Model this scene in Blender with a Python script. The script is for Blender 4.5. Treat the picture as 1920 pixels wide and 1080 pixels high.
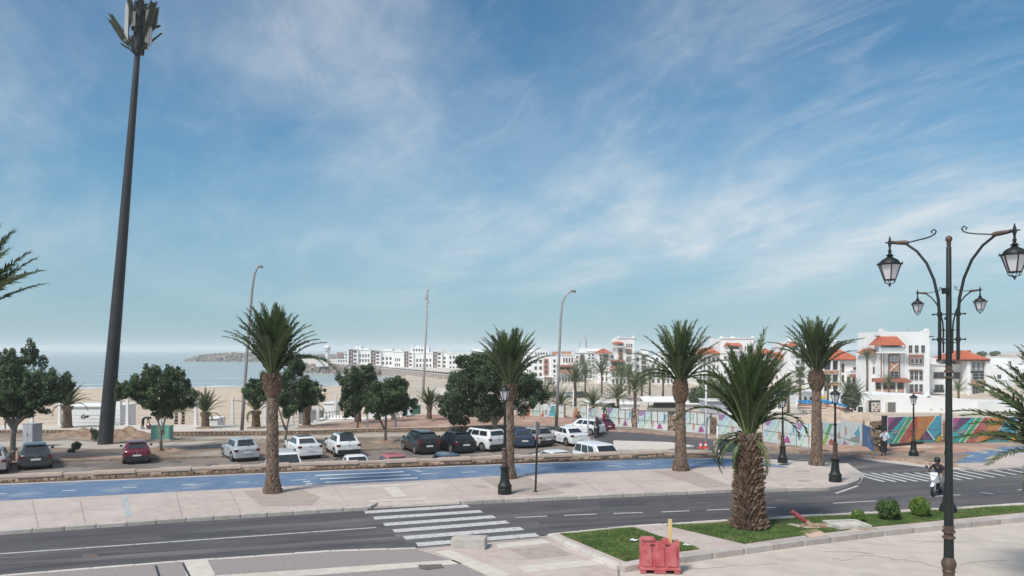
import bpy, bmesh, math, random
import numpy as np
from mathutils import Vector, Matrix, Euler

random.seed(7)
RNG = np.random.default_rng(7)
scene = bpy.context.scene
for o in list(bpy.data.objects):
    bpy.data.objects.remove(o)
COL = scene.collection
R = math.radians
PI = math.pi

# ---------------------------------------------------------------- camera, sky, sun, exposure
FPX, HOR, CXP, EYE = 1450.0, 655.0, 960.0, 6.3
cam_d = bpy.data.cameras.new('camera')
cam = bpy.data.objects.new('camera', cam_d)
COL.objects.link(cam)
cam.location = (0, 0, EYE)
cam.rotation_euler = (R(90), 0, 0)
cam_d.sensor_width = 36
cam_d.lens = 36 * FPX / 1920
cam_d.shift_y = (HOR - 540) / 1920
cam_d.clip_start = 0.3
cam_d.clip_end = 30000
scene.camera = cam

SUN_EL, SUN_AZ = R(51), R(-138)      # azimuth from +Y, clockwise seen from above: behind the camera, to the left
world = bpy.data.worlds.new('World')
scene.world = world
world.use_nodes = True
wn, wl = world.node_tree.nodes, world.node_tree.links
wn.clear()
def wnode(t, **k):
    n = wn.new(t)
    for a, b in k.items():
        setattr(n, a, b)
    return n
w_out = wnode('ShaderNodeOutputWorld')
w_bg = wnode('ShaderNodeBackground')
w_bg.inputs['Strength'].default_value = 0.092
sky = wnode('ShaderNodeTexSky', sky_type='NISHITA', sun_disc=False, sun_elevation=SUN_EL, sun_rotation=SUN_AZ)
sky.air_density, sky.dust_density, sky.ozone_density, sky.altitude = 1.0, 0.6, 2.2, 10
tc = wnode('ShaderNodeTexCoord')
sep = wnode('ShaderNodeSeparateXYZ')
wl.new(tc.outputs['Generated'], sep.inputs[0])
def wmath(op, a, b=None, c=None, clamp=False):
    n = wnode('ShaderNodeMath', operation=op, use_clamp=clamp)
    for i, v in enumerate((a, b, c)):
        if v is None:
            continue
        if hasattr(v, 'is_linked') or hasattr(v, 'links'):
            wl.new(v, n.inputs[i])
        else:
            n.inputs[i].default_value = v
    return n.outputs[0]
zc = wmath('MAXIMUM', sep.outputs['Z'], 0.0)
den = wmath('ADD', zc, 0.16)
cu = wmath('DIVIDE', sep.outputs['X'], den)
cv = wmath('DIVIDE', sep.outputs['Y'], den)
comb = wnode('ShaderNodeCombineXYZ')
wl.new(cu, comb.inputs[0]); wl.new(cv, comb.inputs[1])
def cloud_layer(scale, rot, loc, nscale, detail, rough, dist, lo, hi):
    m0 = wnode('ShaderNodeMapping')
    m0.inputs['Rotation'].default_value = (0, 0, rot)
    wl.new(comb.outputs[0], m0.inputs['Vector'])
    m = wnode('ShaderNodeMapping')
    m.inputs['Scale'].default_value = scale
    m.inputs['Location'].default_value = loc
    wl.new(m0.outputs[0], m.inputs['Vector'])
    n = wnode('ShaderNodeTexNoise')
    n.inputs['Scale'].default_value = nscale
    n.inputs['Detail'].default_value = detail
    n.inputs['Roughness'].default_value = rough
    n.inputs['Distortion'].default_value = dist
    wl.new(m.outputs[0], n.inputs['Vector'])
    mr = wnode('ShaderNodeMapRange', interpolation_type='SMOOTHSTEP')
    mr.inputs['From Min'].default_value = lo
    mr.inputs['From Max'].default_value = hi
    wl.new(n.outputs['Fac'], mr.inputs['Value'])
    return mr.outputs[0]
streak = cloud_layer((1.0, 0.45, 1), R(-16), (3.1, 1.7, 0), 1.5, 9, 0.60, 0.6, 0.36, 0.76)
veil = cloud_layer((1.0, 0.75, 1), R(-24), (2.4, 5.6, 0), 0.62, 7, 0.60, 0.5, 0.36, 0.66)
fine = cloud_layer((1.0, 0.40, 1), R(-30), (7.0, 2.0, 0), 4.6, 10, 0.70, 1.4, 0.44, 0.80)
# more cloud to the right of the view, clearer to the left, as in the photograph
side = wnode('ShaderNodeMapRange', interpolation_type='SMOOTHSTEP')
side.inputs['From Min'].default_value = -0.55
side.inputs['From Max'].default_value = 0.65
side.inputs['To Min'].default_value = 0.38
side.inputs['To Max'].default_value = 1.0
wl.new(sep.outputs['X'], side.inputs['Value'])
c1 = wmath('MULTIPLY', streak, veil)
c2 = wmath('MULTIPLY', fine, 0.32)
c3 = wmath('MULTIPLY_ADD', veil, 0.42, c2)
c4 = wmath('MULTIPLY_ADD', c1, 1.25, c3)
c5 = wmath('MULTIPLY', c4, side.outputs[0], clamp=True)
c6 = wmath('MULTIPLY', c5, 0.82)
skyg = wnode('ShaderNodeMix', data_type='RGBA', blend_type='MULTIPLY')
skyg.inputs[0].default_value = 1.0
wl.new(sky.outputs[0], skyg.inputs[6])
skyg.inputs[7].default_value = (0.46, 0.86, 0.97, 1)
mixc = wnode('ShaderNodeMix', data_type='RGBA')

mixc.inputs[7].default_value = (6.7, 7.1, 7.4, 1)
# haze towards the horizon
hz = wnode('ShaderNodeMapRange', interpolation_type='SMOOTHERSTEP')
hz.inputs['From Min'].default_value = 0.34
hz.inputs['From Max'].default_value = -0.02
hz.inputs['To Min'].default_value = 0.0
hz.inputs['To Max'].default_value = 0.70
wl.new(sep.outputs['Z'], hz.inputs['Value'])
mixh = wnode('ShaderNodeMix', data_type='RGBA')
wl.new(hz.outputs[0], mixh.inputs[0])
wl.new(skyg.outputs[2], mixh.inputs[6])
mixh.inputs[7].default_value = (2.6, 4.0, 5.05, 1)
fade = wnode('ShaderNodeMapRange', interpolation_type='SMOOTHSTEP')
fade.inputs['From Min'].default_value = 0.0
fade.inputs['From Max'].default_value = 0.14
fade.inputs['To Min'].default_value = 0.12
wl.new(sep.outputs['Z'], fade.inputs['Value'])
wl.new(wmath('MULTIPLY', c6, fade.outputs[0]), mixc.inputs[0])
wl.new(mixh.outputs[2], mixc.inputs[6])
wl.new(mixc.outputs[2], w_bg.inputs['Color'])
wl.new(w_bg.outputs[0], w_out.inputs[0])

sun_d = bpy.data.lights.new('sun', 'SUN')
sun = bpy.data.objects.new('sun', sun_d)
COL.objects.link(sun)
sun_d.energy = 3.1
sun_d.angle = R(14)
sun_d.color = (1.0, 0.95, 0.88)
sd = Vector((math.sin(SUN_AZ) * math.cos(SUN_EL), math.cos(SUN_AZ) * math.cos(SUN_EL), math.sin(SUN_EL)))
sun.rotation_euler = sd.to_track_quat('Z', 'Y').to_euler()
vs = scene.view_settings
scene.cycles.volume_bounces = 3
vs.view_transform = 'Standard'
vs.look = 'None'
vs.exposure = 0.30
vs.gamma = 1
vs.use_curve_mapping = False

# ---------------------------------------------------------------- terrain mapping
LOT, SEA = -1.05, -7.5
RIGHTX = 1345.0
def G(px, py, z=0.0):
    Y = FPX * (EYE - z) / (py - HOR)
    return Vector(((px - CXP) / FPX * Y, Y, z))
_a, _b = G(0, 905), G(1360, 858)
L0, LD = Vector((_a.x, _a.y)), Vector((_b.x - _a.x, _b.y - _a.y)).normalized()
LN = Vector((-LD.y, LD.x))
def dline(x, y):
    return (Vector((x, y)) - L0).dot(LN)
def g(x, y):
    d = dline(x, y)
    if d <= 0:
        return 0.0
    if CXP + FPX * x / max(y, .1) <= RIGHTX:
        return LOT
    return LOT * min(1, d / 8.0)
def P(px, py, dz=0.0, base=None):
    z = 0.0 if base is None else base
    for _ in range(40):
        v = G(px, py, z + dz)
        if base is not None:
            return v
        z += 0.5 * (g(v.x, v.y) - z)
    return G(px, py, z + dz)
def at(px, py, Y):
    return Vector(((px - CXP) / FPX * Y, Y, EYE - (py - HOR) * Y / FPX))

# ---------------------------------------------------------------- object helpers
def tag(o, label=None, cat=None, group=None, kind=None):
    if label: o['label'] = label
    if cat: o['category'] = cat
    if group: o['group'] = group
    if kind: o['kind'] = kind
    return o
def thing(name, label, cat, loc=(0, 0, 0), rz=0.0, group=None):
    o = bpy.data.objects.new(name, None)
    o.empty_display_size = 0.2
    COL.objects.link(o)
    o.location = loc
    o.rotation_euler = (0, 0, rz)
    return tag(o, label, cat, group)
def link(name, mesh, parent=None, loc=(0, 0, 0), rot=(0, 0, 0), scale=(1, 1, 1)):
    o = bpy.data.objects.new(name, mesh)
    COL.objects.link(o)
    o.parent = parent
    o.location, o.rotation_euler, o.scale = loc, rot, scale
    return o
def copy_tree(o, parent=None):
    c = o.copy()
    COL.objects.link(c)
    if parent: c.parent = parent
    for ch in list(o.children):
        copy_tree(ch, c)
    return c

class MB:
    """collects faces, builds one mesh"""
    def __init__(s):
        s.v, s.f, s.m = [], [], []
    def add(s, vs, fs, mi=0, M=None):
        n = len(s.v)
        s.v += [tuple(M @ Vector(v)) if M else tuple(v) for v in vs]
        s.f += [tuple(i + n for i in f) for f in fs]
        s.m += [mi] * len(fs)
        return s
    def box(s, c, d, mi=0, M=None, top=1.0):
        x, y, z = c; a, b, h = d[0] / 2, d[1] / 2, d[2] / 2; t = top
        vs = [(x-a, y-b, z-h), (x+a, y-b, z-h), (x+a, y+b, z-h), (x-a, y+b, z-h),
              (x-a*t, y-b*t, z+h), (x+a*t, y-b*t, z+h), (x+a*t, y+b*t, z+h), (x-a*t, y+b*t, z+h)]
        return s.add(vs, [(3,2,1,0), (4,5,6,7), (0,1,5,4), (1,2,6,5), (2,3,7,6), (3,0,4,7)], mi, M)
    def tube(s, pts, rad, n=8, mi=0, caps=True, M=None):
        pts = [Vector(p) for p in pts]
        if not hasattr(rad, '__len__'): rad = [rad] * len(pts)
        vs, fs = [], []
        up = Vector((0, 0, 1)); prev = None
        for i, p in enumerate(pts):
            t = (pts[min(i+1, len(pts)-1)] - pts[max(i-1, 0)])
            t = t.normalized() if t.length > 1e-9 else Vector((0, 0, 1))
            if prev is None:
                a = Vector((1, 0, 0)) if abs(t.x) < .9 else Vector((0, 1, 0))
            else:
                a = prev
            u = (a - t * a.dot(t)).normalized(); w = t.cross(u); prev = u
            for k in range(n):
                an = 2 * PI * k / n
                vs.append(p + (u * math.cos(an) + w * math.sin(an)) * rad[i])
        for i in range(len(pts) - 1):
            for k in range(n):
                k2 = (k + 1) % n
                fs.append((i*n+k, i*n+k2, (i+1)*n+k2, (i+1)*n+k))
        if caps:
            fs.append(tuple(range(n-1, -1, -1)))
            fs.append(tuple(range((len(pts)-1)*n, len(pts)*n)))
        return s.add(vs, fs, mi, M)
    def lathe(s, prof, n=16, c=(0, 0, 0), mi=0, M=None):
        return s.tube_z([(c[0], c[1], c[2] + z, r) for z, r in prof], n, mi, M)
    def tube_z(s, rings, n=16, mi=0, M=None):
        vs, fs = [], []
        for x, y, z, r in rings:
            for k in range(n):
                an = 2 * PI * (k + .5) / n
                vs.append((x + r * math.cos(an), y + r * math.sin(an), z))
        for i in range(len(rings) - 1):
            for k in range(n):
                k2 = (k + 1) % n
                fs.append((i*n+k, i*n+k2, (i+1)*n+k2, (i+1)*n+k))
        fs.append(tuple(range(n-1, -1, -1)))
        fs.append(tuple(range((len(rings)-1)*n, len(rings)*n)))
        return s.add(vs, fs, mi, M)
    def prism(s, poly, z0, z1, mi=0, M=None):
        n = len(poly)
        vs = [(p[0], p[1], z0) for p in poly] + [(p[0], p[1], z1) for p in poly]
        fs = [tuple(range(n-1, -1, -1)), tuple(range(n, 2*n))] + [(i, (i+1) % n, n+(i+1) % n, n+i) for i in range(n)]
        return s.add(vs, fs, mi, M)
    def ball(s, c, r, n=10, m=6, mi=0, sc=(1, 1, 1)):
        vs, fs = [], []
        for j in range(m + 1):
            th = PI * j / m
            for k in range(n):
                an = 2 * PI * k / n
                vs.append((c[0] + r*sc[0]*math.sin(th)*math.cos(an), c[1] + r*sc[1]*math.sin(th)*math.sin(an), c[2] - r*sc[2]*math.cos(th)))
        for j in range(m):
            for k in range(n):
                k2 = (k+1) % n
                fs.append((j*n+k, j*n+k2, (j+1)*n+k2, (j+1)*n+k))
        return s.add(vs, fs, mi)
    def mesh(s, name, mats, smooth=False):
        me = bpy.data.meshes.new(name)
        me.from_pydata(s.v, [], s.f)
        if not isinstance(mats, (list, tuple)): mats = [mats]
        for m in mats: me.materials.append(m)
        if len(mats) > 1:
            me.polygons.foreach_set('material_index', s.m)
        if smooth is True:
            me.polygons.foreach_set('use_smooth', [True] * len(me.polygons))
        me.update()
        if smooth == 'auto':
            me.polygons.foreach_set('use_smooth', [True] * len(me.polygons))
            me.set_sharp_from_angle(angle=R(38))
        return me
    def build(s, name, mats, parent=None, smooth=False, loc=(0, 0, 0), rot=(0, 0, 0)):
        return link(name, s.mesh(name, mats, smooth), parent, loc, rot)

# ---------------------------------------------------------------- materials
MATS = {}
def mat(name, c, c2=None, scale=3.0, rough=0.8, bump=0.0, bscale=None, metal=0.0, spec=None, detail=6, lo=.35, hi=.65,
        rand=0.0, c3=None, scale3=.3, lo3=.5, hi3=.62, stretch=None, obj=False, alpha=None, coat=0.0, emit=None, trans=0.0):
    if name in MATS: return MATS[name]
    m = bpy.data.materials.new(name); m.use_nodes = True
    nt = m.node_tree; N, L = nt.nodes, nt.links
    b = N['Principled BSDF']
    b.inputs['Roughness'].default_value = rough
    b.inputs['Metallic'].default_value = metal
    b.inputs['Base Color'].default_value = (*c, 1)
    if spec is not None: b.inputs['Specular IOR Level'].default_value = spec
    if coat: b.inputs['Coat Weight'].default_value = coat; b.inputs['Coat Roughness'].default_value = .08
    if trans: b.inputs['Transmission Weight'].default_value = trans
    tcn = N.new('ShaderNodeTexCoord')
    vec = tcn.outputs['Object']
    if not obj:
        geo = N.new('ShaderNodeNewGeometry'); vec = geo.outputs['Position']
    if stretch:
        if len(stretch) > 3:
            mr0 = N.new('ShaderNodeMapping'); mr0.inputs['Rotation'].default_value = (0, 0, stretch[3]); L.new(vec, mr0.inputs[0]); vec = mr0.outputs[0]
        mp = N.new('ShaderNodeMapping'); mp.inputs['Scale'].default_value = stretch[:3]
        L.new(vec, mp.inputs[0]); vec = mp.outputs[0]
    def noise(sc, det):
        n = N.new('ShaderNodeTexNoise'); n.inputs['Scale'].default_value = sc; n.inputs['Detail'].default_value = det
        n.inputs['Roughness'].default_value = .6
        L.new(vec, n.inputs['Vector']); return n.outputs['Fac']
    def ramp(fac, lo, hi):
        r = N.new('ShaderNodeMapRange'); r.inputs['From Min'].default_value = lo; r.inputs['From Max'].default_value = hi
        r.interpolation_type = 'SMOOTHSTEP'
        L.new(fac, r.inputs['Value']); return r.outputs[0]
    cout = None
    if c2:
        mx = N.new('ShaderNodeMix'); mx.data_type = 'RGBA'
        L.new(ramp(noise(scale, detail), lo, hi), mx.inputs[0])
        mx.inputs[6].default_value = (*c, 1); mx.inputs[7].default_value = (*c2, 1); cout = mx.outputs[2]
    if c3:
        mx = N.new('ShaderNodeMix'); mx.data_type = 'RGBA'
        L.new(ramp(noise(scale3, 5), lo3, hi3), mx.inputs[0])
        if cout: L.new(cout, mx.inputs[6])
        else: mx.inputs[6].default_value = (*c, 1)
        mx.inputs[7].default_value = (*c3, 1); cout = mx.outputs[2]
    if rand:
        oi = N.new('ShaderNodeObjectInfo'); hs = N.new('ShaderNodeHueSaturation')
        mr = N.new('ShaderNodeMapRange'); mr.inputs['To Min'].default_value = 1 - rand; mr.inputs['To Max'].default_value = 1 + rand
        L.new(oi.outputs['Random'], mr.inputs[0]); L.new(mr.outputs[0], hs.inputs['Value'])
        if cout: L.new(cout, hs.inputs['Color'])
        else: hs.inputs['Color'].default_value = (*c, 1)
        cout = hs.outputs[0]
    if cout: L.new(cout, b.inputs['Base Color'])
    if bump:
        bp = N.new('ShaderNodeBump'); bp.inputs['Strength'].default_value = bump; bp.inputs['Distance'].default_value = .05
        L.new(noise(bscale or scale * 3, 6), bp.inputs['Height']); L.new(bp.outputs[0], b.inputs['Normal'])
    if emit:
        b.inputs['Emission Color'].default_value = (*emit[:3], 1); b.inputs['Emission Strength'].default_value = emit[3]
    MATS[name] = m
    return m

ASPHALT = mat('asphalt', (.070, .064, .068), (.110, .101, .103), 2.6, .85, .25, 60, c3=(.18, .163, .152), scale3=.6, lo3=.48, hi3=.75, stretch=(.16, 1.0, 1, -.31), lo=.3, hi=.7)
ASPHALT2 = mat('worn_asphalt', (.20, .165, .14), (.27, .225, .19), .7, .9, .3, 30, c3=(.15, .125, .11), scale3=.22)
PAVE = mat('pink_paving', (.44, .355, .315), (.54, .445, .395), 3.2, .85, .25, 40, c3=(.56, .475, .42), scale3=.35, lo3=.45, hi3=.7, lo=.3, hi=.7, detail=10)
PAVEG = mat('grey_speckled_paving', (.25, .21, .20), (.36, .31, .29), 22, .85, .3, 60, lo=.4, hi=.6)
PAVED = mat('dusty_paving', (.37, .30, .25), (.43, .355, .30), 3, .85, .2, 40)
CREAM = mat('cream_stone', (.56, .50, .43), (.64, .575, .50), 3, .8, .15, 30)
PLAZA = mat('plaza_concrete', (.50, .43, .37), (.58, .505, .44), 1.1, .85, .25, 18, c3=(.40, .352, .31), scale3=.7, lo3=.50, hi3=.85, stretch=(.8, 1.3, 1, .4), detail=10)
KERB = mat('kerb_stone', (.42, .37, .34), (.50, .45, .41), 3, .85, .3, 20, rand=.12)
KERBW = mat('light_kerb', (.56, .50, .45), (.62, .57, .52), 3, .85, .2, 20, rand=.08)
BLUE = mat('blue_path_paint', (.110, .172, .275), (.145, .21, .315), 1.6, .7, .15, 40, c3=(.26, .31, .36), scale3=.6, lo3=.50, hi3=.74, detail=9)
PAINT = mat('road_paint', (.56, .54, .51), (.24, .22, .22), 7, .7, lo=.48, hi=.70, detail=10)
GRASSG = mat('lawn_soil', (.045, .085, .02), (.07, .12, .03), 4, .95, .4, 30)
BLADE = mat('grass_blades', (.075, .14, .028), (.16, .22, .055), 1.6, .7, c3=(.24, .23, .10), scale3=1.1, lo3=.56, hi3=.75)
DIRT = mat('brown_dirt', (.20, .145, .105), (.28, .21, .155), 1.1, .95, .5, 12, c3=(.36, .30, .245), scale3=.25)
REDDIRT = mat('reddish_earth', (.33, .185, .13), (.42, .26, .19), .9, .95, .4, 10, c3=(.48, .35, .27), scale3=.2)
SAND = mat('beach_sand', (.52, .40, .29), (.58, .455, .34), .15, .95, .1, 3)
WETSAND = mat('wet_sand', (.40, .31, .24), (.46, .36, .28), .2, .55)
LANDM = mat('pale_ground', (.44, .36, .28), (.52, .44, .35), .12, .95, .3, 1.5, c3=(.60, .53, .45), scale3=.03)
WALLC = mat('wall_cap_render', (.50, .39, .32), (.57, .46, .385), 2.5, .9, .3, 20)
STONE = mat('field_stone', (.17, .11, .075), (.33, .235, .17), 4, .9, .5, 14, rand=.35)
ROCK = mat('breakwater_rock', (.15, .125, .105), (.31, .265, .23), .25, .95, .2, 2)
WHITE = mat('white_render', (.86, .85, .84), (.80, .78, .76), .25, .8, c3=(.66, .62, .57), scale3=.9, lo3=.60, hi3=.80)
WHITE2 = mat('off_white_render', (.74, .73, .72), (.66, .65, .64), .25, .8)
CREAMW = mat('cream_render', (.66, .60, .54), (.60, .54, .48), .2, .8)
TILE = mat('terracotta_roof', (.50, .13, .055), (.37, .095, .045), .8, .75, .3, 6, stretch=(2, 2, 2))
AWN = mat('dull_red_tiles', (.33, .105, .065), (.25, .08, .055), .8, .8, stretch=(2, 2, 2))
TERRA = mat('terracotta_panel', (.42, .19, .12), (.50, .25, .17), .8, .8)
BROWN = mat('brown_wood_screen', (.20, .105, .075), (.27, .15, .11), 1.5, .7)
DARK = mat('dark_trim_and_shade', (.035, .037, .042), rough=.5)  # flat colour for the shade inside openings and loggias, also for dark trim
GLASS = mat('window_glass', (.035, .045, .055), rough=.08, spec=.8)
WFRAME = mat('window_frame', (.30, .27, .25), rough=.6)
GREENB = mat('lamp_green_iron', (.006, .009, .0085), (.011, .015, .014), 12, .55, .1, 40)
BRONZE = mat('bronze_band', (.07, .042, .03), (.12, .075, .055), 10, .5, .1, 40)
LGLASS = mat('lantern_glass', (.62, .60, .62), rough=.25, spec=.6)
STEEL = mat('galvanised_steel', (.36, .345, .335), (.42, .40, .39), 2, .5, metal=.2)
WPOST = mat('white_painted_post', (.72, .70, .69), rough=.6)
MAST = mat('mast_grey', (.024, .025, .027), (.038, .038, .040), .6, .6)
TRUNK = mat('palm_trunk_fibre', (.145, .098, .072), (.27, .195, .145), 7, .95, .6, 25)
TRUNKD = mat('palm_trunk_dark', (.10, .058, .038), (.20, .125, .085), 7, .95, .6, 25)
FROND = mat('palm_frond', (.036, .064, .018), (.068, .105, .03), 2, .5, rand=.35, obj=True)
FROND2 = mat('palm_frond_dry', (.10, .115, .045), (.17, .16, .07), 2, .6, rand=.25, obj=True)
RACHIS = mat('frond_stem', (.16, .19, .07), rough=.6)
LEAF = mat('ficus_leaf', (.020, .042, .015), (.085, .13, .048), 2.2, .75)  # lighter second green puts the crown highlights into the leaf colour
LEAF2 = mat('dusty_leaf', (.05, .072, .035), (.09, .115, .06), 1.0, .6)
SHRUB = mat('shrub_leaf', (.03, .07, .012), (.08, .14, .025), 5, .6)
SHRUBL = mat('shrub_leaf_lime', (.06, .13, .015), (.17, .25, .03), 6, .6)
BARK = mat('grey_bark', (.20, .165, .14), (.30, .255, .22), 5, .9, .4, 20)
TYRE = mat('tyre_rubber', (.018, .018, .019), rough=.85)
RIM = mat('wheel_rim', (.36, .36, .37), rough=.35, metal=.7)
CGLASS = mat('car_glass', (.02, .026, .03), rough=.04, spec=.9)
REDL = mat('red_lamp', (.14, .010, .012), rough=.2, coat=.5)
CLEARL = mat('clear_lamp', (.6, .62, .64), rough=.15, coat=.5)
BLACKP = mat('black_plastic', (.022, .022, .024), rough=.55)
PLATE = mat('number_plate', (.75, .74, .71), rough=.5)

# ---------------------------------------------------------------- ground sheets
def sheet(name, pts, dz, material, parent=None, kind='structure', ramp=False, base=None, world_pts=None):
    if base is None and not ramp: base = 0.0
    pv = world_pts or [P(x, y, dz, base) for x, y in pts]
    bm = bmesh.new()
    vs = [bm.verts.new((v.x, v.y, 0)) for v in pv]
    bm.faces.new(vs)
    if ramp:
        for d in (0.0, 8.0):
            geom = list(bm.verts) + list(bm.edges) + list(bm.faces)
            bmesh.ops.bisect_plane(bm, geom=geom, plane_co=(L0.x + LN.x*d, L0.y + LN.y*d, 0), plane_no=(LN.x, LN.y, 0))
    bmesh.ops.triangulate(bm, faces=list(bm.faces))
    for v in bm.verts:
        if ramp:
            v.co.z = LOT * min(1, max(0, dline(v.co.x, v.co.y)) / 8.0) + dz
        else:
            v.co.z = (base or 0.0) + dz
    bmesh.ops.recalc_face_normals(bm, faces=list(bm.faces))
    if bm.faces and bm.faces[0].normal.z < 0:
        bmesh.ops.reverse_faces(bm, faces=list(bm.faces))
    me = bpy.data.meshes.new(name); bm.to_mesh(me); bm.free()
    me.materials.append(material)
    o = link(name, me, parent)
    if kind and not parent: o['kind'] = kind
    return o

# land: columns of rays, each with stops (Y, z)
def yd(px, d=0.0):
    k = (px - CXP) / FPX
    return (L0.x*LN.x + L0.y*LN.y + d) / (k*LN.x + LN.y)
def shore(px):
    tab = [(-900, 262), (0, 268), (170, 272), (430, 284), (640, 290), (690, 312), (730, 352), (760, 400), (800, 450)]
    if px <= tab[0][0]: return tab[0][1]
    for (a, ya), (b, yb) in zip(tab, tab[1:]):
        if px <= b: return ya + (yb - ya) * (px - a) / (b - a)
    return 450
def col(px):
    y0 = yd(px, 0.02)
    if px <= 760:
        s = shore(px)
        st = [(y0, LOT-.02), (74.6, LOT-.1), (75.2, -4.3), (105, -4.6), (s*.62, -5.6), (s-14, SEA+.45), (s, SEA-.02), (s+25, SEA-1.2)]
    elif px <= 1120:
        st = [(y0, LOT-.02), (78, LOT-.1), (79, -3.4), (110, -5.0), (150, -6.0), (196, -6.3), (300, -5.8), (900, -5.5)]
    elif px <= RIGHTX:
        st = [(y0, LOT-.02), (74, LOT-.02), (75.5, -2.2), (108, -5.4), (140, -5.8), (200, -5.8), (320, -5.8), (900, -5.0)]
    else:
        t = min(1, max(0, (px - 1600) / 300))
        yf = max(yd(px, 8.5), 62 - 0*t)
        st = [(y0, -.02), (yd(px, 8), LOT-.02), (yf+3, LOT-.05), (yf+6, -2.0), (yf+45, -5.5), (160, -5.8), (320 - 40*t, -5.2 + 7*t), (480, -4 + 8.5*t)]
    return [Vector(((px - CXP) / FPX * Y, Y, z)) for Y, z in st]
def build_land():
    cols = [-900, -500, -200, 0, 100, 200, 300, 400, 500, 560, 600, 640, 665, 690, 710, 730, 745, 760, 761, 800, 900, 1000, 1060, 1119, 1121, 1200, 1280,
            RIGHTX-.5, RIGHTX+.5, 1420, 1500, 1560, 1600, 1650, 1700, 1760, 1820, 1880, 1940, 2000, 2100, 2300, 2600]
    vs, fs = [], []
    for c in cols: vs += [tuple(v) for v in col(c)]
    n = 8
    for i in range(len(cols) - 1):
        for j in range(n - 1):
            fs.append((i*n+j, (i+1)*n+j, (i+1)*n+j+1, i*n+j+1))
    me = bpy.data.meshes.new('land'); me.from_pydata(vs, [], fs)
    for m in (DIRT, SAND, WETSAND, LANDM): me.materials.append(m)
    mi = []
    for i in range(len(cols) - 1):
        for j in range(n - 1):
            px = cols[i]
            if px < 760: mi.append(0 if j == 0 else (1 if j < 5 else 2))
            elif px < 1119: mi.append(0 if j == 0 else (1 if j < 4 else 3))
            else: mi.append(0 if j < 2 else 3)
    me.polygons.foreach_set('material_index', mi)
    me.update()
    o = link('land', me); o['kind'] = 'structure'
build_land()
# ground under the near side, out past the camera
nb = [Vector((-140, -60, 0)), Vector((140, -60, 0)), Vector((140, yd(2600) * .98, 0))]
near_pts = [Vector((-150, -60)), Vector((150, -60))]
for px in (3400, 2600, 1900, 1345, 900, 400, 0, -900):
    y = yd(px, 0.0); near_pts.append(Vector(((px-CXP)/FPX*y, y)))
sheet('ground', None, -0.02, PLAZA, world_pts=near_pts)

water = mat('sea_water', (.28, .335, .325), rough=.25, spec=.5, bump=.3, bscale=.22, c2=(.36, .39, .37), scale=.02, stretch=(.5, 1.6, 1))
MB().add([(-14000, 60, SEA), (14000, 60, SEA), (14000, 14000, SEA), (-14000, 14000, SEA)], [(0, 1, 2, 3)]).build('sea', water)['kind'] = 'structure'
# surf lines along the beach
FOAM = mat('sea_foam', (.80, .79, .77), (.70, .70, .69), .4, .7)
def surf():
    for k, (off, wid, seg) in enumerate([(1, 8, 0), (16, 2.4, 1), (30, 2.0, 2), (50, 2.2, 3), (85, 2.5, 4), (150, 4, 5)]):
        mb = MB()
        px = -700
        while px < 745:
            L = 1445 if k == 0 else random.uniform(40, 220)
            x1 = min(px + L, 745)
            q = px; pr = None
            while q <= x1:
                y = shore(q) + off + 1.5*math.sin(q*.03+k) + .8*math.sin(q*.11)
                w = wid * (0.55 + .45*math.sin(q*.05+2*k)) if k == 0 else wid * max(.05, math.sin(PI*(q-px)/max(1, x1-px)))
                a = Vector(((q-CXP)/FPX*y, y, SEA+.03)); b = Vector(((q-CXP)/FPX*(y+w), y+w, SEA+.03))
                if pr: mb.add([pr[0], a, b, pr[1]], [(0, 1, 2, 3)])
                pr = (a, b); q += 6
            px = x1 + (1 if k == 0 else random.uniform(20, 160))
        o = mb.build('surf', FOAM)
        o['kind'] = 'stuff'
        tag(o, ['white line of surf where the sea meets the sand', 'thin breaking wave nearest the surf line', 'second thin wave line out from the sand',
                'third thin wave line out from the sand', 'fourth thin wave line out on the water', 'farthest small wave crests out on the water'][k], 'surf')
surf()

# ---- road (near carriageway + junction + right part of the far road)
road = sheet('road', [(-80, 1001), (700, 953), (1400, 920), (1560, 917), (1612, 906), (1622, 890), (1590, 868), (1505, 864), (1440, 860), (1346, 852),
                      (1346, 823), (1500, 851), (1650, 866), (1760, 879), (1830, 882), (1930, 874), (2300, 850), (2300, 925), (1920, 946), (1680, 960), (1350, 978), (1030, 1003),
                      (780, 1028), (330, 1054), (-80, 1086)], 0.0, ASPHALT, ramp=True)
far_road = sheet('far_road', [(1344.4, 870), (1344.4, 822), (1250, 812), (1130, 803), (1105, 806), (1100, 815), (1130, 830), (1135, 870)], 0.004, ASPHALT, base=LOT)
lot = sheet('parking_lot', [(-120, 879), (0, 870), (100, 865.5), (420, 857), (700, 843), (860, 838), (960, 826), (1105, 812), (1134, 836), (1134, 935), (700, 960), (-120, 990)], 0.0, ASPHALT2, base=LOT)
# pavement with the blue path
pave_front = [(-90, 1001), (0, 994), (350, 970), (690, 948.5)]
pave_drop = [(705, 942), (850, 935)]
pave_front2 = [(865, 939), (945, 935), (1210, 923), (1400, 915.5), (1547, 913), (1582, 907), (1604, 899), (1609, 892), (1597, 883), (1560, 876), (1505, 870.5)]
pave_back = [(1482, 876), (1440, 867), (1400, 861), (1345, 858.5), (1000, 868), (700, 879), (560, 884), (280, 896), (0, 907), (-90, 911)]
KZ = .13
pavement = sheet('pavement', pave_front + pave_drop + pave_front2 + pave_back, KZ, PAVE)
_q = [P(684, 950.8, .03), P(870, 941.6, .03), P(850, 935, KZ), P(705, 942, KZ)]; _l, _r = P(690, 948.5, KZ), P(865, 939, KZ)
MB().add(_q + [_l, _r], [(0, 1, 2, 3), (0, 3, 4), (1, 5, 2)]).build('dropped_kerb_ramp', PAVE, pavement)
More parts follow.
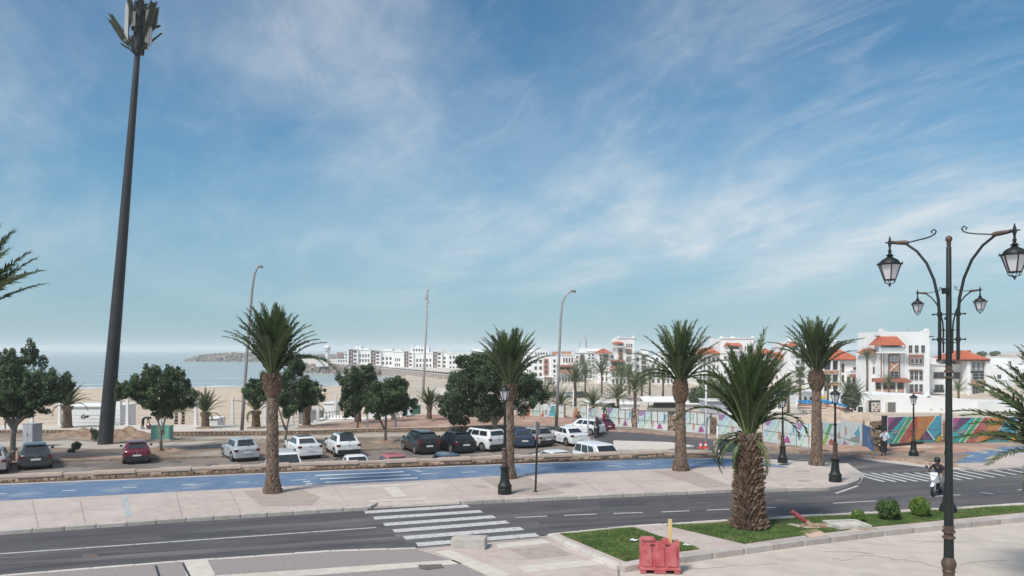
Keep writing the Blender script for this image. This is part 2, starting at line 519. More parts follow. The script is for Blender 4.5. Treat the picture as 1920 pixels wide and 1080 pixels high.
blue = sheet('cycle_path', [(-90, 913), (0, 909), (280, 898), (560, 885.5), (700, 880.5), (1000, 869.5), (1260, 860.5), (1345, 859.5), (1400, 862), (1440, 868), (1482, 877),
                            (1470, 876.5), (1400, 873), (1260, 878), (1000, 889), (780, 901), (490, 913.5), (0, 939), (-90, 944)], KZ + .004, BLUE)
for pts, m, nm in [([(225, 931), (238, 930.5), (248, 969), (237, 970)], mat('grey_cobble', (.35, .36, .37), (.50, .50, .50), 12, .85, .4, 30, lo=.45, hi=.55), 'cobble_strip'),
                   ([(455, 921), (560, 915), (600, 932), (584, 946), (490, 949)], PAVED, 'tree_pit'),
                   ([(900, 897), (985, 893), (1060, 924), (1010, 928), (950, 925)], PAVED, 'tree_pit'),
                   ([(1222, 883), (1290, 880), (1372, 911), (1320, 914)], PAVED, 'tree_pit'),
                   ([(718, 913), (744, 912), (764, 931), (738, 932)], CREAM, 'stone_strip'),
                   ([(690, 938), (800, 933), (803, 936.5), (694, 941.5)], CREAM, 'stone_strip'),
                   ([(656, 912), (790, 905), (793, 908), (660, 915.5)], CREAM, 'stone_strip'),
                   ([(884, 910), (906, 908.8), (918, 913), (896, 914.5)], PAVED, 'manhole_cover'),
                   ([(1492, 882), (1514, 881.5), (1520, 884), (1498, 885)], PAVED, 'manhole_cover'),
                   ([(1494, 900), (1518, 899), (1524, 902), (1500, 903)], PAVED, 'manhole_cover')]:
    sheet(nm, pts, KZ + .008, m, parent=pavement)
def strip(x0, y0, x1, y1, w, dz, parent, name, base=None, ramp=False, m=None):
    a, b = P(x0, y0, dz, base), P(x1, y1, dz, base)
    t = Vector((b.x-a.x, b.y-a.y)).normalized(); n = Vector((-t.y, t.x)) * w / 2
    pts = [Vector((a.x-n.x, a.y-n.y)), Vector((b.x-n.x, b.y-n.y)), Vector((b.x+n.x, b.y+n.y)), Vector((a.x+n.x, a.y+n.y))]
    return sheet(name, None, dz, m or PAINT, parent=parent, world_pts=pts, base=base, ramp=ramp)
# cycle path markings
BARP = mat('fresh_paint', (.74, .74, .74), (.52, .54, .57), 6, .7, lo=.5, hi=.75)
for x, y in [(0, 926), (130, 919.5), (243, 914), (354, 908.5), (454, 904), (880, 885), (1026, 877.5), (1090, 875.2), (1150, 873), (1208, 870), (1318, 866.5)]:
    strip(x-13, y+.6, x+13, y-.6, .12, KZ+.012, blue, 'lane_dash', m=BARP)
for x0, y0, x1, y1 in [(591, 891.5, 757, 884.5), (600, 898, 770, 890), (609, 904.5, 783, 896)]:
    strip(x0, y0, x1, y1, .27, KZ+.012, blue, 'crossing_bar', m=BARP)
for x0, y0, x1, y1, w in [(545, 900.5, 574, 899, .11), (568, 903, 582, 902.4, .2), (573, 907.5, 586, 906.8, .2), (775, 882, 787, 881.4, .16), (781, 884.5, 792, 884, .16), (790, 888.5, 822, 887, .11)]:
    strip(x0, y0, x1, y1, w, KZ+.012, blue, 'lane_mark', m=BARP)
# carriageway markings
strip(-60, 1042.5, 705, 989, .12, .006, road, 'lane_line')
for x0, y0, x1, y1 in [(966, 970.5, 1026, 967.5), (1057, 966.3, 1119, 963.5), (1151, 962.5, 1205, 961), (1240, 959.8, 1293, 957.6), (1325, 956.5, 1455, 951), (1562, 943.5, 1643, 939), (1745, 931, 1801, 927.5), (1838, 923, 1862, 926), (1908, 918.5, 1960, 915.5)]:
    strip(x0, y0, x1, y1, .12, .006, road, 'lane_dash')
# pedestrian crossing, near
for (x0, y0, x1, y1) in [(684, 959, 878, 947), (701, 970, 903, 957), (720, 982, 927, 967), (738, 994, 952, 977), (758, 1007, 979, 989), (782, 1019.5, 1008, 1001)]:
    strip(x0, y0 + 1.5, x1, y1 + 1.5, .50, .006, road, 'zebra_stripe')
# pedestrian crossing, right
ZP = mat('zebra_paint', (.58, .56, .53), (.40, .38, .37), 5, .7, lo=.5, hi=.75)
for i in range(17):
    t = i / 16
    xa, ya = 1592 + 330*t, 886 - 19*t + 8*math.sin(t*PI)
    strip(xa, ya, xa + 66, ya + 17 - 6*t, .22, .006, road, 'zebra_stripe', m=ZP)
strip(1608, 911, 1567, 925, .14, .006, road, 'edge_line')
for x, y in [(1505, 861), (1560, 866), (1430, 838)]:
    strip(x-8, y, x+8, y+1, .1, .008, road, 'lane_dash', ramp=True)

# kerb stones, shared unit mesh
_kb = bmesh.new(); bmesh.ops.create_cube(_kb, size=1.0)
bmesh.ops.bevel(_kb, geom=list(_kb.edges), offset=.06, segments=1, affect='EDGES')
def unit_block(name, m):
    me = bpy.data.meshes.new(name); _kb.to_mesh(me); me.materials.append(m); return me
KBM, KBW = unit_block('kerb_stone', KERB), unit_block('kerb_stone_light', KERBW)
def kerb(pts, top, h, w, parent, L=1.0, me=None, base=None, name='kerb_stone', jit=.006, closed=False):
    me = me or KBM
    pv = [P(x, y, top, base) for x, y in pts]
    if closed: pv.append(pv[0])
    for a, b in zip(pv, pv[1:]):
        d = Vector((b.x-a.x, b.y-a.y)); n = max(1, round(d.length / L)); an = math.atan2(d.y, d.x)
        for i in range(n):
            t = (i + .5) / n; x, y = a.x + d.x*t, a.y + d.y*t
            z = a.z + (b.z - a.z)*t - h/2 + random.uniform(-jit, jit)
            o = link(name, me, parent, (x, y, z), (0, 0, an + random.uniform(-.004, .004)), (d.length/n - .015, w, h))
kerb(pave_front, KZ+.012, .20, .26, pavement)
kerb([(690, 951.5), (866, 942.5)], .035, .1, .16, pavement)
kerb([(690, 948.5), (705, 942)], KZ+.012, .2, .2, pavement, L=.5); kerb([(850, 935), (865, 939)], KZ+.012, .2, .2, pavement, L=.5)
kerb(pave_front2, KZ+.012, .20, .26, pavement)
kerb([(1505, 871), (1482, 876)], KZ+.03, .2, .3, pavement, me=KBW)
# pale gutter strips along the kerbs
GUT = mat('gutter_dust', (.34, .28, .24), (.42, .35, .30), 2, .9)
def gutter(pts, w=.25, dz=.004):
    pv = [P(x, y, dz) for x, y in pts]
    for a, b in zip(pv, pv[1:]):
        t = Vector((b.x-a.x, b.y-a.y)).normalized(); n = Vector((t.y, -t.x)) * w
        sheet('gutter', None, dz, GUT, parent=road, world_pts=[a.xy, b.xy, b.xy + n, a.xy + n])
gutter([(-90, 1003.5), (350, 973), (690, 951.5), (866, 943), (945, 939), (1210, 926), (1400, 919)])
# near-side pavement (left, foreground)
npave = sheet('near_pavement', [(-120, 1090), (0, 1079), (330, 1052), (620, 1032.5), (780, 1027.5), (1025, 1006), (1160, 1062), (1162, 1300), (-700, 1300)], .04, PAVEG)
for pts, m in [([(402, 1079), (600, 1066), (850, 1049.5), (905, 1054), (600, 1078), (400, 1090)], CREAM),
               ([(345, 1050.5), (388, 1047), (412, 1095), (352, 1095)], CREAM),
               ([(780, 1030), (1022, 1009), (1155, 1062), (1160, 1085), (920, 1092), (905, 1076), (840, 1048)], PAVE),
               ([(-300, 1300), (-60, 1110), (0, 1100), (300, 1130), (500, 1300)], PAVE)]:
    sheet('paving_panel', pts, .045, m, parent=npave)
for pts, m in [([(815, 1034), (845, 1031), (960, 1078), (925, 1083)], CREAM), ([(930, 1020), (1020, 1012), (1035, 1018), (935, 1028)], CREAM),
               ([(970, 1062), (1140, 1046), (1158, 1056), (985, 1073)], CREAM), ([(955, 1030), (1035, 1022), (1075, 1040), (990, 1049)], PAVED),
               ([(1045, 1012), (1060, 1011), (1156, 1053), (1130, 1055)], mat('pinkish_stone', (.58, .40, .31), (.62, .45, .36), 4, .85))]:
    sheet('stone_strip', pts, .05, m, parent=npave)
sheet('manhole_cover', [(783, 1059), (827, 1057.5), (832, 1064), (800, 1068), (787, 1065)], .055, mat('dark_cover', (.12, .09, .075), (.18, .14, .12), 12, .8), parent=npave)
kerb([(-90, 1087), (0, 1079), (330, 1052), (620, 1032.5), (780, 1027)], .055, .1, .14, npave, L=1.0, me=KBW)
for x0, y0, x1, y1 in [(292, 1060, 300, 1085), (343, 1056, 358, 1085)]:
    strip(x0, y0, x1, y1, .06, .052, npave, 'joint', m=DARK)
# central green
green_out = [(1030, 1001), (1190, 985.5), (1350, 975.5), (1500, 966.5), (1680, 957.5), (1920, 943.5), (2150, 930)]
green_in = [(2150, 948), (1920, 966.5), (1650, 993), (1500, 1011), (1270, 1042), (1162, 1059)]
GZ = .15
median = sheet('median', green_out + green_in, GZ - .02, PAVE)
kerb(green_out, GZ, .2, .14, median, me=KBW)
kerb(green_in, GZ+.02, .22, .34, median, me=KBM, L=1.25)
kerb([(1162, 1059), (1030, 1001)], GZ+.01, .21, .22, median, me=KBW)
def grass_patch(pts, n, label, hole=None):
    base = sheet('lawn', pts, GZ - .005, GRASSG, kind=None)
    pv = [P(x, y, GZ) for x, y in pts]
    px, py = np.array([v.x for v in pv]), np.array([v.y for v in pv])
    def inside(x, y):
        c = np.zeros(len(x), bool); j = len(px) - 1
        for i in range(len(px)):
            cond = ((py[i] > y) != (py[j] > y)) & (x < (px[j]-px[i])*(y-py[i])/(py[j]-py[i]+1e-9)+px[i])
            c ^= cond; j = i
        return c
    X = RNG.uniform(px.min(), px.max(), n*4); Y = RNG.uniform(py.min(), py.max(), n*4)
    k = inside(X, Y)
    for hx, hy, hr in (hole or []):
        k &= ((X-hx)**2 + (Y-hy)**2) > hr*hr
    X, Y = X[k][:n], Y[k][:n]; m = len(X)
    a = RNG.uniform(0, 2*PI, m); h = RNG.uniform(.03, .085, m) * (0.6 + .5*np.sin(X*2.1)*np.cos(Y*1.7)); w = RNG.uniform(.006, .014, m)
    lx, ly = RNG.normal(0, .03, m), RNG.normal(0, .03, m)
    V = np.zeros((m, 3, 3))
    V[:, 0] = np.stack([X-np.cos(a)*w, Y-np.sin(a)*w, np.full(m, GZ-.01)], 1)
    V[:, 1] = np.stack([X+np.cos(a)*w, Y+np.sin(a)*w, np.full(m, GZ-.01)], 1)
    V[:, 2] = np.stack([X+lx, Y+ly, GZ+np.abs(h)+.01], 1)
    me = bpy.data.meshes.new('grass'); me.from_pydata(V.reshape(-1, 3).tolist(), [], np.arange(m*3).reshape(-1, 3).tolist())
    me.materials.append(BLADE)
    tag(base, label, 'lawn'); base['kind'] = 'stuff'
    link('grass_blades', me, base)['kind'] = 'stuff'
pt = P(1405, 985, GZ)
grass_patch([(1049, 1000.5), (1188, 989.5), (1312, 1029), (1270, 1034), (1172, 1052)], 26000, 'small triangular lawn behind the red plastic barrier')
gp = P(1560, 989, GZ)
grass_patch([(1248, 984.5), (1350, 979.5), (1500, 970.5), (1680, 961.5), (1920, 947.5), (2100, 937), (2100, 948), (1920, 960), (1650, 986), (1500, 1004), (1395, 1019)],
            60000, 'long strip of lawn between the road and the plaza', [(gp.x-.55, gp.y-1.2, .55)])
# ---------------------------------------------------------------- palms
def frond_mesh(name, bend, seed, pairs=46, fmat=FROND, lw=.033, ll=.135, segs=12):
    """unit-length frond along +X from the origin, tips bending down by `bend`; leaflets on both sides in a shallow V"""
    rn = random.Random(seed)
    pts = [Vector((0, 0, 0))]; N = segs
    tw = rn.uniform(-.08, .08)
    for i in range(N):
        a = -bend * ((i + .5) / N) ** 1.6
        pts.append(pts[-1] + Vector((math.cos(a), tw * ((i+1)/N), math.sin(a))) / N)
    mb = MB()
    mb.tube(pts, [.013 * (1 - .8*i/N) for i in range(N+1)], n=3, mi=1, caps=False)
    def pos(t):
        f = t * N; i = min(N-1, int(f)); return pts[i].lerp(pts[i+1], f - i), (pts[i+1] - pts[i]).normalized()
    for k in range(pairs):
        t = .10 + .88 * k / (pairs - 1)
        p, d = pos(t)
        L = ll * min(1, .35 + 2.6*(t-.08)) * (1 - .55 * max(0, t-.55)/.45) * rn.uniform(.85, 1.12)
        up = Vector((-d.z, 0, d.x)); side = Vector((0, 1, 0))
        for s in (-1, 1):
            fa = R(rn.uniform(46, 62) - 22*t); v = R(rn.uniform(5, 40))
            dv = d*math.cos(fa) + (side*s*math.cos(v) + up*math.sin(v)) * math.sin(fa)
            wv = d * lw * .5 * (1.2 - .5*t)
            q = p + dv*L*.55 + Vector((0, 0, -.004)); e = p + dv*L + Vector((0, 0, -.03*rn.uniform(.3, 1.6)*L/ll))
            mb.add([p - wv*.6, p + wv*.6, q + wv, q - wv, e], [(0, 1, 2, 3), (3, 2, 4)], 0)
    return mb.mesh(name, [fmat, RACHIS])
FR = [frond_mesh('frond', R(b), i) for i, b in enumerate((20, 36, 58))]
FRD = [frond_mesh('drooping_frond', R(b), 10+i) for i, b in enumerate((105, 135))]
FRY = [frond_mesh('dry_frond', R(110), 21, fmat=FROND2)]
FRS = [frond_mesh('small_frond', R(b), 30+i, pairs=16, lw=.035, segs=7) for i, b in enumerate((35, 65))]

def trunk_mesh(h, r0, r1, rb, hb, mats, boot=.04, rows=.15, lean=(0, 0), bh=.20, seed=1, flare=1.5, shaggy=0):
    """fibrous trunk: core tube plus spiral of leaf-base scales; widened head (rb) over the last hb metres"""
    rn = random.Random(seed); mb = MB(); N = 14
    def rad(z):
        t = z / h
        r = r0 + (r1 - r0) * t + r0 * (flare - 1) * max(0, 1 - t*7)**2
        if z > h - hb: r += (rb - r1) * math.sin(PI * min(1, (z - (h-hb)) / hb * .9 + .02))**.8
        return r
    def axis(z):
        t = z / h; return Vector((lean[0]*t*t, lean[1]*t*t, z))
    zs = [h*i/N for i in range(N+1)]
    mb.tube_z([(*axis(z)[:2], z - .05*(z == 0), rad(z)*.97) for z in zs if z <= h-hb] + [(*axis(h-hb)[:2], h-hb, rad(h-hb)*.97)], 14, 0)
    mb.tube_z([(*axis(z)[:2], z, rad(z)*.97) for z in [h-hb+hb*i/7 for i in range(8)]], 14, 1)
    z = .02; row = 0
    while z < h - .05:
        r = rad(z); n = max(8, int(2*PI*r / rows))
        head = z > h - hb
        b = (boot * ((2.0 if not shaggy else .6) if head else .7)) * (1 + shaggy)
        for k in range(n):
            an = 2*PI*(k + .5*(row % 2) + rn.uniform(-.13, .13)) / n
            c = axis(z); o = Vector((math.cos(an), math.sin(an), 0)); t = Vector((-o.y, o.x, 0))
            w = PI*r/n*.95; hh = bh*rn.uniform(.8, 1.2); bb = b*rn.uniform(.5, 1.3 + shaggy)
            A = c + o*(r*.97) - t*w; B = c + o*(r*.97) + t*w; Ct = c + o*(r + bb) + Vector((0, 0, hh)) + t*w*rn.uniform(-.3, .3)
            D = c + o*(r*.94) + Vector((0, 0, hh*.9)) - t*w*.8; E = c + o*(r*.94) + Vector((0, 0, hh*.9)) + t*w*.8
            mb.add([A, B, Ct, D, E], [(0, 1, 2), (0, 2, 3), (1, 4, 2), (3, 2, 4)], 1 if (head or rn.random() < .25) else 0)
        z += bh*.62; row += 1
    return mb.mesh('trunk', mats)
def crown(parent, top, n, L, emin, emax, seed, meshes=None, droop=0, bendpow=1, spread=1.0, az=None, dry=0, scaleL=None):
    rn = random.Random(seed); meshes = meshes or FR
    for i in range(n):
        t = (i + .5) / n
        el = emin + (emax - emin) * (t ** .9) + rn.uniform(-5, 5)
        a = i * 137.508 + rn.uniform(-9, 9)
        if az: a = rn.uniform(*az)
        k = min(len(meshes)-1, int((1 - t) * len(meshes) + rn.uniform(-.4, .4)) if len(meshes) > 1 else 0); k = max(0, k)
        l = L * rn.uniform(.88, 1.08) * (1 - .12*abs(t-.6))
        off = Vector((math.cos(R(a)), math.sin(R(a)), 0)) * (.16 * (1 - t))
        link('frond', meshes[k], parent, Vector(top) + off + Vector((0, 0, .25*t)), Euler((R(rn.uniform(-14, 14)), -R(el), R(a)), 'XYZ'), (l, l, l))
    for i in range(droop):
        a = rn.uniform(0, 360); l = L*rn.uniform(.75, 1)
        link('frond', rn.choice(FRD), parent, top, Euler((0, -R(rn.uniform(5, 32)), R(a)), 'XYZ'), (l, l, l))
    for i in range(dry):
        a = rn.uniform(0, 360); l = L*rn.uniform(.4, .6)
        link('frond', FRY[0], parent, top, Euler((0, R(rn.uniform(15, 50)), R(a)), 'XYZ'), (l, l, l))
GP = 'date palms planted along the pavement and lawn'
def palm(px, py, pyh, label, r0, r1, rb, hb, L, n, emin, emax, seed, lean=(0, 0), dz=0.0, mats=None, droop=3, group=GP, base=None, **k):
    b = P(px, py, dz, base); h = (py - pyh) * b.y / FPX
    t = thing('palm_tree', label, 'palm tree', b, 0, group)
    link('trunk', trunk_mesh(h, r0, r1, rb, hb, mats or [TRUNK, TRUNKD], lean=lean, seed=seed, **k), t)
    crown(t, (lean[0], lean[1], h - .05), n, L, emin, emax, seed, droop=droop)
    return t, h
t, h = palm(511, 924, 702, 'tall date palm in front of the white crossing bars on the blue path', .27, .20, .36, 1.0, 2.85, 62, 58, 89, 3, dz=KZ, droop=0)
link('frond', FRD[0], t, (0, 0, h), Euler((0, -R(38), R(-8)), 'XYZ'), (3.5,)*3)
link('frond', FRD[0], t, (0, 0, h), Euler((R(10), -R(48), R(20)), 'XYZ'), (2.6,)*3)
palm(955, 897, 722, 'date palm standing right behind the dark iron lamp post by the sign pole', .24, .19, .31, .8, 2.65, 58, 56, 88, 5, dz=KZ, droop=0)
t, h = palm(1276, 882, 715, 'tall date palm at the right end of the low stone wall', .30, .19, .36, 1.15, 3.0, 40, 47, 88, 8, dz=KZ, droop=1)
for a, e in ((178, 30), (186, 22), (170, 38), (5, 34), (-12, 26)):
    link('frond', FRD[0], t, (0, 0, h), Euler((0, -R(e), R(a)), 'XYZ'), (2.8,)*3)
palm(1531, 872, 698, 'date palm with a swollen neck by the zebra crossing, behind the near road', .28, .20, .40, 1.0, 2.9, 46, 52, 88, 12, dz=KZ, droop=0, flare=1.5)
# the near shaggy palm on the lawn
t, h = palm(1404, 990, 815, 'short shaggy date palm growing out of the lawn, nearest palm in view', .50, .34, .35, .3, 2.95, 60, 62, 88, 17, dz=GZ-.04, mats=[TRUNKD, TRUNK], boot=.10, shaggy=.6, bh=.18, droop=0, flare=1.25, rows=.13)
for a, e, l, m in ((185, 12, 1.9, 1), (172, 2, 1.8, 1), (-5, 52, 2.5, 1), (4, 46, 2.3, 1), (165, 50, 2.9, 0), (190, -12, 1.7, 0), (206, -30, 1.6, 0), (178, -40, 1.5, 0)):
    link('frond', FRD[m], t, (0, 0, h), Euler((0, -R(e), R(a)), 'XYZ'), (l,)*3)
link('frond', FR[0], t, (0, 0, h), Euler((0, -R(86), R(20)), 'XYZ'), (3.75,)*3)
link('frond', FR[0], t, (0, 0, h), Euler((0, -R(76), R(-10)), 'XYZ'), (3.4,)*3)
for a in (-70, 175):
    link('frond', FRY[0], t, (0, 0, h), Euler((0, R(15), R(a)), 'XYZ'), (1.9,)*3)
# palm beyond the left edge: fronds reach into view
b = at(-70, 600, 15.0)
t = thing('palm_tree', 'palm fronds reaching in from the left edge against the sky', 'palm tree', (b.x, b.y, 0), 0, GP)
link('trunk', trunk_mesh(b.z, .34, .28, .36, .8, [TRUNK, TRUNKD], seed=30), t)
for i in range(30):
    a, e = 60 + i*9.5, 35 + (i*37) % 52
    link('frond', FR[i % 3], t, (0, 0, b.z), Euler((0, -R(e), R(a)), 'XYZ'), (1.8,)*3)
for e, a, l, m in ((69, 0, 2.0, 0), (66, -14, 1.9, 0), (54, 0, 1.85, 0), (51, 8, 1.8, 0), (46, 5, 1.85, 1), (44, -8, 1.8, 1), (80, 30, 2.0, 0), (38, -25, 1.5, 1)):
    link('frond', FR[m], t, (0, 0, b.z), Euler((0, -R(e), R(a)), 'XYZ'), (l,)*3)
# palm beyond the right edge
b = at(2006, 866, 19.5)
t = thing('palm_tree', 'dense dark palm at the right edge in front of the painted panels', 'palm tree', (b.x, b.y, 0), 0, GP)
link('trunk', trunk_mesh(b.z, .40, .36, .46, .6, [TRUNK, TRUNKD], seed=33), t)
crown(t, (0, 0, b.z), 80, 2.85, 22, 86, 35, droop=2)

# small palms on the promenade and in the marina
GS = 'small palms on the beach promenade'
def small_palm(px, py, h, L, label, seed, n=26, base=LOT, r=.3, emin=38, group=GS, meshes=FR, rt=None):
    b = P(px, py, 0, base)
    t = thing('small_palm', label, 'palm tree', b, 0, group)
    link('trunk', trunk_mesh(h, r, (rt or r*.75), r*1.1, .4, [TRUNKD, TRUNK], seed=seed, rows=.2, bh=.22, flare=1.25), t)
    crown(t, (0, 0, h), int(n*1.3), L, emin, 86, seed, meshes=meshes, droop=2)
EG = .05
small_palm(126, 805, 2.1, 2.3, 'squat palm left of the white kiosk, between the dark tree and the mast', 41, n=36, r=.42)
small_palm(385, 806, 1.5, 2.2, 'squat palm by the white posts, right of the tree with the green cabinet', 42, n=17, r=.36)
small_palm(480, 806, 1.7, 2.3, 'squat palm between the tall light pole and the first tall palm trunk', 43, n=20, r=.40)
small_palm(575, 803, 1.9, 2.4, 'squat palm behind the white saloon car', 44, n=24, r=.36)
small_palm(671, 797, 1.7, 2.2, 'squat palm behind the white crossover, hidden by the twin trees', 45, n=22, r=.34)
small_palm(739, 793, 1.2, 1.9, 'low palm on the red earth behind the thin white post', 46, n=18, r=.30)
small_palm(805, 791, 1.5, 1.9, 'fan shaped small palm on the red earth above the black cars', 47, n=24, r=.26)
GM = 'palms around the beach clubs and marina'
def far_palm(px, py, pyh, L, label, seed, Y=None, base=-3.0, n=22, r=.2):
    b = P(px, py, 0, base) if Y is None else at(px, py, Y)
    h = (py - pyh) * b.y / FPX
    t = thing('palm_tree', label, 'palm tree', b, 0, GM)
    mb = MB(); mb.tube([(0, 0, -.4), (.05, 0, h*.5), (0, 0, h)], [r, r*.75, r*.9], n=7); mb.build('trunk', TRUNKD, t, True)
    crown(t, (0, 0, h), int(n*1.4), L, 2, 82, seed, meshes=FRS)
for i, a in enumerate([
    (1078, 770, 716, 2.6, 'tall bushy palm beyond the white panels, right of the long light pole', 50, 86),
    (1022, 790, 752, 2.6, 'palm rising behind the panels left of the long light pole', 51, 84),
    (1052, 784, 760, 2.4, 'low palm whose fan shows behind the grey panel by the light pole', 52, 84),
    (1112, 790, 762, 2.3, 'low palm fan behind the white panels over the white people carrier', 53, 78),
    (1158, 775, 748, 2.7, 'broad palm in front of the tiled white pavilion, left of the post', 54, 84),
    (1190, 790, 733, 2.2, 'slim palm between the second and third white panels', 55, 80),
    (1128, 735, 700, 5.2, 'leftmost palm of the group in front of the white hotels', 56, 190),
    (1097, 738, 704, 5.4, 'palm beside the parked cars in front of the hotels', 57, 195),
    (1165, 735, 706, 5.0, 'palm under the tall white tower with red awnings', 58, 185),
    (1180, 736, 708, 4.6, 'second palm under the tall white tower', 59, 180),
    (1218, 738, 706, 4.2, 'palm before the white flats right of the tall tower', 60, 185),
    (1243, 742, 712, 4.6, 'palm left of the tall date palm at the wall end, by the flats', 61, 170),
    (1203, 748, 722, 3.6, 'short palm left of the white pavilion roof', 62, 150),
    (1500, 760, 708, 3.6, 'palm by the water slides between the two date palm trunks', 64, 150),
    (1626, 738, 672, 2.9, 'tall thin palm in front of the red tiled villa', 65, 165),
    (1552, 762, 722, 3.1, 'palm left of the blue slides behind the iron lamp post', 66, 150),
    (1590, 765, 738, 3.8, 'leafy palm by the left end of the long white wall', 67, 142),
    (1603, 766, 742, 3.6, 'bushy palm touching the left end of the long white wall', 68, 143),
    (1666, 742, 722, 2.8, 'low palm on the terrace of the white tower house', 69, 160),
    (1797, 748, 733, 3.0, 'short dry palm on the terrace right of the white tower house', 70, 155),
    (1330, 770, 735, 3.6, 'palm behind the panels right of the tall date palm', 71, 110),
    (1352, 778, 742, 3.2, 'palm behind the shaggy palm, before the white gate', 72, 105),
    (1478, 770, 733, 3.4, 'palm right of the shaggy palm crown near the arched house', 73, 140),
    (343, 788, 772, 1.6, 'thin thatched palm on the sand right of the green cabinet', 74, 82),
    (330, 788, 774, 1.6, 'second thin thatched palm on the sand by the green cabinet', 75, 82)]):
    px, py, pyh, L, lab, seed, Y = a
    far_palm(px, py, pyh, L, lab, seed, Y, n=24, r=.28 if Y > 120 else .2)

# ---------------------------------------------------------------- broadleaf trees
def leaf_cloud(blobs, n, size, rng, flat=.75):
    """numpy: n leaf quads in shells of blobs (x,y,z,rx,ry,rz)"""
    w = np.array([b[3]*b[4]*b[5] for b in blobs])**.62; w /= w.sum()
    idx = rng.choice(len(blobs), n, p=w); B = np.array(blobs)[idx]
    d = rng.normal(size=(n, 3)); d /= np.linalg.norm(d, axis=1)[:, None]
    rr = rng.uniform(.15, 1.25, n)**.5 * (1 + .16*np.sin(d[:, 0]*5+B[:, 0]*3)*np.cos(d[:, 2]*6+B[:, 1]*2))
    C = B[:, :3] + d * B[:, 3:6] * rr[:, None]
    nrm = d + rng.normal(0, .65, (n, 3)); nrm /= np.linalg.norm(nrm, axis=1)[:, None]
    t = np.cross(nrm, rng.normal(size=(n, 3))); t /= np.linalg.norm(t, axis=1)[:, None]; s = np.cross(nrm, t)
    S = (size * rng.uniform(.6, 1.3, n))[:, None]
    V = np.stack([C - t*S, C + s*S*.42, C + t*S, C - s*S*.42], 1)
    return V
def leaf_mesh(name, V, m):
    n = len(V); me = bpy.data.meshes.new(name)
    me.vertices.add(n*4); me.vertices.foreach_set('co', V.reshape(-1))
    me.loops.add(n*4); me.loops.foreach_set('vertex_index', np.arange(n*4, dtype=np.int32))
    me.polygons.add(n); me.polygons.foreach_set('loop_start', np.arange(0, n*4, 4, dtype=np.int32))
    me.update(calc_edges=True); me.materials.append(m); return me
def tree(px, py, label, trunk, crowns, n, seed, m=LEAF, dz=0.0, base=LOT, size=.13, name='broadleaf_tree', extra=26, r=.16, cat='tree', group='leafy trees around the car park'):
    """crowns: blobs in photo pixels (px, py, rpx, rpy); trunk: list of branch polylines in photo pixels"""
    b = P(px, py, dz, base); Y = b.y; s = Y / FPX
    rng = np.random.default_rng(seed); rn = random.Random(seed)
    t = thing(name, label, cat, b, 0, group)
    def loc(x, y, oy=0): return Vector(((x - px)*s, oy, (py - y)*s))
    mb = MB()
    for line in trunk:
        rr = line[0]; pts = [loc(x, y, rn.uniform(-.15, .15) if i else 0) for i, (x, y) in enumerate(line[1:])]
        pts = [pts[0]] + [c for c in pts[1:]]
        mb.tube(pts, [rr*(1 - .5*i/(len(pts)-1)) for i in range(len(pts))], n=8)
    blobs = []
    for (x, y, rx, ry) in crowns:
        c = loc(x, y, rn.uniform(-.5, .5)*rx*s); blobs.append((c.x, c.y, c.z, rx*s*.78, rx*s*.75, ry*s*.78))
        for _ in range(extra):
            d = Vector((rn.gauss(0, 1), rn.gauss(0, 1), rn.gauss(0, .9))).normalized()
            k = rn.uniform(.12, .30); e = rn.uniform(.72, 1.08); up = rn.uniform(1, 1.7) if d.z > .2 else 1
            blobs.append((c.x + d.x*rx*s*e, c.y + d.y*rx*s*e*.9, c.z + d.z*ry*s*e, rx*s*k, rx*s*k, ry*s*k*up))
        if rn.random() < .9:
            fork = loc(*trunk[0][-1])
            mb.tube([fork, fork.lerp(c, .5) + Vector((0, 0, -.1)), c], [r*.5, r*.3, r*.12], n=6)
    mb.build('trunk', BARK, t, True)
    o = link('foliage', leaf_mesh('foliage', leaf_cloud(blobs, int(n*2.1), size*.62, rng), m), t)
    o['kind'] = 'stuff'
    return t
tree(22, 868, 'large dark tree at the left edge beside the grey utility cabinet', [(.20, (22, 868), (25, 815), (28, 800)), (.15, (26, 805), (5, 780), (-10, 760)), (.14, (27, 806), (36, 780), (38, 750))],
     [(15, 730, 48, 52), (60, 722, 36, 42), (100, 725, 28, 30), (8, 676, 22, 24), (52, 665, 15, 24), (-25, 720, 40, 45), (66, 757, 22, 16), (30, 760, 45, 22)], 21000, 101, size=.15)
tree(303, 850, 'rounded dark tree in front of the green cabinet right of the mast', [(.13, (303, 850), (302, 812), (296, 788)), (.10, (303, 815), (308, 795), (312, 775))],
     [(300, 728, 42, 38), (335, 735, 30, 30), (265, 728, 28, 22), (228, 735, 20, 18), (305, 765, 22, 22), (285, 700, 16, 14), (320, 700, 16, 14)], 17000, 102, size=.14)
tree(533, 838, 'dark tree behind the first tall palm trunk', [(.11, (533, 838), (537, 800), (545, 770)), (.09, (535, 805), (526, 780), (520, 760))],
     [(545, 735, 34, 42), (580, 735, 26, 26), (500, 730, 24, 26), (552, 690, 17, 24), (470, 735, 20, 20)], 15000, 103, size=.15)
tree(670, 812, 'dark tree on the left of the twin trees by the white crossover', [(.10, (670, 812), (671, 780), (672, 750))],
     [(680, 735, 34, 32), (662, 715, 26, 24), (688, 700, 18, 16), (655, 762, 20, 22), (700, 755, 22, 20)], 15000, 104, size=.15, base=LOT)
tree(722, 833, 'tree with a forked bare trunk between the crossover and the black cars', [(.13, (722, 833), (723, 800), (724, 775)), (.09, (721, 805), (711, 785), (706, 768))],
     [(730, 742, 36, 30), (752, 755, 26, 22), (712, 755, 26, 24), (740, 722, 22, 16)], 15000, 105, size=.14)
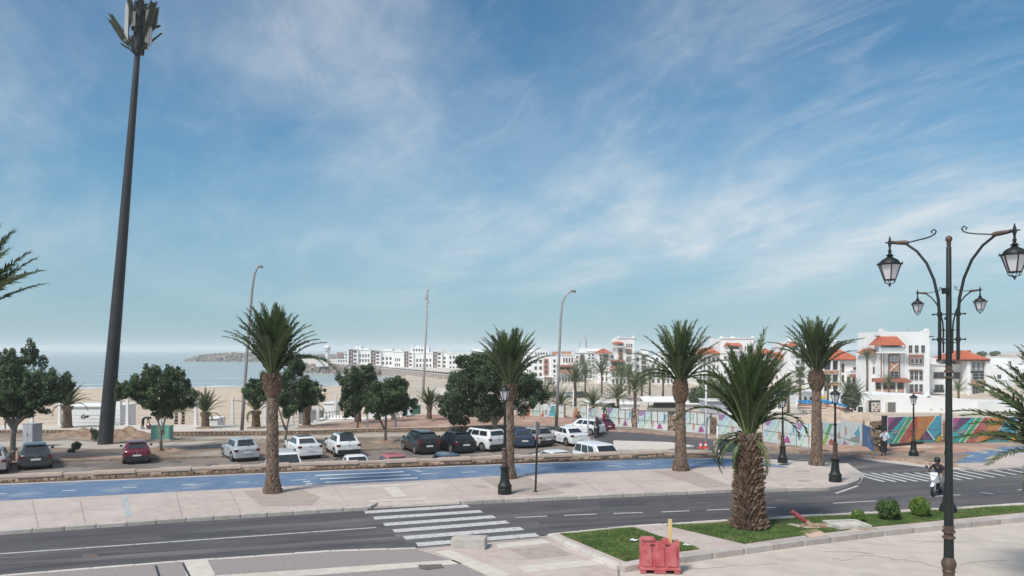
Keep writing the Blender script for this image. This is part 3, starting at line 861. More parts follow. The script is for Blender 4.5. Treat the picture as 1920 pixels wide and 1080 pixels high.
tree(928, 812, 'broad dark tree behind the boxy white off-roader', [(.24, (928, 812), (928, 790), (932, 770)), (.2, (928, 795), (915, 775), (905, 760)), (.15, (930, 792), (945, 775), (960, 762))],
     [(875, 730, 48, 48), (925, 700, 46, 40), (965, 725, 44, 46), (1000, 735, 24, 30), (850, 755, 28, 26), (905, 765, 45, 26), (880, 685, 26, 22), (860, 785, 18, 16)], 34000, 106, size=.17, r=.25)
# round clipped shrubs on the lawn
def shrub(px, py, rpx, rpy, label, m, n, seed, top=0):
    b = P(px, py, GZ-.02, None); s = b.y / FPX; rng = np.random.default_rng(seed)
    t = thing('round_shrub', label, 'shrub', b, 0, 'clipped round shrubs on the lawn')
    mb = MB(); mb.tube([(0, 0, -.05), (.02, 0, rpy*s*.9)], [.04, .02], n=6); mb.build('stem', BARK, t)
    R_ = rpx*s
    bl = [(0, 0, rpy*s*1.02, R_*.93, R_*.93, rpy*s*.97)]
    rn = random.Random(seed)
    for _ in range(26):
        d = Vector((rn.gauss(0, 1), rn.gauss(0, 1), rn.gauss(0, 1))).normalized()
        bl.append((d.x*R_*.8, d.y*R_*.8, rpy*s*1.02 + d.z*rpy*s*.8, R_*.25, R_*.25, R_*.25))
    o = link('foliage', leaf_mesh('foliage', leaf_cloud(bl, n, .032, rng), m), t); o['kind'] = 'stuff'
shrub(1666, 975, 20.5, 19.5, 'largest and darkest clipped round shrub on the lawn', SHRUB, 11000, 201)
shrub(1725, 968.5, 18, 17.5, 'yellow-green clipped round shrub beside the dark one', SHRUBL, 9000, 202)
shrub(1609, 979, 12, 11, 'smallest loose round shrub beside the white concrete cover', SHRUBL, 3500, 203)
tree(140, 852, 'low weedy bush on the dirt left of the mast', [(.03, (140, 852), (140, 840))], [(142, 836, 10, 9), (133, 845, 8, 5)], 1400, 207, m=LEAF2, size=.08, name='low_bush', cat='bush', extra=6, r=.04, group=None)
tree(177, 832, 'small leafy sapling touching the left foot of the mast', [(.03, (177, 832), (177, 820))], [(177, 815, 7, 13)], 1200, 208, m=LEAF, size=.08, name='low_bush', cat='bush', extra=6, r=.04, group=None)
GB = 'trees and bushes before the hotels'
for i, (px, py, rx, ry, Y, lab) in enumerate([(1250, 765, 34, 16, 125, 'grey green bush behind the white pavilion posts'), (1145, 768, 18, 12, 84, 'dusty bush below the broad palm by the pavilion'),
        (1310, 745, 20, 22, 120, 'dusty tree between the tall date palm and the shaggy palm'), (1340, 748, 18, 20, 128, 'green tree left of the shaggy palm crown'),
        (1380, 762, 16, 14, 122, 'low tree before the white gate posts'), (1468, 740, 18, 20, 165, 'grey tree right of the shaggy palm crown'),
        (1598, 750, 20, 19, 141, 'round bushy tree between the blue slides and the long white wall'), (1841, 664, 8, 5, 420, 'left dark tree on the hilltop skyline'), (1866, 664, 9, 5, 420, 'right dark tree on the hilltop skyline'), (1088, 742, 16, 9, 205, 'bush beside the cars parked before the hotels')]):
    b = at(px, py + ry*.95, Y); s = Y / FPX
    t = thing('distant_tree', lab, 'tree', b, 0, GB)
    rn = random.Random(i); bl = [(0, 0, ry*s, rx*s*.8, rx*s*.7, ry*s*.8)]
    for _ in range(14):
        d = Vector((rn.gauss(0, 1), rn.gauss(0, 1), rn.gauss(0, 1))).normalized(); bl.append((d.x*rx*s*.75, d.y*rx*s*.6, ry*s + d.z*ry*s*.7, rx*s*.28, rx*s*.28, ry*s*.3))
    mb = MB(); mb.tube([(0, 0, -.5), (0, 0, ry*s)], [.15, .1], n=6); mb.build('trunk', BARK, t)
    link('foliage', leaf_mesh('foliage', leaf_cloud(bl, 2600, .0016*Y, np.random.default_rng(i)), LEAF2 if i not in (3, 7, 8) else LEAF), t)['kind'] = 'stuff'

# ---------------------------------------------------------------- mast disguised as a palm
def mast():
    b = P(197, 836, 0, LOT); Y = b.y; s = Y / FPX
    t = thing('antenna_mast', 'very tall dark grey mast dressed as a palm with phone antennas on top', 'antenna mast', b)
    def M(x, y, oy=0): return Vector(((x-197)*s, oy, (836-y)*s))
    mb = MB(); mb.tube([M(197, 836), M(228, 470), M(258, 100)], [13.4*s, 9.2*s, 5.0*s], n=20); mb.build('pole', MAST, t, 'auto')
    mb = MB(); mb.lathe([(0, 1.0), (.06, 1.0), (.06, .72)], 24); mb.build('base_plate', MAST, t, 'auto')
    mb = MB(); mb.tube([M(258, 102), M(263, 8)], [8*s, 11*s], n=16)
    for k in range(60):
        a = random.uniform(0, 2*PI); y = random.uniform(10, 100); o = Vector((math.cos(a), math.sin(a), 0)); p = M(258+5*(100-y)/92, y) + o*(9 + 4*(100-y)/92)*s
        mb.box((0, 0, 0), (.16, .10, .34), 0, Matrix.Translation(p) @ Matrix.Rotation(a, 4, 'Z'))
    mb.build('head', BLACKP, t)
    for k in range(46):        # climbing pegs up the right side
        f = k / 45; x, y = 197 + 61*f + (13.0-8.0*f), 836 - 733*f
        link('step_peg', PEG, t, M(x, y) + Vector((.05, 0, 0)))
    for x, y0, y1, oy, w, m in [(243, 12, 82, -.4, 7, PANEL), (258, 28, 55, -.55, 7, DPANEL), (282, 22, 84, -.35, 8.5, DPANEL), (284, 55, 86, -.3, 7, PANEL), (271, 30, 90, .3, 7, PANEL), (251, 20, 84, .4, 7, DPANEL)]:
        mb = MB(); mb.box((0, 0, 0), (w*s, .20, (y1-y0)*s)); o = mb.build('antenna_panel', m, t); o.location = M(x, (y0+y1)/2, oy); o.rotation_euler = (0, R(2), 0)
    def plastic_frond(x0, y0, x1, y1, w, oy):
        a, c = M(x0, y0, oy), M(x1, y1, oy*1.5); mb = MB(); mb.tube([a, c], [.05, .02], n=5)
        d = (c-a)
        for k in range(14):
            f = .12 + .86*k/13; p = a + d*f; l = w*s*(1 - .4*f)
            for sg in (-1, 1):
                q = p + d.normalized()*l*1.3 + Vector((sg*l*.7, sg*l*.6, 0)); u = d.normalized()*.20
                mb.add([p-u, p+u, q], [(0, 1, 2)])
        mb.build('plastic_frond', mat('plastic_frond', (.05, .062, .035), (.09, .08, .05), 3, .7), t)
    for a in [(246, 92, 214, 45, 9, -.3), (244, 88, 230, 55, 8, .3), (240, 50, 234, 10, 7, .2), (272, 62, 290, 12, 13, -.2), (268, 90, 301, 64, 4, 0), (285, 52, 293, 46, 5, .2), (276, 60, 284, 10, 11, .5), (250, 98, 236, 88, 6, -.3), (247, 85, 219, 38, 9, -.5), (276, 80, 292, 25, 10, -.4), (262, 60, 252, 8, 9, -.5), (268, 70, 274, 6, 9, .5), (280, 86, 270, 98, 6, -.3), (262, 40, 256, 4, 9, .3), (266, 30, 268, 2, 8, -.3)]:
        plastic_frond(*a)
    for x, y in [(259, 6), (275, 8), (269, 3), (247, 6)]:
        mb = MB(); mb.tube([M(x, y+12), M(x, y-3)], .03, n=5); mb.ball(M(x, y), .09, 8, 5); mb.build('whip_antenna', BLACKP, t)
    mb = MB(); mb.tube([M(262, 28), M(282, 30)], .05, n=6); mb.tube([M(262, 15), M(275, 15)], .12, n=6); mb.tube([M(250, 88), M(246, 80)], .06, n=6); mb.tube([M(262, 96), M(282, 86)], .06, n=6)
    mb.build('bracket', STEEL, t)
PANEL = mat('antenna_panel_grey', (.42, .41, .41), rough=.6)
DPANEL = mat('antenna_panel_dark', (.15, .16, .15), rough=.6)
_m = MB(); _m.box((0, 0, 0), (.22, .03, .03)); PEG = _m.mesh('step_peg', STEEL)
mast()

# ---------------------------------------------------------------- lamps
def lantern_mesh(n=6, open_top=False):
    fr, gl = MB(), MB()
    # hangs from z=0 down; unit height 1: dome, glass body, bottom finial
    fr.lathe([(0, .02), (-.03, .05), (-.10, .035), (-.14, .07), (-.16, .11), (-.18, .06), (-.22, .10), (-.27, .20), (-.33, .25), (-.37, .26), (-.375, .33), (-.40, .33)], 16)
    zt, zb, rt, rb = -.395, -.80, .30, .15
    def rp(r, k, z): a = 2*PI*k/n; return Vector((r*math.cos(a), r*math.sin(a), z))
    for k in range(n):
        fr.tube([rp(rt, k, zt), rp(rb, k, zb)], .016, n=5)
        fr.tube([rp(rt+.03, k, zt-.01), rp(rt+.03, k, zt+.06)], [.02, .008], n=4)
        fr.tube([rp(rb, k, zb), rp(rb, k+1, zb)], .016, n=4)
        fr.tube([rp(rt, k, zt), rp(rt, k+1, zt)], .02, n=4)
        fr.tube([rp(rb, k, zb), rp(rb*.9, k, zb-.07), rp(.02, k, zb-.12)], .010, n=4)
        a, b, c, d = rp(rt*.97, k, zt), rp(rt*.97, k+1, zt), rp(rb*.97, k+1, zb), rp(rb*.97, k, zb)
        gl.add([a, b, c, d], [(0, 1, 2, 3)])
    fr.lathe([(-.90, .02), (-.93, .035), (-.96, .02), (-1.0, .004)], 8)
    return fr.mesh('lantern', GREENB, 'auto'), gl.mesh('lantern_pane', LGLASS)
LF, LG = lantern_mesh()
def double_lamp(px, Y, z0, top, label, s=1.0, az=(135, -45), arm=1.08, group='tall twin-armed lamp posts on the plaza side'):
    b = Vector(((px-CXP)/FPX*Y, Y, z0)); h = top - z0
    t = thing('twin_arm_lamp', label, 'street lamp', b, 0, group)
    mb = MB(); mb.lathe([(0, .31), (.12, .31), (.16, .27), (.22, .28), (.30, .22), (.5, .17), (.95, .14), (1.05, .16), (1.10, .12)], 20); mb.build('base', GREENB, t, 'auto')
    mb = MB(); mb.lathe([(1.1, .105), (2.1, .10)], 20); mb.build('lower_shaft', BRONZE, t, 'auto')
    mb = MB(); mb.lathe([(2.1, .092), (4.2, .068), (6.3, .052), (h-.32, .044), (h-.30, .03)], 20); mb.build('pole', GREENB, t, 'auto')
    for z, r in ((2.22, .132), (2.86, .115), (5.9, .082)):
        mb = MB()
        if z < 2.5: mb.lathe([(z-.2, .10), (z-.12, .115), (z-.10, .10), (z-.06, .12), (z, .132), (z+.05, .125), (z+.1, .10), (z+.13, .09)], 20)
        else: mb.lathe([(z-.16, r-.03), (z-.15, r), (z-.12, r), (z-.11, r-.03), (z-.05, r-.03), (z-.04, r), (z+.0, r), (z+.01, r-.03), (z+.05, r-.02), (z+.08, r-.02), (z+.09, r-.04)], 20)
        mb.build('collar', BRONZE, t, 'auto')
    mb = MB(); mb.lathe([(h-.30, .035), (h-.24, .045), (h-.22, .03)], 12); mb.ball((0, 0, h-.165), .062, 12, 8, sc=(1, 1, 1.1)); mb.build('ball_finial', BRONZE, t, 'auto')
    mb = MB(); mb.box((-.08, -.02, h-1.15), (.09, .09, .11)); mb.build('sensor_box', GREENB, t)
    for a in az:
        d = Vector((math.cos(R(a)), math.sin(R(a)), 0)); o = .16; ks = (arm-o)/(1.7-o)
        def Q(r, z): return d*r + Vector((0, 0, z))
        def A(r, z): return d*(o + (r-o)*ks) + Vector((0, 0, z))
        zt = h - .12; dz = zt - 8.42
        path = [Q(o, 6.15+dz), Q(o, 6.9+dz), A(.2, 7.25+dz), A(.33, 7.62+dz), A(.55, 7.95+dz), A(.85, 8.2+dz), A(1.18, zt-.06), A(1.4, zt-.03), Q(arm, zt)]
        mb = MB(); mb.tube(path, [.032, .030, .028, .026, .025, .024, .024, .034, .028], n=10)
        sc = [A(1.25, zt-.05), A(.95, zt-.02), A(.62, zt+.01), A(.42, zt+.04), A(.30, zt+.08), A(.26, zt+.13), A(.32, zt+.17), A(.41, zt+.14), A(.38, zt+.10)]
        mb.tube(sc, .014, n=6); mb.lathe([(path[0].z-.08, .012), (path[0].z-.03, .036), (path[0].z, .03)], 8, (path[0].x, path[0].y, 0))
        am = mb.build('arm', GREENB, t, 'auto')
        mb = MB(); mb.tube([Q(arm-.36, zt-.035), Q(arm-.30, zt-.03), Q(arm-.18, zt-.02), Q(arm-.08, zt-.01)], [.028, .042, .040, .030], n=10); mb.build('sleeve', BRONZE, am, 'auto')
        mb = MB(); mb.tube([Q(arm, zt+.13), Q(arm, zt+.05), Q(arm, zt-.02), Q(arm, zt-.1), Q(arm, zt-.22)], [.006, .026, .04, .02, .024], n=8); mb.tube([Q(arm-.08, zt), Q(arm+.09, zt)], [.03, .012], n=6); mb.build('hanger', GREENB, am, 'auto')
        for zz in (6.95, 6.47):
            mb = MB(); z_ = zz - (8.42-zt); mb.tube([Q(-.02, z_), Q(o+.11, z_)], .014, n=6); mb.tube([Q(o, z_-.04), Q(o, z_+.04)], .045, n=10); mb.ball(Q(o+.12, z_), .022, 6, 4); mb.build('clamp', GREENB, am, 'auto')
        ln = link('lantern', LF, am, Q(arm, zt-.14), (0, 0, R(a)), (.73, .73, .76))
        link('lantern_pane', LG, am, Q(arm, zt-.14), (0, 0, R(a)), (.73, .73, .76))
        mb = MB(); mb.lathe([(0, .03), (.05, .06), (.14, .055), (.2, .03)], 8); bl = mb.build('bulb', LGLASS, am, 'auto'); bl.location = Q(arm, zt-.72)
double_lamp(1779, 14.7, 0, 8.56, 'large twin-armed iron lamp post in the right foreground', az=(133, -47))
double_lamp(1777.5, 29.3, GZ, 8.62, 'farther twin-armed lamp post whose base stands on the lawn behind the big one', az=(133, -47))

def post_lamp(px, py, pyt, label, base_w, dz=KZ, crownkind='dome', basez=None):
    b = P(px, py, dz, basez); s = b.y / FPX; h = (py - pyt) * s; k = base_w*s/.66; hs = h/4.85
    t = thing('post_lamp', label, 'street lamp', b, 0, 'single iron lamp posts along the road')
    def L(pr): return [(z*hs, r*k) for z, r in pr]
    mb = MB(); mb.lathe(L([(0, .33), (.22, .33), (.25, .30), (.30, .33), (.38, .33), (.44, .27), (.60, .22), (.95, .185), (1.10, .19), (1.14, .24), (1.18, .24), (1.2, .15)]), 10); mb.build('base', GREENB, t, 'auto')
    mb = MB(); mb.lathe(L([(1.19, .13), (1.28, .15), (1.38, .13), (1.42, .18), (1.46, .13), (1.9, .12), (1.96, .17), (2.0, .12), (2.02, .09)]), 12); mb.build('collar', BRONZE, t, 'auto')
    mb = MB(); mb.lathe(L([(2.02, .075), (2.9, .065), (2.92, .10), (2.98, .10), (3.0, .06), (3.9, .05), (4.0, .09), (4.05, .05)]), 12); mb.build('shaft', GREENB, t, 'auto')
    # lantern sitting on top, wider at the top
    fr, gl = MB(), MB(); n = 6; z0, z1, r0, r1 = 4.12*hs, 4.52*hs, .12*k, .25*k
    def rp(r, q, z): a = 2*PI*q/n; return Vector((r*math.cos(a), r*math.sin(a), z))
    for q in range(n):
        fr.tube([rp(.03, q, z0-.12*hs), rp(r0*1.5, q, z0-.02), rp(r0, q, z0)], .014, n=4)
        fr.tube([rp(r0, q, z0), rp(r1, q, z1)], .016, n=4); fr.tube([rp(r1, q, z1), rp(r1, q+1, z1)], .018, n=4); fr.tube([rp(r1*1.08, q, z1), rp(r1*1.1, q, z1+.09)], [.02, .006], n=4)
        gl.add([rp(r0*.95, q, z0), rp(r0*.95, q+1, z0), rp(r1*.95, q+1, z1), rp(r1*.95, q, z1)], [(0, 1, 2, 3)])
    fr.lathe([(z1, r1*.98), (z1+.03, r1*.9), (z1+.10*hs, r1*.75), (z1+.17*hs, r1*.4), (z1+.20*hs, r1*.42), (z1+.22*hs, r1*.2), (z1+.33*hs, .01)], 12)
    fo = fr.build('lantern', GREENB, t, 'auto'); gl.build('lantern_pane', LGLASS, fo)
post_lamp(946.5, 926, 718, 'iron lamp post in front of the date palm beside the sign pole', 27)
post_lamp(1566, 903, 727, 'iron lamp post on the rounded end of the pavement by the zebra crossing', 23)
post_lamp(1713, 857, 737, 'iron lamp post on the rubble in front of the bright painted panels', 17, dz=.05)
post_lamp(1467.5, 867.5, 742, 'iron lamp post half behind a drooping frond of the shaggy palm', 18, dz=.1)

def pole_light(name, label, px, py, pts, r, head, base=LOT, group='tall grey light poles', m=STEEL):
    b = P(px, py, 0, base); s = b.y/FPX
    t = thing(name, label, 'light pole', b, 0, group)
    mb = MB(); n = len(pts); mb.tube([Vector(((x-px)*s, 0, (py-y)*s)) for x, y in pts], [r*(1-.6*i/(n-1)) for i in range(n)], n=10); mb.build('pole', m, t, True)
    mb = MB(); mb.lathe([(0, r*1.8), (.12, r*1.8), (.14, r*1.2)], 10); mb.build('base_plate', m, t)
    x, y, w = head; c = Vector(((x-px)*s, 0, (py-y)*s))
    mb = MB(); mb.ball((0, 0, 0), w, 10, 6, sc=(1.0, .8, .55)); o = mb.build('lamp_head', m, t, True); o.location = c; o.rotation_euler = (0, R(25), 0)
pole_light('highway_light', 'tall light pole with a round head left of the first tall palm', 453, 815, [(453, 815), (459, 720), (467, 610), (473, 540), (477, 515), (482, 503), (487, 499)], .16, (488, 499, .28))
pole_light('highway_light', 'tall light pole with a hooked head behind the parked cars near the road', 1043, 803, [(1043, 803), (1047, 700), (1051, 600), (1054, 568), (1061, 553), (1072, 546)], .15, (1075, 545, .30))
# slender high mast with devices
b = P(793, 745, 0, -4.6); s = b.y/FPX
t = thing('slender_mast', 'very thin lattice mast with small devices rising behind the small trees', 'mast', b)
mb = MB(); mb.tube([Vector(((x-793)*s, 0, (745-y)*s)) for x, y in [(793, 745), (797, 660), (800, 600), (803, 533)]], [.32, .24, .18, .06], n=8); mb.build('pole', STEEL, t, True)
for x, y in [(802, 545), (801, 556), (799, 560), (803, 566), (800, 574), (801, 552)]:
    mb = MB(); mb.box((0, 0, 0), (.55, .4, .5)); o = mb.build('device', STEEL, t); o.location = Vector(((x-793)*s, 0, (745-y)*s))
GW = 'slim white poles beyond the car park'
for px, py, pyt, Y, lab in [(1075, 790, 718, 73, 'slim white pole beside the orange painted panel'), (1102.5, 812, 748, 64, 'slim white pole behind the white saloon near the motorbike'), (1324, 833, 672, 57, 'pale grey pole in front of a white panel left of the shaggy palm'), (1345, 838, 790, 55.5, 'short grey pole by the far kerb near the traffic cones')]:
    b = at(px, py, Y); s = Y/FPX; b.z = LOT
    t = thing('slim_pole', lab, 'pole', b, 0, GW)
    mb = MB(); mb.tube([(0, 0, -.1), (0, 0, (py-pyt)*s)], [.09, .05], n=8); mb.build('pole', WPOST, t, True); mb = MB(); mb.box((0, 0, .05), (.3, .3, .1)); mb.build('base_plate', WPOST, t)

# sign pole with box
b = P(1004, 922, KZ, None); s = b.y/FPX
t = thing('sign_pole', 'thin dark pole with a small box sign, right of the iron lamp post', 'sign pole', b)
mb = MB(); mb.tube([(0, 0, 0), (4*s, 0, (922-797)*s)], .045, n=8); mb.build('pole', BLACKP, t)
mb = MB(); mb.box((3*s, 0, 118*s), (.10, .5, .62)); mb.box((7*s, -.1, 118*s), (.06, .34, .5)); mb.build('signal_box', mat('signal_grey', (.14, .14, .15), rough=.6), t)
mb = MB(); mb.lathe([(0, .12), (.03, .12), (.03, .05)], 10); mb.build('base_plate', BLACKP, t)
# ---------------------------------------------------------------- low stone walls
def rock_mesh(name, m, seed, sub=1):
    rn = random.Random(seed); bm = bmesh.new(); bmesh.ops.create_icosphere(bm, subdivisions=sub, radius=.5)
    for v in bm.verts: v.co *= rn.uniform(.78, 1.15)
    me = bpy.data.meshes.new(name); bm.to_mesh(me); bm.free(); me.materials.append(m); return me
STN = [rock_mesh('stone', STONE, i) for i in range(6)]
def cuboid_stone(seed):
    rn = random.Random(seed); bm = bmesh.new(); bmesh.ops.create_cube(bm, size=1)
    bmesh.ops.bevel(bm, geom=list(bm.edges), offset=.16, segments=1, affect='EDGES')
    for v in bm.verts: v.co += Vector((rn.uniform(-.06, .06), rn.uniform(-.09, .09), rn.uniform(-.06, .06)))
    me = bpy.data.meshes.new('stone'); bm.to_mesh(me); bm.free(); me.materials.append(STONE); return me
CST = [cuboid_stone(i) for i in range(7)]
wall = thing('low_stone_wall', 'low stone wall with a smooth pinkish cap between the blue path and car park', 'wall', P(700, 879, KZ, 0.0))
wl_loc = wall.location.copy()
wpts = [P(x, y, KZ, 0.0) for x, y in [(-90, 909), (0, 905.5), (280, 893), (560, 881), (700, 876), (1000, 865), (1260, 856), (1344, 857)]]
def along(pv, step, f):
    for a, b in zip(pv, pv[1:]):
        d = b - a; n = max(1, round(d.length/step)); an = math.atan2(d.y, d.x)
        for i in range(n): f(a + d*((i+.5)/n), an, d.length/n)
mb = MB()
for a, b_ in zip(wpts, wpts[1:]):
    d = (b_-a); an = math.atan2(d.y, d.x); nrm = Vector((-math.sin(an), math.cos(an), 0)); c = (a+b_)/2 + nrm*.28 - wl_loc; c.z = (-.9+.30)/2 - KZ
    mb.box((0, 0, 0), (d.length+.05, .30, 1.20), 0, Matrix.Translation(c) @ Matrix.Rotation(an, 4, 'Z'))
mb.build('wall_core', WALLC, wall)
def _st(p, an, L):
    nrm = Vector((-math.sin(an), math.cos(an), 0))
    px = CXP + FPX*p.x/p.y
    for r_ in range(1):
        h = random.uniform(.10, .18)
        q = p + nrm*(.14 + random.uniform(-.03, .02)) - wl_loc
        link('stone', random.choice(CST), wall, (q.x, q.y, h*.5 - .02), (random.uniform(-.1, .1), random.uniform(-.06, .06), an + random.uniform(-.08, .08)), (L*random.uniform(.9, 1.05), .26, h))
along(wpts, .29, _st)
def _cap(p, an, L):
    nrm = Vector((-math.sin(an), math.cos(an), 0)); q = p + nrm*.27 - wl_loc
    link('coping', CAPM, wall, (q.x, q.y, .25 + random.uniform(-.004, .004)), (random.uniform(-.02, .02), random.uniform(-.003, .003), an), (L*1.06, .50 + random.uniform(-.012, .012), .20))
_kb2 = bmesh.new(); bmesh.ops.create_cube(_kb2, size=1.0); bmesh.ops.bevel(_kb2, geom=list(_kb2.edges), offset=.22, segments=2, affect='EDGES')
CAPM = bpy.data.meshes.new('coping'); _kb2.to_mesh(CAPM); CAPM.materials.append(WALLC); _kb2.free()
along(wpts, 2.6, _cap)
# side step of the car park at the right end of the wall
mb = MB(); a = P(1344.5, 858, 0); b_ = Vector(((RIGHTX-CXP)/FPX*yd(RIGHTX, 8), yd(RIGHTX, 8), 0))
mb.add([(a.x, a.y, LOT-.1), (b_.x, b_.y, LOT-.1), (b_.x, b_.y, LOT+.0), (a.x, a.y, .15), (a.x-.25, a.y, LOT-.1), (b_.x-.25, b_.y, LOT-.1), (b_.x-.25, b_.y, LOT+0), (a.x-.25, a.y, .15)], [(0, 1, 2, 3), (5, 4, 7, 6), (3, 2, 6, 7), (4, 0, 3, 7), (1, 5, 6, 2)])
mb.build('retaining_step', WALLC)['kind'] = 'structure'
# kerb & dirt verge behind the far row of cars
VZ = .14
verge = sheet('verge', [(-140, 872), (0, 868), (100, 863), (420, 854), (700, 841), (860, 835), (960, 824), (1060, 812), (1100, 804), (1130, 801), (1050, 796), (700, 806), (-140, 812)], VZ, DIRT, base=LOT)
kerb([(-140, 872), (0, 868), (100, 863), (420, 854), (700, 841), (860, 835), (960, 824), (1060, 812), (1100, 804)], VZ+.01, .2, .22, verge, base=LOT, L=1.2, me=unit_block('dusty_kerb_stone', mat('dusty_kerb', (.22, .17, .135), (.30, .24, .19), 3, .9, .3, 15)))
sheet('reddish_soil', [(-140, 870), (0, 866), (100, 861), (240, 857), (235, 846), (60, 848), (-140, 850)], VZ+.004, REDDIRT, parent=verge, base=LOT)
sheet('footpath', [(330, 822), (560, 823), (880, 814), (960, 809), (1000, 803), (880, 809), (560, 817), (330, 819)], VZ+.006, mat('pale_dust', (.40, .345, .29), (.46, .40, .34), 1, .9), parent=verge, base=LOT)
sheet('footpath', [(-140, 830), (0, 828), (130, 826), (250, 832), (420, 826), (330, 838), (190, 842), (60, 838), (-140, 838)], VZ+.006, MATS['pale_dust'], parent=verge, base=LOT)
# promenade beyond the second wall
prom = sheet('promenade', [(-140, 812), (300, 812), (540, 806), (1130, 797), (1130, 783), (1000, 775), (790, 776), (720, 784), (640, 784), (545, 797), (300, 797), (-140, 798)], VZ+.02, CREAM, base=LOT)
sheet('earth_terrace', [(548, 804), (1120, 796.5), (1120, 785), (1000, 776), (792, 777), (724, 785), (650, 785.5)], VZ+.03, REDDIRT, parent=prom, base=LOT)
w2 = thing('garden_wall', 'long low rubble wall behind the parked cars edging the promenade', 'wall', P(600, 815, 0, LOT))
def seg_wall(root, pts, h, th, me_m, base, stones=True, seed=1, capm=WALLC):
    rn = random.Random(seed); pv = [P(x, y, 0, base) for x, y in pts]; o = root.location
    core, cp, st = MB(), MB(), MB()
    for a, b in zip(pv, pv[1:]):
        d = b-a; an = math.atan2(d.y, d.x); M = Matrix.Translation((a+b)/2 - o) @ Matrix.Rotation(an, 4, 'Z')
        core.box((0, .1, h*.45), (d.length, th*.7, h*.9), 0, M); cp.box((0, .05, h*.94), (d.length+.02, th*1.1, h*.14), 0, M)
        n = int(d.length/.34)
        for i in range(n):
            for r_ in range(2):
                x = -d.length/2 + (i+.5*(r_ % 2)+.3)*.34; hh = h*.4
                st.box((x, -th*.25, hh*(r_+.5)), (.30*rn.uniform(.8, 1.1), th*.35*rn.uniform(.8, 1.3), hh*.86), 0, M, top=.85)
    core.build('wall_core', me_m, root); cp.build('coping', capm, root)
    s = st.build('stones', STONE, root); s['kind'] = 'stuff'
seg_wall(w2, [(318, 820), (560, 817.5), (700, 813), (880, 810), (960, 806)], .50, .4, WALLC, LOT)
w3 = thing('garden_wall', 'low broken wall by the grey cabinet, left of the mast', 'wall', P(60, 815, 0, LOT))
seg_wall(w3, [(-100, 816), (60, 815), (150, 815)], .45, .4, WALLC, LOT, seed=3)
tag(w2, group='low walls edging the promenade'); tag(w3, group='low walls edging the promenade')
# earth heaps
def heap(px, py, rx, ry, h, base, label, m, seed, n=22, name='earth_heap', cat='earth heap', group='heaps of dug earth'):
    rn = random.Random(seed); b = P(px, py, 0, base); vs, fs = [], []
    ph = [rn.uniform(0, 6.3) for _ in range(6)]
    for i in range(n+1):
        for j in range(n+1):
            u, v = i/n*2-1, j/n*2-1; r = math.hypot(u, v)
            z = max(0, 1-r)**.8 * h * (.75 + .25*math.sin(u*5+ph[0])*math.cos(v*4+ph[1]) + .18*math.sin(u*13+ph[2]+v*11)) + rn.uniform(-.03, .03)*h*(r < .95)
            vs.append((u*rx, v*ry, z - .02))
    for i in range(n):
        for j in range(n): fs.append((i*(n+1)+j, (i+1)*(n+1)+j, (i+1)*(n+1)+j+1, i*(n+1)+j+1))
    me = bpy.data.meshes.new(name); me.from_pydata(vs, [], fs); me.materials.append(m); o = link(name, me, None, b); tag(o, label, cat, group)
mat('pale_earth', (.40, .30, .225), (.50, .395, .31), 1, .95, .4, 8)
HEAPM = mat('dug_earth', (.22, .145, .10), (.33, .23, .165), 1.4, .95, .6, 8)
heap(232, 822, 3.4, 1.6, 1.05, LOT+.1, 'brown heap of dug earth just right of the mast foot', HEAPM, 1)
heap(150, 818, 2.6, 1.4, .9, LOT+.1, 'brown heap of dug earth left of the mast behind the bush', HEAPM, 2)
heap(300, 846, 2.2, .8, .35, LOT+.1, 'low mound of clods around the foot of the rounded tree', HEAPM, 3)
heap(1560, 792, 5, 3, 1.6, -1.6, 'pointed sandy heap behind the white panels left of the blue door', MATS['pale_earth'], 4)
heap(1608, 792, 5, 3, 1.5, -1.6, 'pointed sandy heap behind the blue door', MATS['pale_earth'], 5)
heap(1750, 845, 6.5, 3.2, .5, g(*P(1750, 845).xy)-.05, 'reddish rubble spread in front of the bright painted panels', REDDIRT, 6)
# tree pits at small palms
for px, py in [(385, 806), (480, 806), (575, 803), (671, 797), (739, 793), (805, 791), (722, 833)]:
    b = P(px, py, 0, LOT); mb = MB(); mb.lathe([(-.02, .9), (.12, .8), (.2, .35)], 14, (0, 0, 0)); o = mb.build('soil_mound', HEAPM); o.location = b + Vector((0, 0, .12)); o['kind'] = 'stuff'
# kerb island by the far road
isl = sheet('kerb_island', [(1150, 826), (1255, 829), (1300, 836), (1250, 842), (1150, 842)], .15, CREAM, base=LOT)
kerb([(1150, 826), (1255, 829), (1300, 836), (1250, 842), (1150, 842)], .16, .2, .2, isl, base=LOT, me=KBW)
# far kerb and pavement of the far road
fk = [(1100, 801), (1135, 805.5), (1180, 807.5), (1252, 813), (1330, 819), (1400, 827), (1500, 842), (1560, 848), (1640, 855), (1700, 860)]
def PB(x, y, dz=0):
    z = LOT
    for _ in range(30):
        v = G(x, y, z+dz); z += .5*(g(v.x, v.y)-z)
    return v
fpave_pts = [PB(x, y, .12) for x, y in fk] + [PB(x, y, .12) for x, y in [(1745, 866), (1790, 868), (1820, 852), (1750, 840), (1640, 846), (1540, 841), (1430, 828), (1330, 809), (1250, 803), (1135, 799), (1100, 797)]]
bm = bmesh.new(); bm.faces.new([bm.verts.new(v) for v in fpave_pts]); bmesh.ops.triangulate(bm, faces=list(bm.faces)); bmesh.ops.recalc_face_normals(bm, faces=list(bm.faces))
me = bpy.data.meshes.new('far_pavement'); bm.to_mesh(me); bm.free(); me.materials.append(DIRT)
fpave = link('far_pavement', me); fpave['kind'] = 'structure'
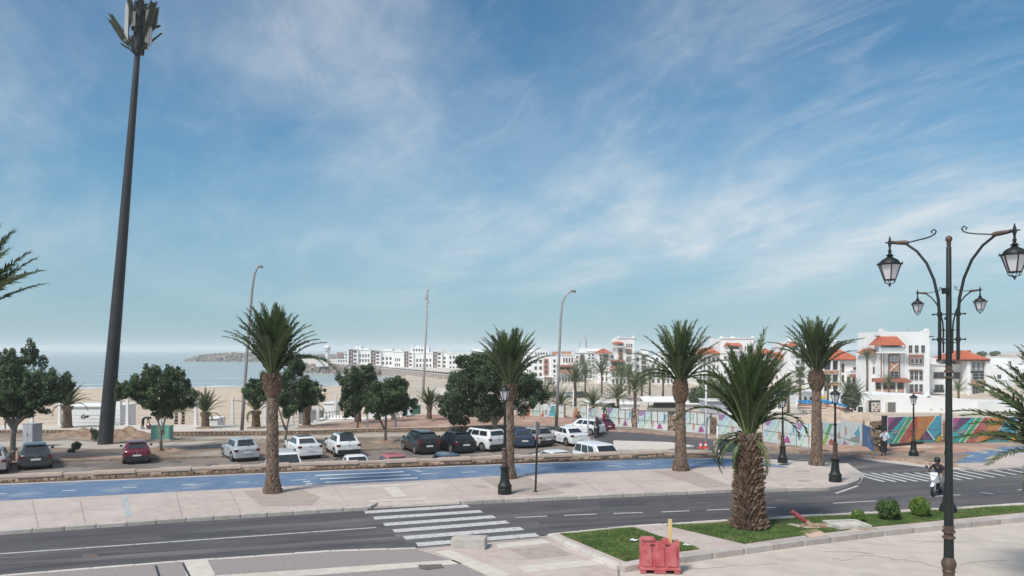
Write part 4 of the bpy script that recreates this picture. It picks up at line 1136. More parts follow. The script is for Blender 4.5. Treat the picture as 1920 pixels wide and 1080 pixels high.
def kerb3(pts, h, w, parent, L, me):
    for a, b in zip(pts, pts[1:]):
        d = b-a; n = max(1, round(d.length/L)); an = math.atan2(d.y, d.x); sl = -math.atan2(d.z, d.xy.length)
        for i in range(n):
            p = a + d*((i+.5)/n); link('kerb_stone', me, parent, (p.x, p.y, p.z-h/2+.01), (0, sl, an), (d.length/n-.015, w, h))
KRED = unit_block('reddish_kerb_stone', mat('reddish_kerb', (.36, .21, .16), (.46, .33, .27), 2, .85))
kerb3([PB(x, y, .14) for x, y in fk + [(1745, 867), (1795, 870)]], .22, .3, fpave, 1.3, KRED)
# right hand pavement and blue path beyond the junction
rp = sheet('right_pavement', [(1795, 871), (1832, 880), (1925, 873), (2100, 862), (2100, 838), (1925, 838), (1780, 842), (1735, 858)], .10, PAVE, ramp=True)
sheet('blue_path_right', [(1745, 862), (1795, 868), (1845, 867), (1892, 850), (1960, 845), (1960, 836), (1860, 838), (1790, 849)], .108, BLUE, parent=rp, ramp=True)
sheet('manhole_cover', [(1845, 861), (1858, 855), (1886, 853), (1872, 861)], .112, PAVED, parent=rp, ramp=True)
for x, y in [(1797, 862), (1818, 855), (1846, 849), (1872, 845)]: strip(x-7, y+1, x+7, y-1, .16, .113, rp, 'lane_dash', ramp=True)
kerb([(1795, 871), (1832, 880)], .11, .16, .25, rp); kerb([(1832, 880), (1925, 873), (2100, 862)], .11, .16, .25, rp)

# ---------------------------------------------------------------- painted panels along the far road
def pm(name, c, k=1): return mat('mural_'+name, c, tuple(x*.80+.03 for x in c), 2.5, .7, c3=tuple(x*.6+.17 for x in c), scale3=1.3, lo3=.50, hi3=.78, detail=9)
MC = dict(w=pm('white', (.66, .71, .69)), lb=pm('pale_blue', (.46, .62, .68)), lg=pm('pale_green', (.44, .65, .52)), g=pm('green', (.06, .36, .15)), t=pm('teal', (.03, .30, .30)), c=pm('cyan', (.08, .38, .50)),
          p=pm('purple', (.13, .06, .14)), m=pm('magenta', (.42, .08, .26)), o=pm('orange', (.58, .22, .06)), r=pm('red', (.46, .09, .06)), l=pm('lime', (.34, .48, .08)), ww=pm('bright_white', (.75, .76, .74)), y=pm('ochre', (.55, .36, .05)),
          v=pm('mauve', (.36, .20, .36)), s=pm('salmon', (.58, .34, .26)), gy=pm('grey_patch', (.30, .30, .31)), a=pm('aqua', (.06, .42, .42)))
VIVID = [('t', [(0, 0), (1, 0), (1, 1), (0, 1)]), ('m', [(0, 1), (.13, 1), (0, .62)]), ('p', [(.13, 1), (.30, 1), (.06, .42), (0, .45), (0, .62)]), ('a', [(.30, 1), (.36, 1), (.03, .1), (0, .15), (0, .32)]), ('g', [(.38, 1), (.47, 1), (.17, 0), (.10, 0)]),
         ('ww', [(.365, 1), (.38, 1), (.10, 0), (.085, 0)]), ('ww', [(.47, 1), (.49, 1), (.19, 0), (.17, 0)]), ('l', [(.30, .42), (.34, .55), (.21, 0), (.19, 0)]), ('r', [(.49, 1), (.54, 1), (.54, .55), (.33, 0), (.21, 0), (.20, .02)]), ('o', [(.54, 1), (.88, 1), (.70, .45), (.58, .12), (.40, 0), (.33, 0), (.54, .55)]),
         ('ww', [(.88, 1), (.90, 1), (.72, .50), (.70, .47)]), ('c', [(.90, 1), (1, 1), (1, .4), (.86, .12), (.72, .50)]), ('p', [(.70, .45), (.84, .1), (.58, .1)]), ('ww', [(.70, .49), (.72, .50), (.88, .06), (.85, .06)]), ('y', [(.88, .0), (1, 0), (1, .25), (.92, .2)]), ('o', [(.58, .9), (.66, .97), (.72, .88), (.66, .75), (.60, .78)]),
         ('gy', [(.05, .38), (.16, .52), (.20, .42), (.10, .34)])]
PALE = [('w', [(0, 0), (1, 0), (1, 1), (0, 1)]), ('v', [(.02, 1), (.30, 1), (.16, .70), (.06, .72)]), ('lb', [(.32, 1), (.45, 1), (.10, .2), (.02, .3), (.02, .45)]), ('lg', [(.47, 1), (.54, 1), (.44, .62), (.38, .66)]), ('lg', [(.38, .66), (.44, .62), (.20, .05), (.12, .08)]),
        ('s', [(.46, .55), (.56, .5), (.54, .2), (.48, .15)]), ('m', [(.74, .42), (.80, .30), (.84, .12), (.66, .10), (.68, .25)]), ('c', [(.90, .85), (.97, .9), (.95, .5), (.90, .6)]), ('lb', [(.82, .60), (.90, .6), (.84, .38), (.80, .42)])]
PALE2 = [('w', [(0, 0), (1, 0), (1, 1), (0, 1)]), ('lb', [(.02, .7), (.10, .98), (.20, .98), (.04, .5)]), ('g', [(.22, .98), (.32, .98), (.14, .38), (.10, .55)]), ('l', [(.13, .6), (.2, .5), (.06, .06), (.02, .2)]), ('r', [(.20, .3), (.26, .42), (.34, .34), (.30, .12), (.20, .08)]),
         ('s', [(.42, .62), (.48, .66), (.50, .45), (.44, .45)]), ('s', [(.60, .85), (.65, .88), (.66, .62), (.61, .55)]), ('v', [(.60, .38), (.70, .20), (.74, .03), (.54, .03), (.54, .15)]), ('gy', [(.72, .42), (.94, .60), (.96, .38), (.86, .30)]), ('lg', [(.80, .33), (.93, .33), (.84, .10)]), ('c', [(.82, .62), (.92, .80), (.93, .9), (.96, .5)])]
ORNG = [('w', [(0, 0), (1, 0), (1, 1), (0, 1)]), ('o', [(.02, .05), (.34, .05), (.34, .95), (.10, .95)]), ('r', [(.06, .1), (.16, .6), (.26, .1)]), ('lb', [(.42, .3), (.5, .8), (.62, .5)]), ('lg', [(.7, .2), (.78, .9), (.84, .4)])]
BLUEP = [('w', [(0, 0), (1, 0), (1, 1), (0, 1)]), ('c', [(.5, .1), (.75, .9), (.98, .9), (.95, .2)]), ('g', [(.85, .1), (.95, .9), (.98, .1)]), ('r', [(.02, .1), (.2, .5), (.25, .1)]), ('gy', [(.28, .2), (.4, .8), (.45, .2)])]
GREYP = [('gy', [(0, 0), (1, 0), (1, 1), (0, 1)]), ('w', [(.1, .1), (.9, .1), (.9, .9), (.1, .9)])]
def panel(x0, b0, x1, b1, hpx, pat, label, nx=2, lift=0.0, u=(0, 1), posts=True):
    """panel whose foot runs from photo (x0,b0) to (x1,b1), hpx high at its left end"""
    a, b = PB(x0, b0, lift), PB(x1, b1, lift); h = hpx * a.y / FPX
    d = b-a; W = d.xy.length; an = math.atan2(d.y, d.x)
    t = thing('hoarding_panel', label, 'painted panel', a, an, 'painted hoarding panels along the far road')
    dz = d.z
    mb_cache = []
    for i in range(nx):
        for j in (0, 1):
            mb = MB(); mb.box(((i+.5)*W/nx, 0, dz*(i+.5)/nx + h*(j+.5)/2), (W/nx-.02, .04, h/2-.02)); mb.build('board', MC['w'], t)
    mb = MB(); names = []
    for k, (c, poly) in enumerate(pat):
        m = MC[c]
        if m not in names: names.append(m)
        vs = [(max(.004, min(.996, px_))*W, -.023 - .0022*k, dz*px_ + (.01 + .98*py_)*h) for px_, py_ in poly]
        mb.add(vs, [tuple(range(len(vs)))], names.index(m))
    mb.build('mural_paint', names, t)
    mb = MB()
    for j, z in enumerate((h/2,)): mb.box((W/2, -.066, dz/2+z), (W, .012, .025))
    for i in range(1, nx): mb.box((i*W/nx, -.066, dz*i/nx+h/2), (.02, .012, h-.02))
    mb.build('joint_strip', GUT, t)
    for i in ((0, nx) if posts else ()):
        mb = MB(); mb.box((i*W/nx, .09, dz*i/nx+h/2+.05), (.09, .09, h+.15)); mb.build('post', mat('rusty_post', (.16, .11, .08), (.25, .19, .15), 5, .8), t)
for a in [(985, 783, 1012, 783, 26, ORNG, 'short pale panel with an orange figure behind the broad tree'), (1013, 783.5, 1042, 785, 27, BLUEP, 'panel with a bright blue diagonal left of the long light pole'),
          (1047, 785, 1058, 786, 26, GREYP, 'narrow grey blank panel right of the long light pole'), (1075, 786.5, 1100, 787, 24, ORNG, 'panel with an orange block behind the white people carrier'),
          (1101, 791, 1136, 800, 28, PALE, 'pale panel directly behind the people carrier and motorbike'), (1137, 799, 1185, 803.5, 35, PALE, 'pale panel with a purple corner and magenta drop, first right of the motorbike'),
          (1195, 804.5, 1252, 809.5, 36, PALE, 'pale panel between the slim palm and the earth gap'), (1271, 810, 1331, 816, 37, PALE, 'pale panel partly behind the tall date palm trunk and the grey pole'),
          (1345, 816.5, 1404, 826, 41, PALE, 'pale panel with blue stripes left of the shaggy palm'), (1432, 828, 1493, 838, 44, PALE, 'pale panel behind the drooping frond and lamp post'),
          (1494, 838, 1540, 843, 46, PALE, 'washed out pale panel left of the swollen palm trunk'), (1541, 842, 1617, 848, 49, PALE2, 'white panel with green stripes and red flower beside the blue door')]:
    panel(*a)
panel(1664, 832, 1765, 828, 50, VIVID, 'vivid teal and orange panel behind the far lamp post', nx=3)
panel(1786, 830, 1905, 828, 47, VIVID, 'vivid teal and orange panel farther right, behind the edge palm', nx=3)
# stretches of bare earth bank and uprights in the gaps
for x0, b0, x1, b1, h, lab in [(1186, 804, 1194, 804.5, 34, 'bare rubble strip left of the slim palm'), (1253, 809.5, 1270, 810.5, 34, 'brown rubble bank left of the tall date palm'), (1332, 816.5, 1344, 816.8, 38, 'brown timber gap in the hoarding right of the grey pole'), (1766, 828.5, 1785, 830, 44, 'stone gate pier between the two vivid panels')]:
    a, b = PB(x0, b0), PB(x1, b1); d = b-a; t = thing('rubble_bank', lab, 'rubble', a, math.atan2(d.y, d.x), 'gaps in the hoarding'); hh = h*a.y/FPX
    mb = MB(); mb.box((d.xy.length/2, .25, hh/2-.2), (d.xy.length, .3, hh), top=.9); mb.build('bank', HEAPM, t)
    mb = MB()
    for i in range(30): mb.box((random.uniform(.05, d.xy.length-.05), .08, random.uniform(0, hh*.8)), (random.uniform(.1, .25),)*3, 0, None, .8)
    mb.build('stones', STONE, t)['kind'] = 'stuff'
a, b = PB(1618, 848), PB(1642, 850); d = b-a
t = thing('metal_gate', 'blue metal door standing in the hoarding right of the white panel', 'door', a, math.atan2(d.y, d.x)); W = d.xy.length; hh = 52*a.y/FPX
mb = MB(); mb.box((W/2, 0, hh/2), (W-.04, .05, hh)); mb.build('door_leaf', mat('blue_door', (.035, .10, .24), (.05, .14, .30), 3, .5), t)
mb = MB(); mb.box((W*.48, -.03, hh*.55), (.05, .02, hh*.35)); mb.build('handle', STEEL, t); mb = MB(); mb.box((0, 0, hh/2), (.07, .08, hh+.05)); mb.box((W, 0, hh/2), (.07, .08, hh+.05)); mb.build('frame', MATS['rusty_post'], t)
t = thing('rubble_pile', 'dark stone and timber pile right of the blue door behind the walking man', 'rubble', PB(1652, 852)); mb = MB()
for i in range(60): mb.box((random.uniform(-.15, .32), random.uniform(.3, .9), random.uniform(0, 1.9)), (random.uniform(.1, .26),)*3, 0, None, .8)
mb.build('stones', STONE, t)['kind'] = 'stuff'
mb = MB(); mb.tube([(.2, .2, 0), (.3, .2, 2.3)], .16, n=7); mb.tube([(.5, -.1, .55), (2.5, 0, .72)], .09, n=6); mb.build('beam', BLACKP, t)
# sagging cloth and rails on the bank above the panels
t = thing('bank_railing', 'thin brown rail with net above the white panels', 'railing', at(1250, 775, 66), 0)
mb = MB(); q = [at(x, y, 66) - t.location for x, y in [(1160, 768), (1230, 771), (1300, 772), (1380, 780), (1440, 783)]]; mb.tube(q, .04, n=5)
for i in range(24):
    f = i/23*(len(q)-1); k = min(len(q)-2, int(f)); p = q[k].lerp(q[k+1], f-k); mb.tube([p, p+Vector((0, 0, -1.1))], .035, n=4)
mb.build('rail', MATS['rusty_post'], t)

# ---------------------------------------------------------------- promenade fence of white posts and cables
GF = 'white fence posts along the promenade'
fx = [(60, 797), (112, 797), (239, 797), (300, 796), (367, 797), (436, 796), (497, 796), (548, 796), (596, 790), (629, 787), (689, 803), (742, 802)]
fp = []
for i, (x, y) in enumerate(fx):
    b = P(x, y, .16, LOT); fp.append(b)
    hh = 2.6 if i < 10 else (1.7 if i == 10 else 2.0)
    lab = ['left of the squat palm', 'beside the first squat palm', 'right of the mast', 'behind the rounded tree', 'left of the squat palm by the light pole', 'right of that squat palm near the light pole', 'behind the first tall palm', 'behind the white saloon',
           'by the ramp rail', 'at the foot of the white ramp', 'short one on the red earth by the twin trees', 'on the red earth right of the forked tree'][i]
    t = thing('fence_post', 'white fence post ' + lab, 'fence post', b, 0, GF)
    mb = MB(); w = .26 if i not in (10, 11) else .16
    mb.box((0, 0, hh/2), (w, w, hh), 0, None, .82); mb.build('post', WPOST, t)
    mb = MB(); mb.box((0, 0, .04), (w*1.5, w*1.5, .08)); mb.build('foot', WPOST, t)
t = thing('cable_railing', 'thin cables strung between the white promenade posts', 'railing', fp[0]); mb = MB()
for hh in (.25, .6, .95, 2.35):
    for a, b in zip(fp[:8], fp[1:9]): mb.tube([a - fp[0] + Vector((0, 0, hh)), (a+b)/2 - fp[0] + Vector((0, 0, hh-.03)), b - fp[0] + Vector((0, 0, hh))], .022, n=4)
mb.build('cable', STEEL, t)
# white kiosk by the beach
b = at(168, 797, 77); s = 77/FPX
t = thing('beach_kiosk', 'long white beach building with a dark scribble on its wall, left of the mast', 'building', (b.x, b.y, -2.5))
mb = MB(); mb.box((0, 2, (b.z+2.5)/2+ 17*s), (100*s, 4, b.z+2.5+34*s)); mb.build('wall', WHITE, t)
mb = MB(); mb.box((0, 2, b.z+2.5+35*s), (104*s, 4.3, .12)); mb.build('roof', WHITE, t)
q = [Vector(((x-168)*s, -.03, b.z+2.5+(797-y)*s)) for x, y in [(152, 783), (154, 779), (158, 777), (160, 780), (157, 783), (154, 784), (160, 782), (164, 779), (163, 782), (167, 779)]]
mb = MB(); mb.tube(q, .045, n=4); mb.build('painted_scribble', BLACKP, t)
b = at(216, 806, 74); t = thing('white_pillar', 'broad white pillar showing just right of the mast', 'pillar', (b.x, b.y, -1)); mb = MB(); mb.box((0, .4, 1.8), (.75, .5, 3.6)); mb.build('shaft', WHITE, t); mb = MB(); mb.box((0, .4, 3.65), (.85, .6, .1)); mb.build('cap', WHITE, t)
# ramp, sheds and boats at the beach
t = thing('beach_ramp', 'white ramp slab leading down to the beach behind the squat palms', 'ramp', at(640, 787, 78)); s = 78/FPX
mb = MB(); mb.prism([(-45*s, 0), (-20*s, 9*s), (15*s, 9*s), (60*s, 0)], 0, .1, 0, Matrix.Rotation(R(60), 4, 'X')); mb.box((0, -.4, -.8), (100*s, .3, 1.5)); mb.build('slab', WHITE, t)
mb = MB()
for i in range(9): mb.tube([((-34+i*6)*s, 0, 0), ((-34+i*6)*s, 0, 14*s + i*.06)], .03, n=4)
mb.tube([(-36*s, 0, 12*s), (20*s, 0, 19*s)], .035, n=4); mb.build('railing', MATS['rusty_post'], t)
for x0, x1, y0, y1, Y, m, lab in [(607, 628, 757, 768, 84, WHITE, 'small white hut at the head of the ramp'), (390, 408, 786, 792, 76, WHITE, 'low white box on the sand by the fence'), (757, 785, 763, 775, 92, mat('green_tarp', (.05, .13, .09), rough=.7), 'low dark green cover on the sand'),
                              (690, 770, 766, 779, 86, WHITE, 'long white boat-like slab behind the twin trees'), (745, 760, 760, 775, 82, WHITE, 'white box right of the forked tree'), (560, 603, 772, 786, 88, mat('grey_shade', (.2, .2, .2)), 'grey low structure behind the squat palm')]:
    a, c = at(x0, y1, Y), at(x1, y0, Y); t = thing('beach_hut', lab, 'hut', ((a.x+c.x)/2, Y, a.z), 0, 'small structures on the beach'); W, Hh = c.x-a.x, c.z-a.z
    mb = MB(); mb.box((0, 1, Hh/2 - .5), (W, 2, Hh+1)); mb.build('wall', m, t); mb = MB(); mb.box((0, 1, Hh+.05), (W*1.05, 2.2, .1)); mb.build('roof', m, t)

# ---------------------------------------------------------------- cabinets
def box_thing(name, label, cat, px, py, dims, rz, m, base=LOT, dz=.14, extra=None):
    t = thing(name, label, cat, P(px, py, dz, base), rz); mb = MB(); w, d_, h = dims
    mb.box((0, 0, h/2+.05), (w, d_, h)); mb.build('body', m, t); mb = MB(); mb.box((0, 0, h+.08), (w*1.06, d_*1.08, .07)); mb.build('top', m, t); mb = MB(); mb.box((0, 0, .03), (w*1.05, d_*1.05, .12)); mb.build('plinth', CREAM, t)
    if extra: extra(t, w, d_, h)
    return t
def doors(t, w, d_, h):
    for sx in (-1, 1):
        mb = MB(); mb.box((sx*w*.24, -d_/2-.012, h/2+.05), (w*.45, .02, h*.9)); o = mb.build('door', t.children[0].data.materials[0], t)
        mb = MB(); mb.box((sx*w*.05, -d_/2-.03, h/2+.1), (.02, .02, .16)); mb.build('handle', BLACKP, o)
box_thing('utility_cabinet', 'tall light grey utility cabinet behind the dark hatchback at the left', 'cabinet', 61, 838, (1.05, .75, 1.65), R(-22), mat('cabinet_grey', (.34, .34, .38), (.40, .40, .43), 2, .6), extra=doors)
def patch(t, w, d_, h):
    doors(t, w, d_, h); mb = MB(); mb.box((.15, -d_/2-.03, h*.62), (w*.3, .012, h*.35)); mb.build('dark_panel', mat('dark_patch', (.10, .14, .14)), t)
box_thing('utility_cabinet', 'mint green utility cabinet partly behind the rounded tree', 'cabinet', 304, 825, (1.55, .6, 1.05), R(-6), mat('cabinet_green', (.13, .36, .27), (.18, .42, .32), 2, .6), extra=patch)

# ---------------------------------------------------------------- foreground: barrier, block, cover, pipe, cones
b = P(1236, 1071, 0); s = b.y/FPX; Wb, Hb = 72*s, 62*s
t = thing('plastic_barrier', 'faded red plastic water barrier standing by the lawn corner', 'barrier', b, R(-4)); RP = mat('faded_red_plastic', (.46, .075, .085), (.56, .16, .16), 3, .55, c3=(.60, .24, .24), scale3=2.0, lo3=.5, hi3=.8)
mb = MB(); n = 3
prof = [(-.5, .16), (-.5, .93), (-.49, .98), (-.12, 1.0), (-.085, .93), (-.07, .88), (.06, .87), (.09, .97), (.24, .965), (.27, .86), (.42, .85), (.44, .94), (.5, .94), (.5, .16)]
pl = [(x*Wb, z*Hb) for x, z in prof]
M90 = Matrix.Rotation(R(90), 4, 'X')
mb.prism(pl, -.16, .16, 0, M90); mb.build('body', RP, t)
for sx in (-.24, 0, .24):
    for sy in (-1, 1):
        mb = MB(); mb.box((sx*Wb*1.35, sy*.175, Hb*.50), (Wb*.245, .05, Hb*.60), 0, None, .86); mb.build('rib', RP, t)
mb = MB(); mb.box((0, 0, Hb*.135), (Wb*1.04, .50, Hb*.07)); 
for sx in (-.43, 0, .43): mb.box((sx*Wb, 0, Hb*.05), (Wb*(.14 if sx else .3), .46, Hb*.10))
mb.build('foot_flange', RP, t)
for sx in (-.19, .19):
    mb = MB(); mb.box((sx*Wb, -.166, Hb*.83), (Wb*.12, .02, Hb*.05)); mb.build('slot', mat('slot_shadow_plastic', (.12, .03, .03)), t)
mb = MB(); mb.box((-.30*Wb, -.05, Hb*1.0), (.32*Wb, .30, .05)); mb.build('rim', RP, t)
t2 = thing('wooden_stake', 'pale yellow wooden stake sticking up out of the red barrier', 'stake', b + Vector((.29*Wb, .05, Hb*.72))); mb = MB(); mb.box((0, 0, 21*s), (.10, .06, 62*s)); mb.build('stake', mat('new_pine', (.66, .46, .20), (.72, .54, .28), 4, .7, stretch=(4, 4, .5)), t2); 
t = thing('concrete_block', 'pale concrete block lying on the end of the zebra crossing', 'concrete block', P(877, 1032, .02), R(-7)); b = t.location; s = b.y/FPX
mb = MB(); mb.box((0, .28, 11*s), (65*s, .55, 21*s), 0, None, .985); o = mb.build('block', mat('rough_concrete', (.42, .38, .34), (.50, .455, .41), 3, .9, .4, 14), t); md = o.modifiers.new('bev', 'BEVEL'); md.width = .015
# concrete cover in the lawn
t = thing('concrete_cover', 'pale concrete inspection cover in a raised frame on the lawn', 'cover', P(1588, 987, GZ-.02), R(8)); CW = mat('weathered_white_concrete', (.60, .57, .52), (.44, .41, .37), 4, .9, .4, 12)
mb = MB()
for c, d_ in [((0, -.42, .06), (1.25, .16, .14)), ((0, .42, .06), (1.25, .16, .14)), ((-.55, 0, .06), (.16, .68, .14)), ((.55, 0, .06), (.16, .68, .14))]: mb.box(c, d_)
mb.build('frame', CW, t); mb = MB(); mb.box((.03, 0, .05), (.88, .60, .10)); mb.build('lid', CREAM, t)
mb = MB(); mb.box((.62, -.56, .02), (1.0, .06, .05)); mb.build('loose_plank', mat('old_wood', (.40, .30, .20), (.48, .38, .27), 4), t)
t = thing('broken_pipe', 'tilted red pipe stub broken out of a paving slab on the lawn', 'pipe', P(1523, 988, GZ), 0); s = t.location.y/FPX
mb = MB(); mb.tube([(-6*s, 0, 6*s), (-37*s, .1, 28*s)], [.085, .09], n=12); mb.build('pipe', mat('pipe_red', (.25, .04, .05), (.34, .08, .08), 5, .6), t)
mb = MB(); mb.tube([(2*s, 0, -.05), (-12*s, 0, 10*s)], [.13, .09], n=9); [mb.box((random.uniform(-.4, .4), random.uniform(-.2, .2), .03), (random.uniform(.04, .12),)*3) for _ in range(24)]; mb.build('broken_stump', mat('brick_rubble', (.36, .20, .14), (.45, .30, .22), 6, .9, .5, 20), t)
mb = MB(); mb.prism([(-.75, .35), (-.35, -.28), (.65, -.1), (1.0, .02), (.35, .42)], -.03, .03); mb.build('slab', CREAM, t)
sheet('bare_patch', [(1498, 995), (1532, 992), (1552, 1003), (1520, 1009)], GZ+.02, MATS['pinkish_stone'], parent=median)
_w = MB(); 
for i, (px, py, lab) in enumerate([(1314, 841, 'left traffic cone on the wall end by the far road'), (1323.5, 841, 'right traffic cone on the wall end by the far road')]):
    b = at(px, py, 51); t = thing('traffic_cone', lab, 'traffic cone', (b.x, b.y, max(LOT, b.z)), 0, 'red traffic cones'); 
    CO = mat('cone_red', (.62, .07, .04), rough=.5); mb = MB(); mb.box((0, 0, .02), (.34, .34, .04)); mb.lathe([(.04, .14), (.20, .10)], 12); mb.lathe([(.32, .072), (.48, .03), (.5, .01)], 12); mb.build('cone', CO, t); mb = MB(); mb.lathe([(.20, .10), (.32, .072)], 12); mb.build('reflective_band', WPOST, t)
t = thing('utility_box', 'dark green low box beside the grey pole behind the shaggy palm', 'cabinet', PB(1372, 846)); mb = MB(); mb.box((0, 0, .42), (1.5, .5, .75)); mb.build('body', mat('dark_green_box', (.05, .09, .07), rough=.6), t); mb = MB(); mb.box((0, 0, .82), (1.6, .6, .06)); mb.build('lid', GREENB, t)

# ---------------------------------------------------------------- wear on the ground: joints, cracks, patches, covers
JNT = mat('joint_dirt', (.28, .23, .20), (.36, .30, .265), 5, .95)
for x0, y0, x1, y1 in [(60, 939, 72, 989), (150, 936, 160, 983), (330, 924, 342, 968), (430, 917, 452, 962), (620, 908, 655, 950), (836, 899, 880, 936), (1075, 886, 1128, 926), (1150, 881, 1215, 922), (1420, 884, 1475, 912)]:
    strip(x0, y0, x1, y1, .018, KZ+.013, pavement, 'paving_joint', m=JNT)
for x0, y0, x1, y1 in [(0, 966, 240, 951), (250, 950, 470, 937), (600, 930, 690, 926), (1060, 907, 1340, 897)]:
    strip(x0, y0, x1, y1, .015, KZ+.013, pavement, 'paving_joint', m=JNT)
PATCH = mat('tar_patch', (.055, .052, .055), (.075, .07, .072), 3, .8)
sheet('tar_patch', [(1120, 942), (1200, 939), (1212, 947), (1128, 951)], .003, PATCH, parent=road)
sheet('tar_patch', [(300, 1004), (470, 993), (486, 999), (312, 1011)], .003, PATCH, parent=road)
sheet('manhole_cover', [(1452, 937), (1474, 936), (1478, 940), (1456, 941)], .004, MATS['dark_cover'], parent=road)
sheet('manhole_cover', [(152, 1040), (180, 1038), (186, 1044), (157, 1046)], .004, MATS['dark_cover'], parent=road)
sheet('drain_cover', [(592, 960), (614, 958.7), (616, 961), (594, 962.3)], .006, MATS['dark_cover'], parent=road)
def crack(x, y, n, dx, dy, w, z, seed, par, m):
    rn = random.Random(seed); prev = P(x, y, z, 0.0); mb = MB()
    for i in range(n):
        x += dx*rn.uniform(.5, 1.4); y += dy*rn.uniform(-.6, 1.6); c = P(x, y, z, 0.0); d = (c-prev).normalized(); q = Vector((-d.y, d.x, 0))*w*rn.uniform(.3, 1)
        mb.add([prev-q, c-q, c+q, prev+q], [(0, 1, 2, 3)]); prev = c
    o = mb.build('crack', m, par); o['kind'] = 'stuff'
ground_o = bpy.data.objects['ground']
for i, (x, y, n, dx, dy, w) in enumerate([(1545, 1034, 9, 10, 1.2, .025), (1600, 1040, 14, 12, 3.2, .02), (1560, 1048, 6, 7, 2.5, .02), (1700, 1012, 10, 14, 1.0, .015), (1300, 1066, 12, 14, -1.2, .015), (1800, 1060, 9, 11, -2, .015)]):
    crack(x, y, n, dx, dy, w, -.014, 50+i, ground_o, JNT)
for i, (x, y, n, dx, dy) in enumerate([(60, 1020, 14, 13, -.8), (840, 1000, 10, 12, -.6), (1230, 972, 14, 11, -.5), (520, 974, 12, 14, -.8)]):
    crack(x, y, n, dx, dy, .012, .005, 70+i, road, PATCH)
OIL = mat('oil_stain', (.09, .075, .065), (.16, .135, .115), 4, .8)
for x, y, w in [(150, 874, 16), (330, 866, 14), (400, 872, 16), (520, 872, 14), (720, 862, 13), (1000, 850, 12), (330, 884, 22)]:
    sheet('oil_stain', [(x + w*math.cos(a)*random.uniform(.7, 1.2), y + w*.17*math.sin(a)*random.uniform(.7, 1.2)) for a in [k*PI/6 for k in range(12)]], .005, OIL, parent=lot, base=LOT)

for px, py, lab in [(1288, 1022, 'crumpled white scrap lying on the small lawn right of the barrier'), (1189, 1013, 'pale scrap lying on the small lawn left of the barrier')]:
    t = thing('paper_scrap', lab, 'litter', P(px, py, GZ+.04)); mb = MB(); mb.add([(-.16, 0, 0), (-.05, .06, .05), (.05, -.03, .03), (.18, .03, .04), (.02, -.09, .0), (-.08, -.07, .02)], [(0, 5, 1), (1, 5, 4, 2), (2, 4, 3)]); mb.build('sheet', WPOST, t)

TRK = mat('tyre_worn_asphalt', (.060, .055, .058), (.098, .090, .092), 3.0, .8, .2, 60, stretch=(.1, 1.0, 1, -.31), lo=.35, hi=.65)
for x0, y0, x1, y1 in [(-60, 1022, 690, 968), (-60, 1012.5, 680, 961.5), (-60, 1071, 760, 1014), (-60, 1056, 740, 1003), (1000, 951, 1400, 934), (990, 945, 1400, 928.5), (1030, 989, 1400, 968), (1010, 981, 1400, 961)]:
    strip(x0, y0, x1, y1, .42, .002, road, 'tyre_track', m=TRK)
# ---------------------------------------------------------------- vehicles (local frame: +Y forward, +X right, origin on the ground under the centre)
def wheel_meshes():
    t = MB(); t.tube([(-.10, 0, 0), (-.095, 0, 0), (.095, 0, 0), (.10, 0, 0)], [.27, .31, .31, .27], n=20)
    r = MB(); r.tube([(.09, 0, 0), (.108, 0, 0)], [.20, .19], n=16)
    for k in range(5):
        a = 2*PI*k/5; r.box((.112, .10*math.cos(a), .10*math.sin(a)), (.01, .05, .05))
    r.tube([(.1, 0, 0), (.12, 0, 0)], .05, n=8)
    return t.mesh('tyre', TYRE, 'auto'), r.mesh('rim', RIM, 'auto')
TYREM, RIMM = wheel_meshes()
ARCH = MB(); ARCH.tube([(-.06, 0, 0), (.012, 0, 0)], .375, n=22); ARCHM = ARCH.mesh('wheel_arch', BLACKP, 'auto')
def paint(name, c, coat=.6, rough=.3): return mat('paint_'+name, c, tuple(x*.9 for x in c), .7, rough, coat=coat, obj=True)
def bil(q, u, v): return (q[0]*(1-u)*(1-v) + q[1]*u*(1-v) + q[2]*u*v + q[3]*(1-u)*v)
def pane(q, u0, u1, v0, v1, off, m, name, parent, out):
    """q: bottom-back, bottom-front, top-front, top-back corners"""
    c = [bil(q, u0, v0), bil(q, u1, v0), bil(q, u1, v1), bil(q, u0, v1)]
    n = (c[1]-c[0]).cross(c[3]-c[0]).normalized()
    if n.dot(out) < 0: n = -n
    mb = MB(); top = [p + n*off for p in c]; bot = [p - n*.02 for p in c]
    mb.add(top + bot, [(0, 1, 2, 3), (0, 4, 5, 1), (1, 5, 6, 2), (2, 6, 7, 3), (3, 7, 4, 0)])
    return mb.build(name, m, parent)
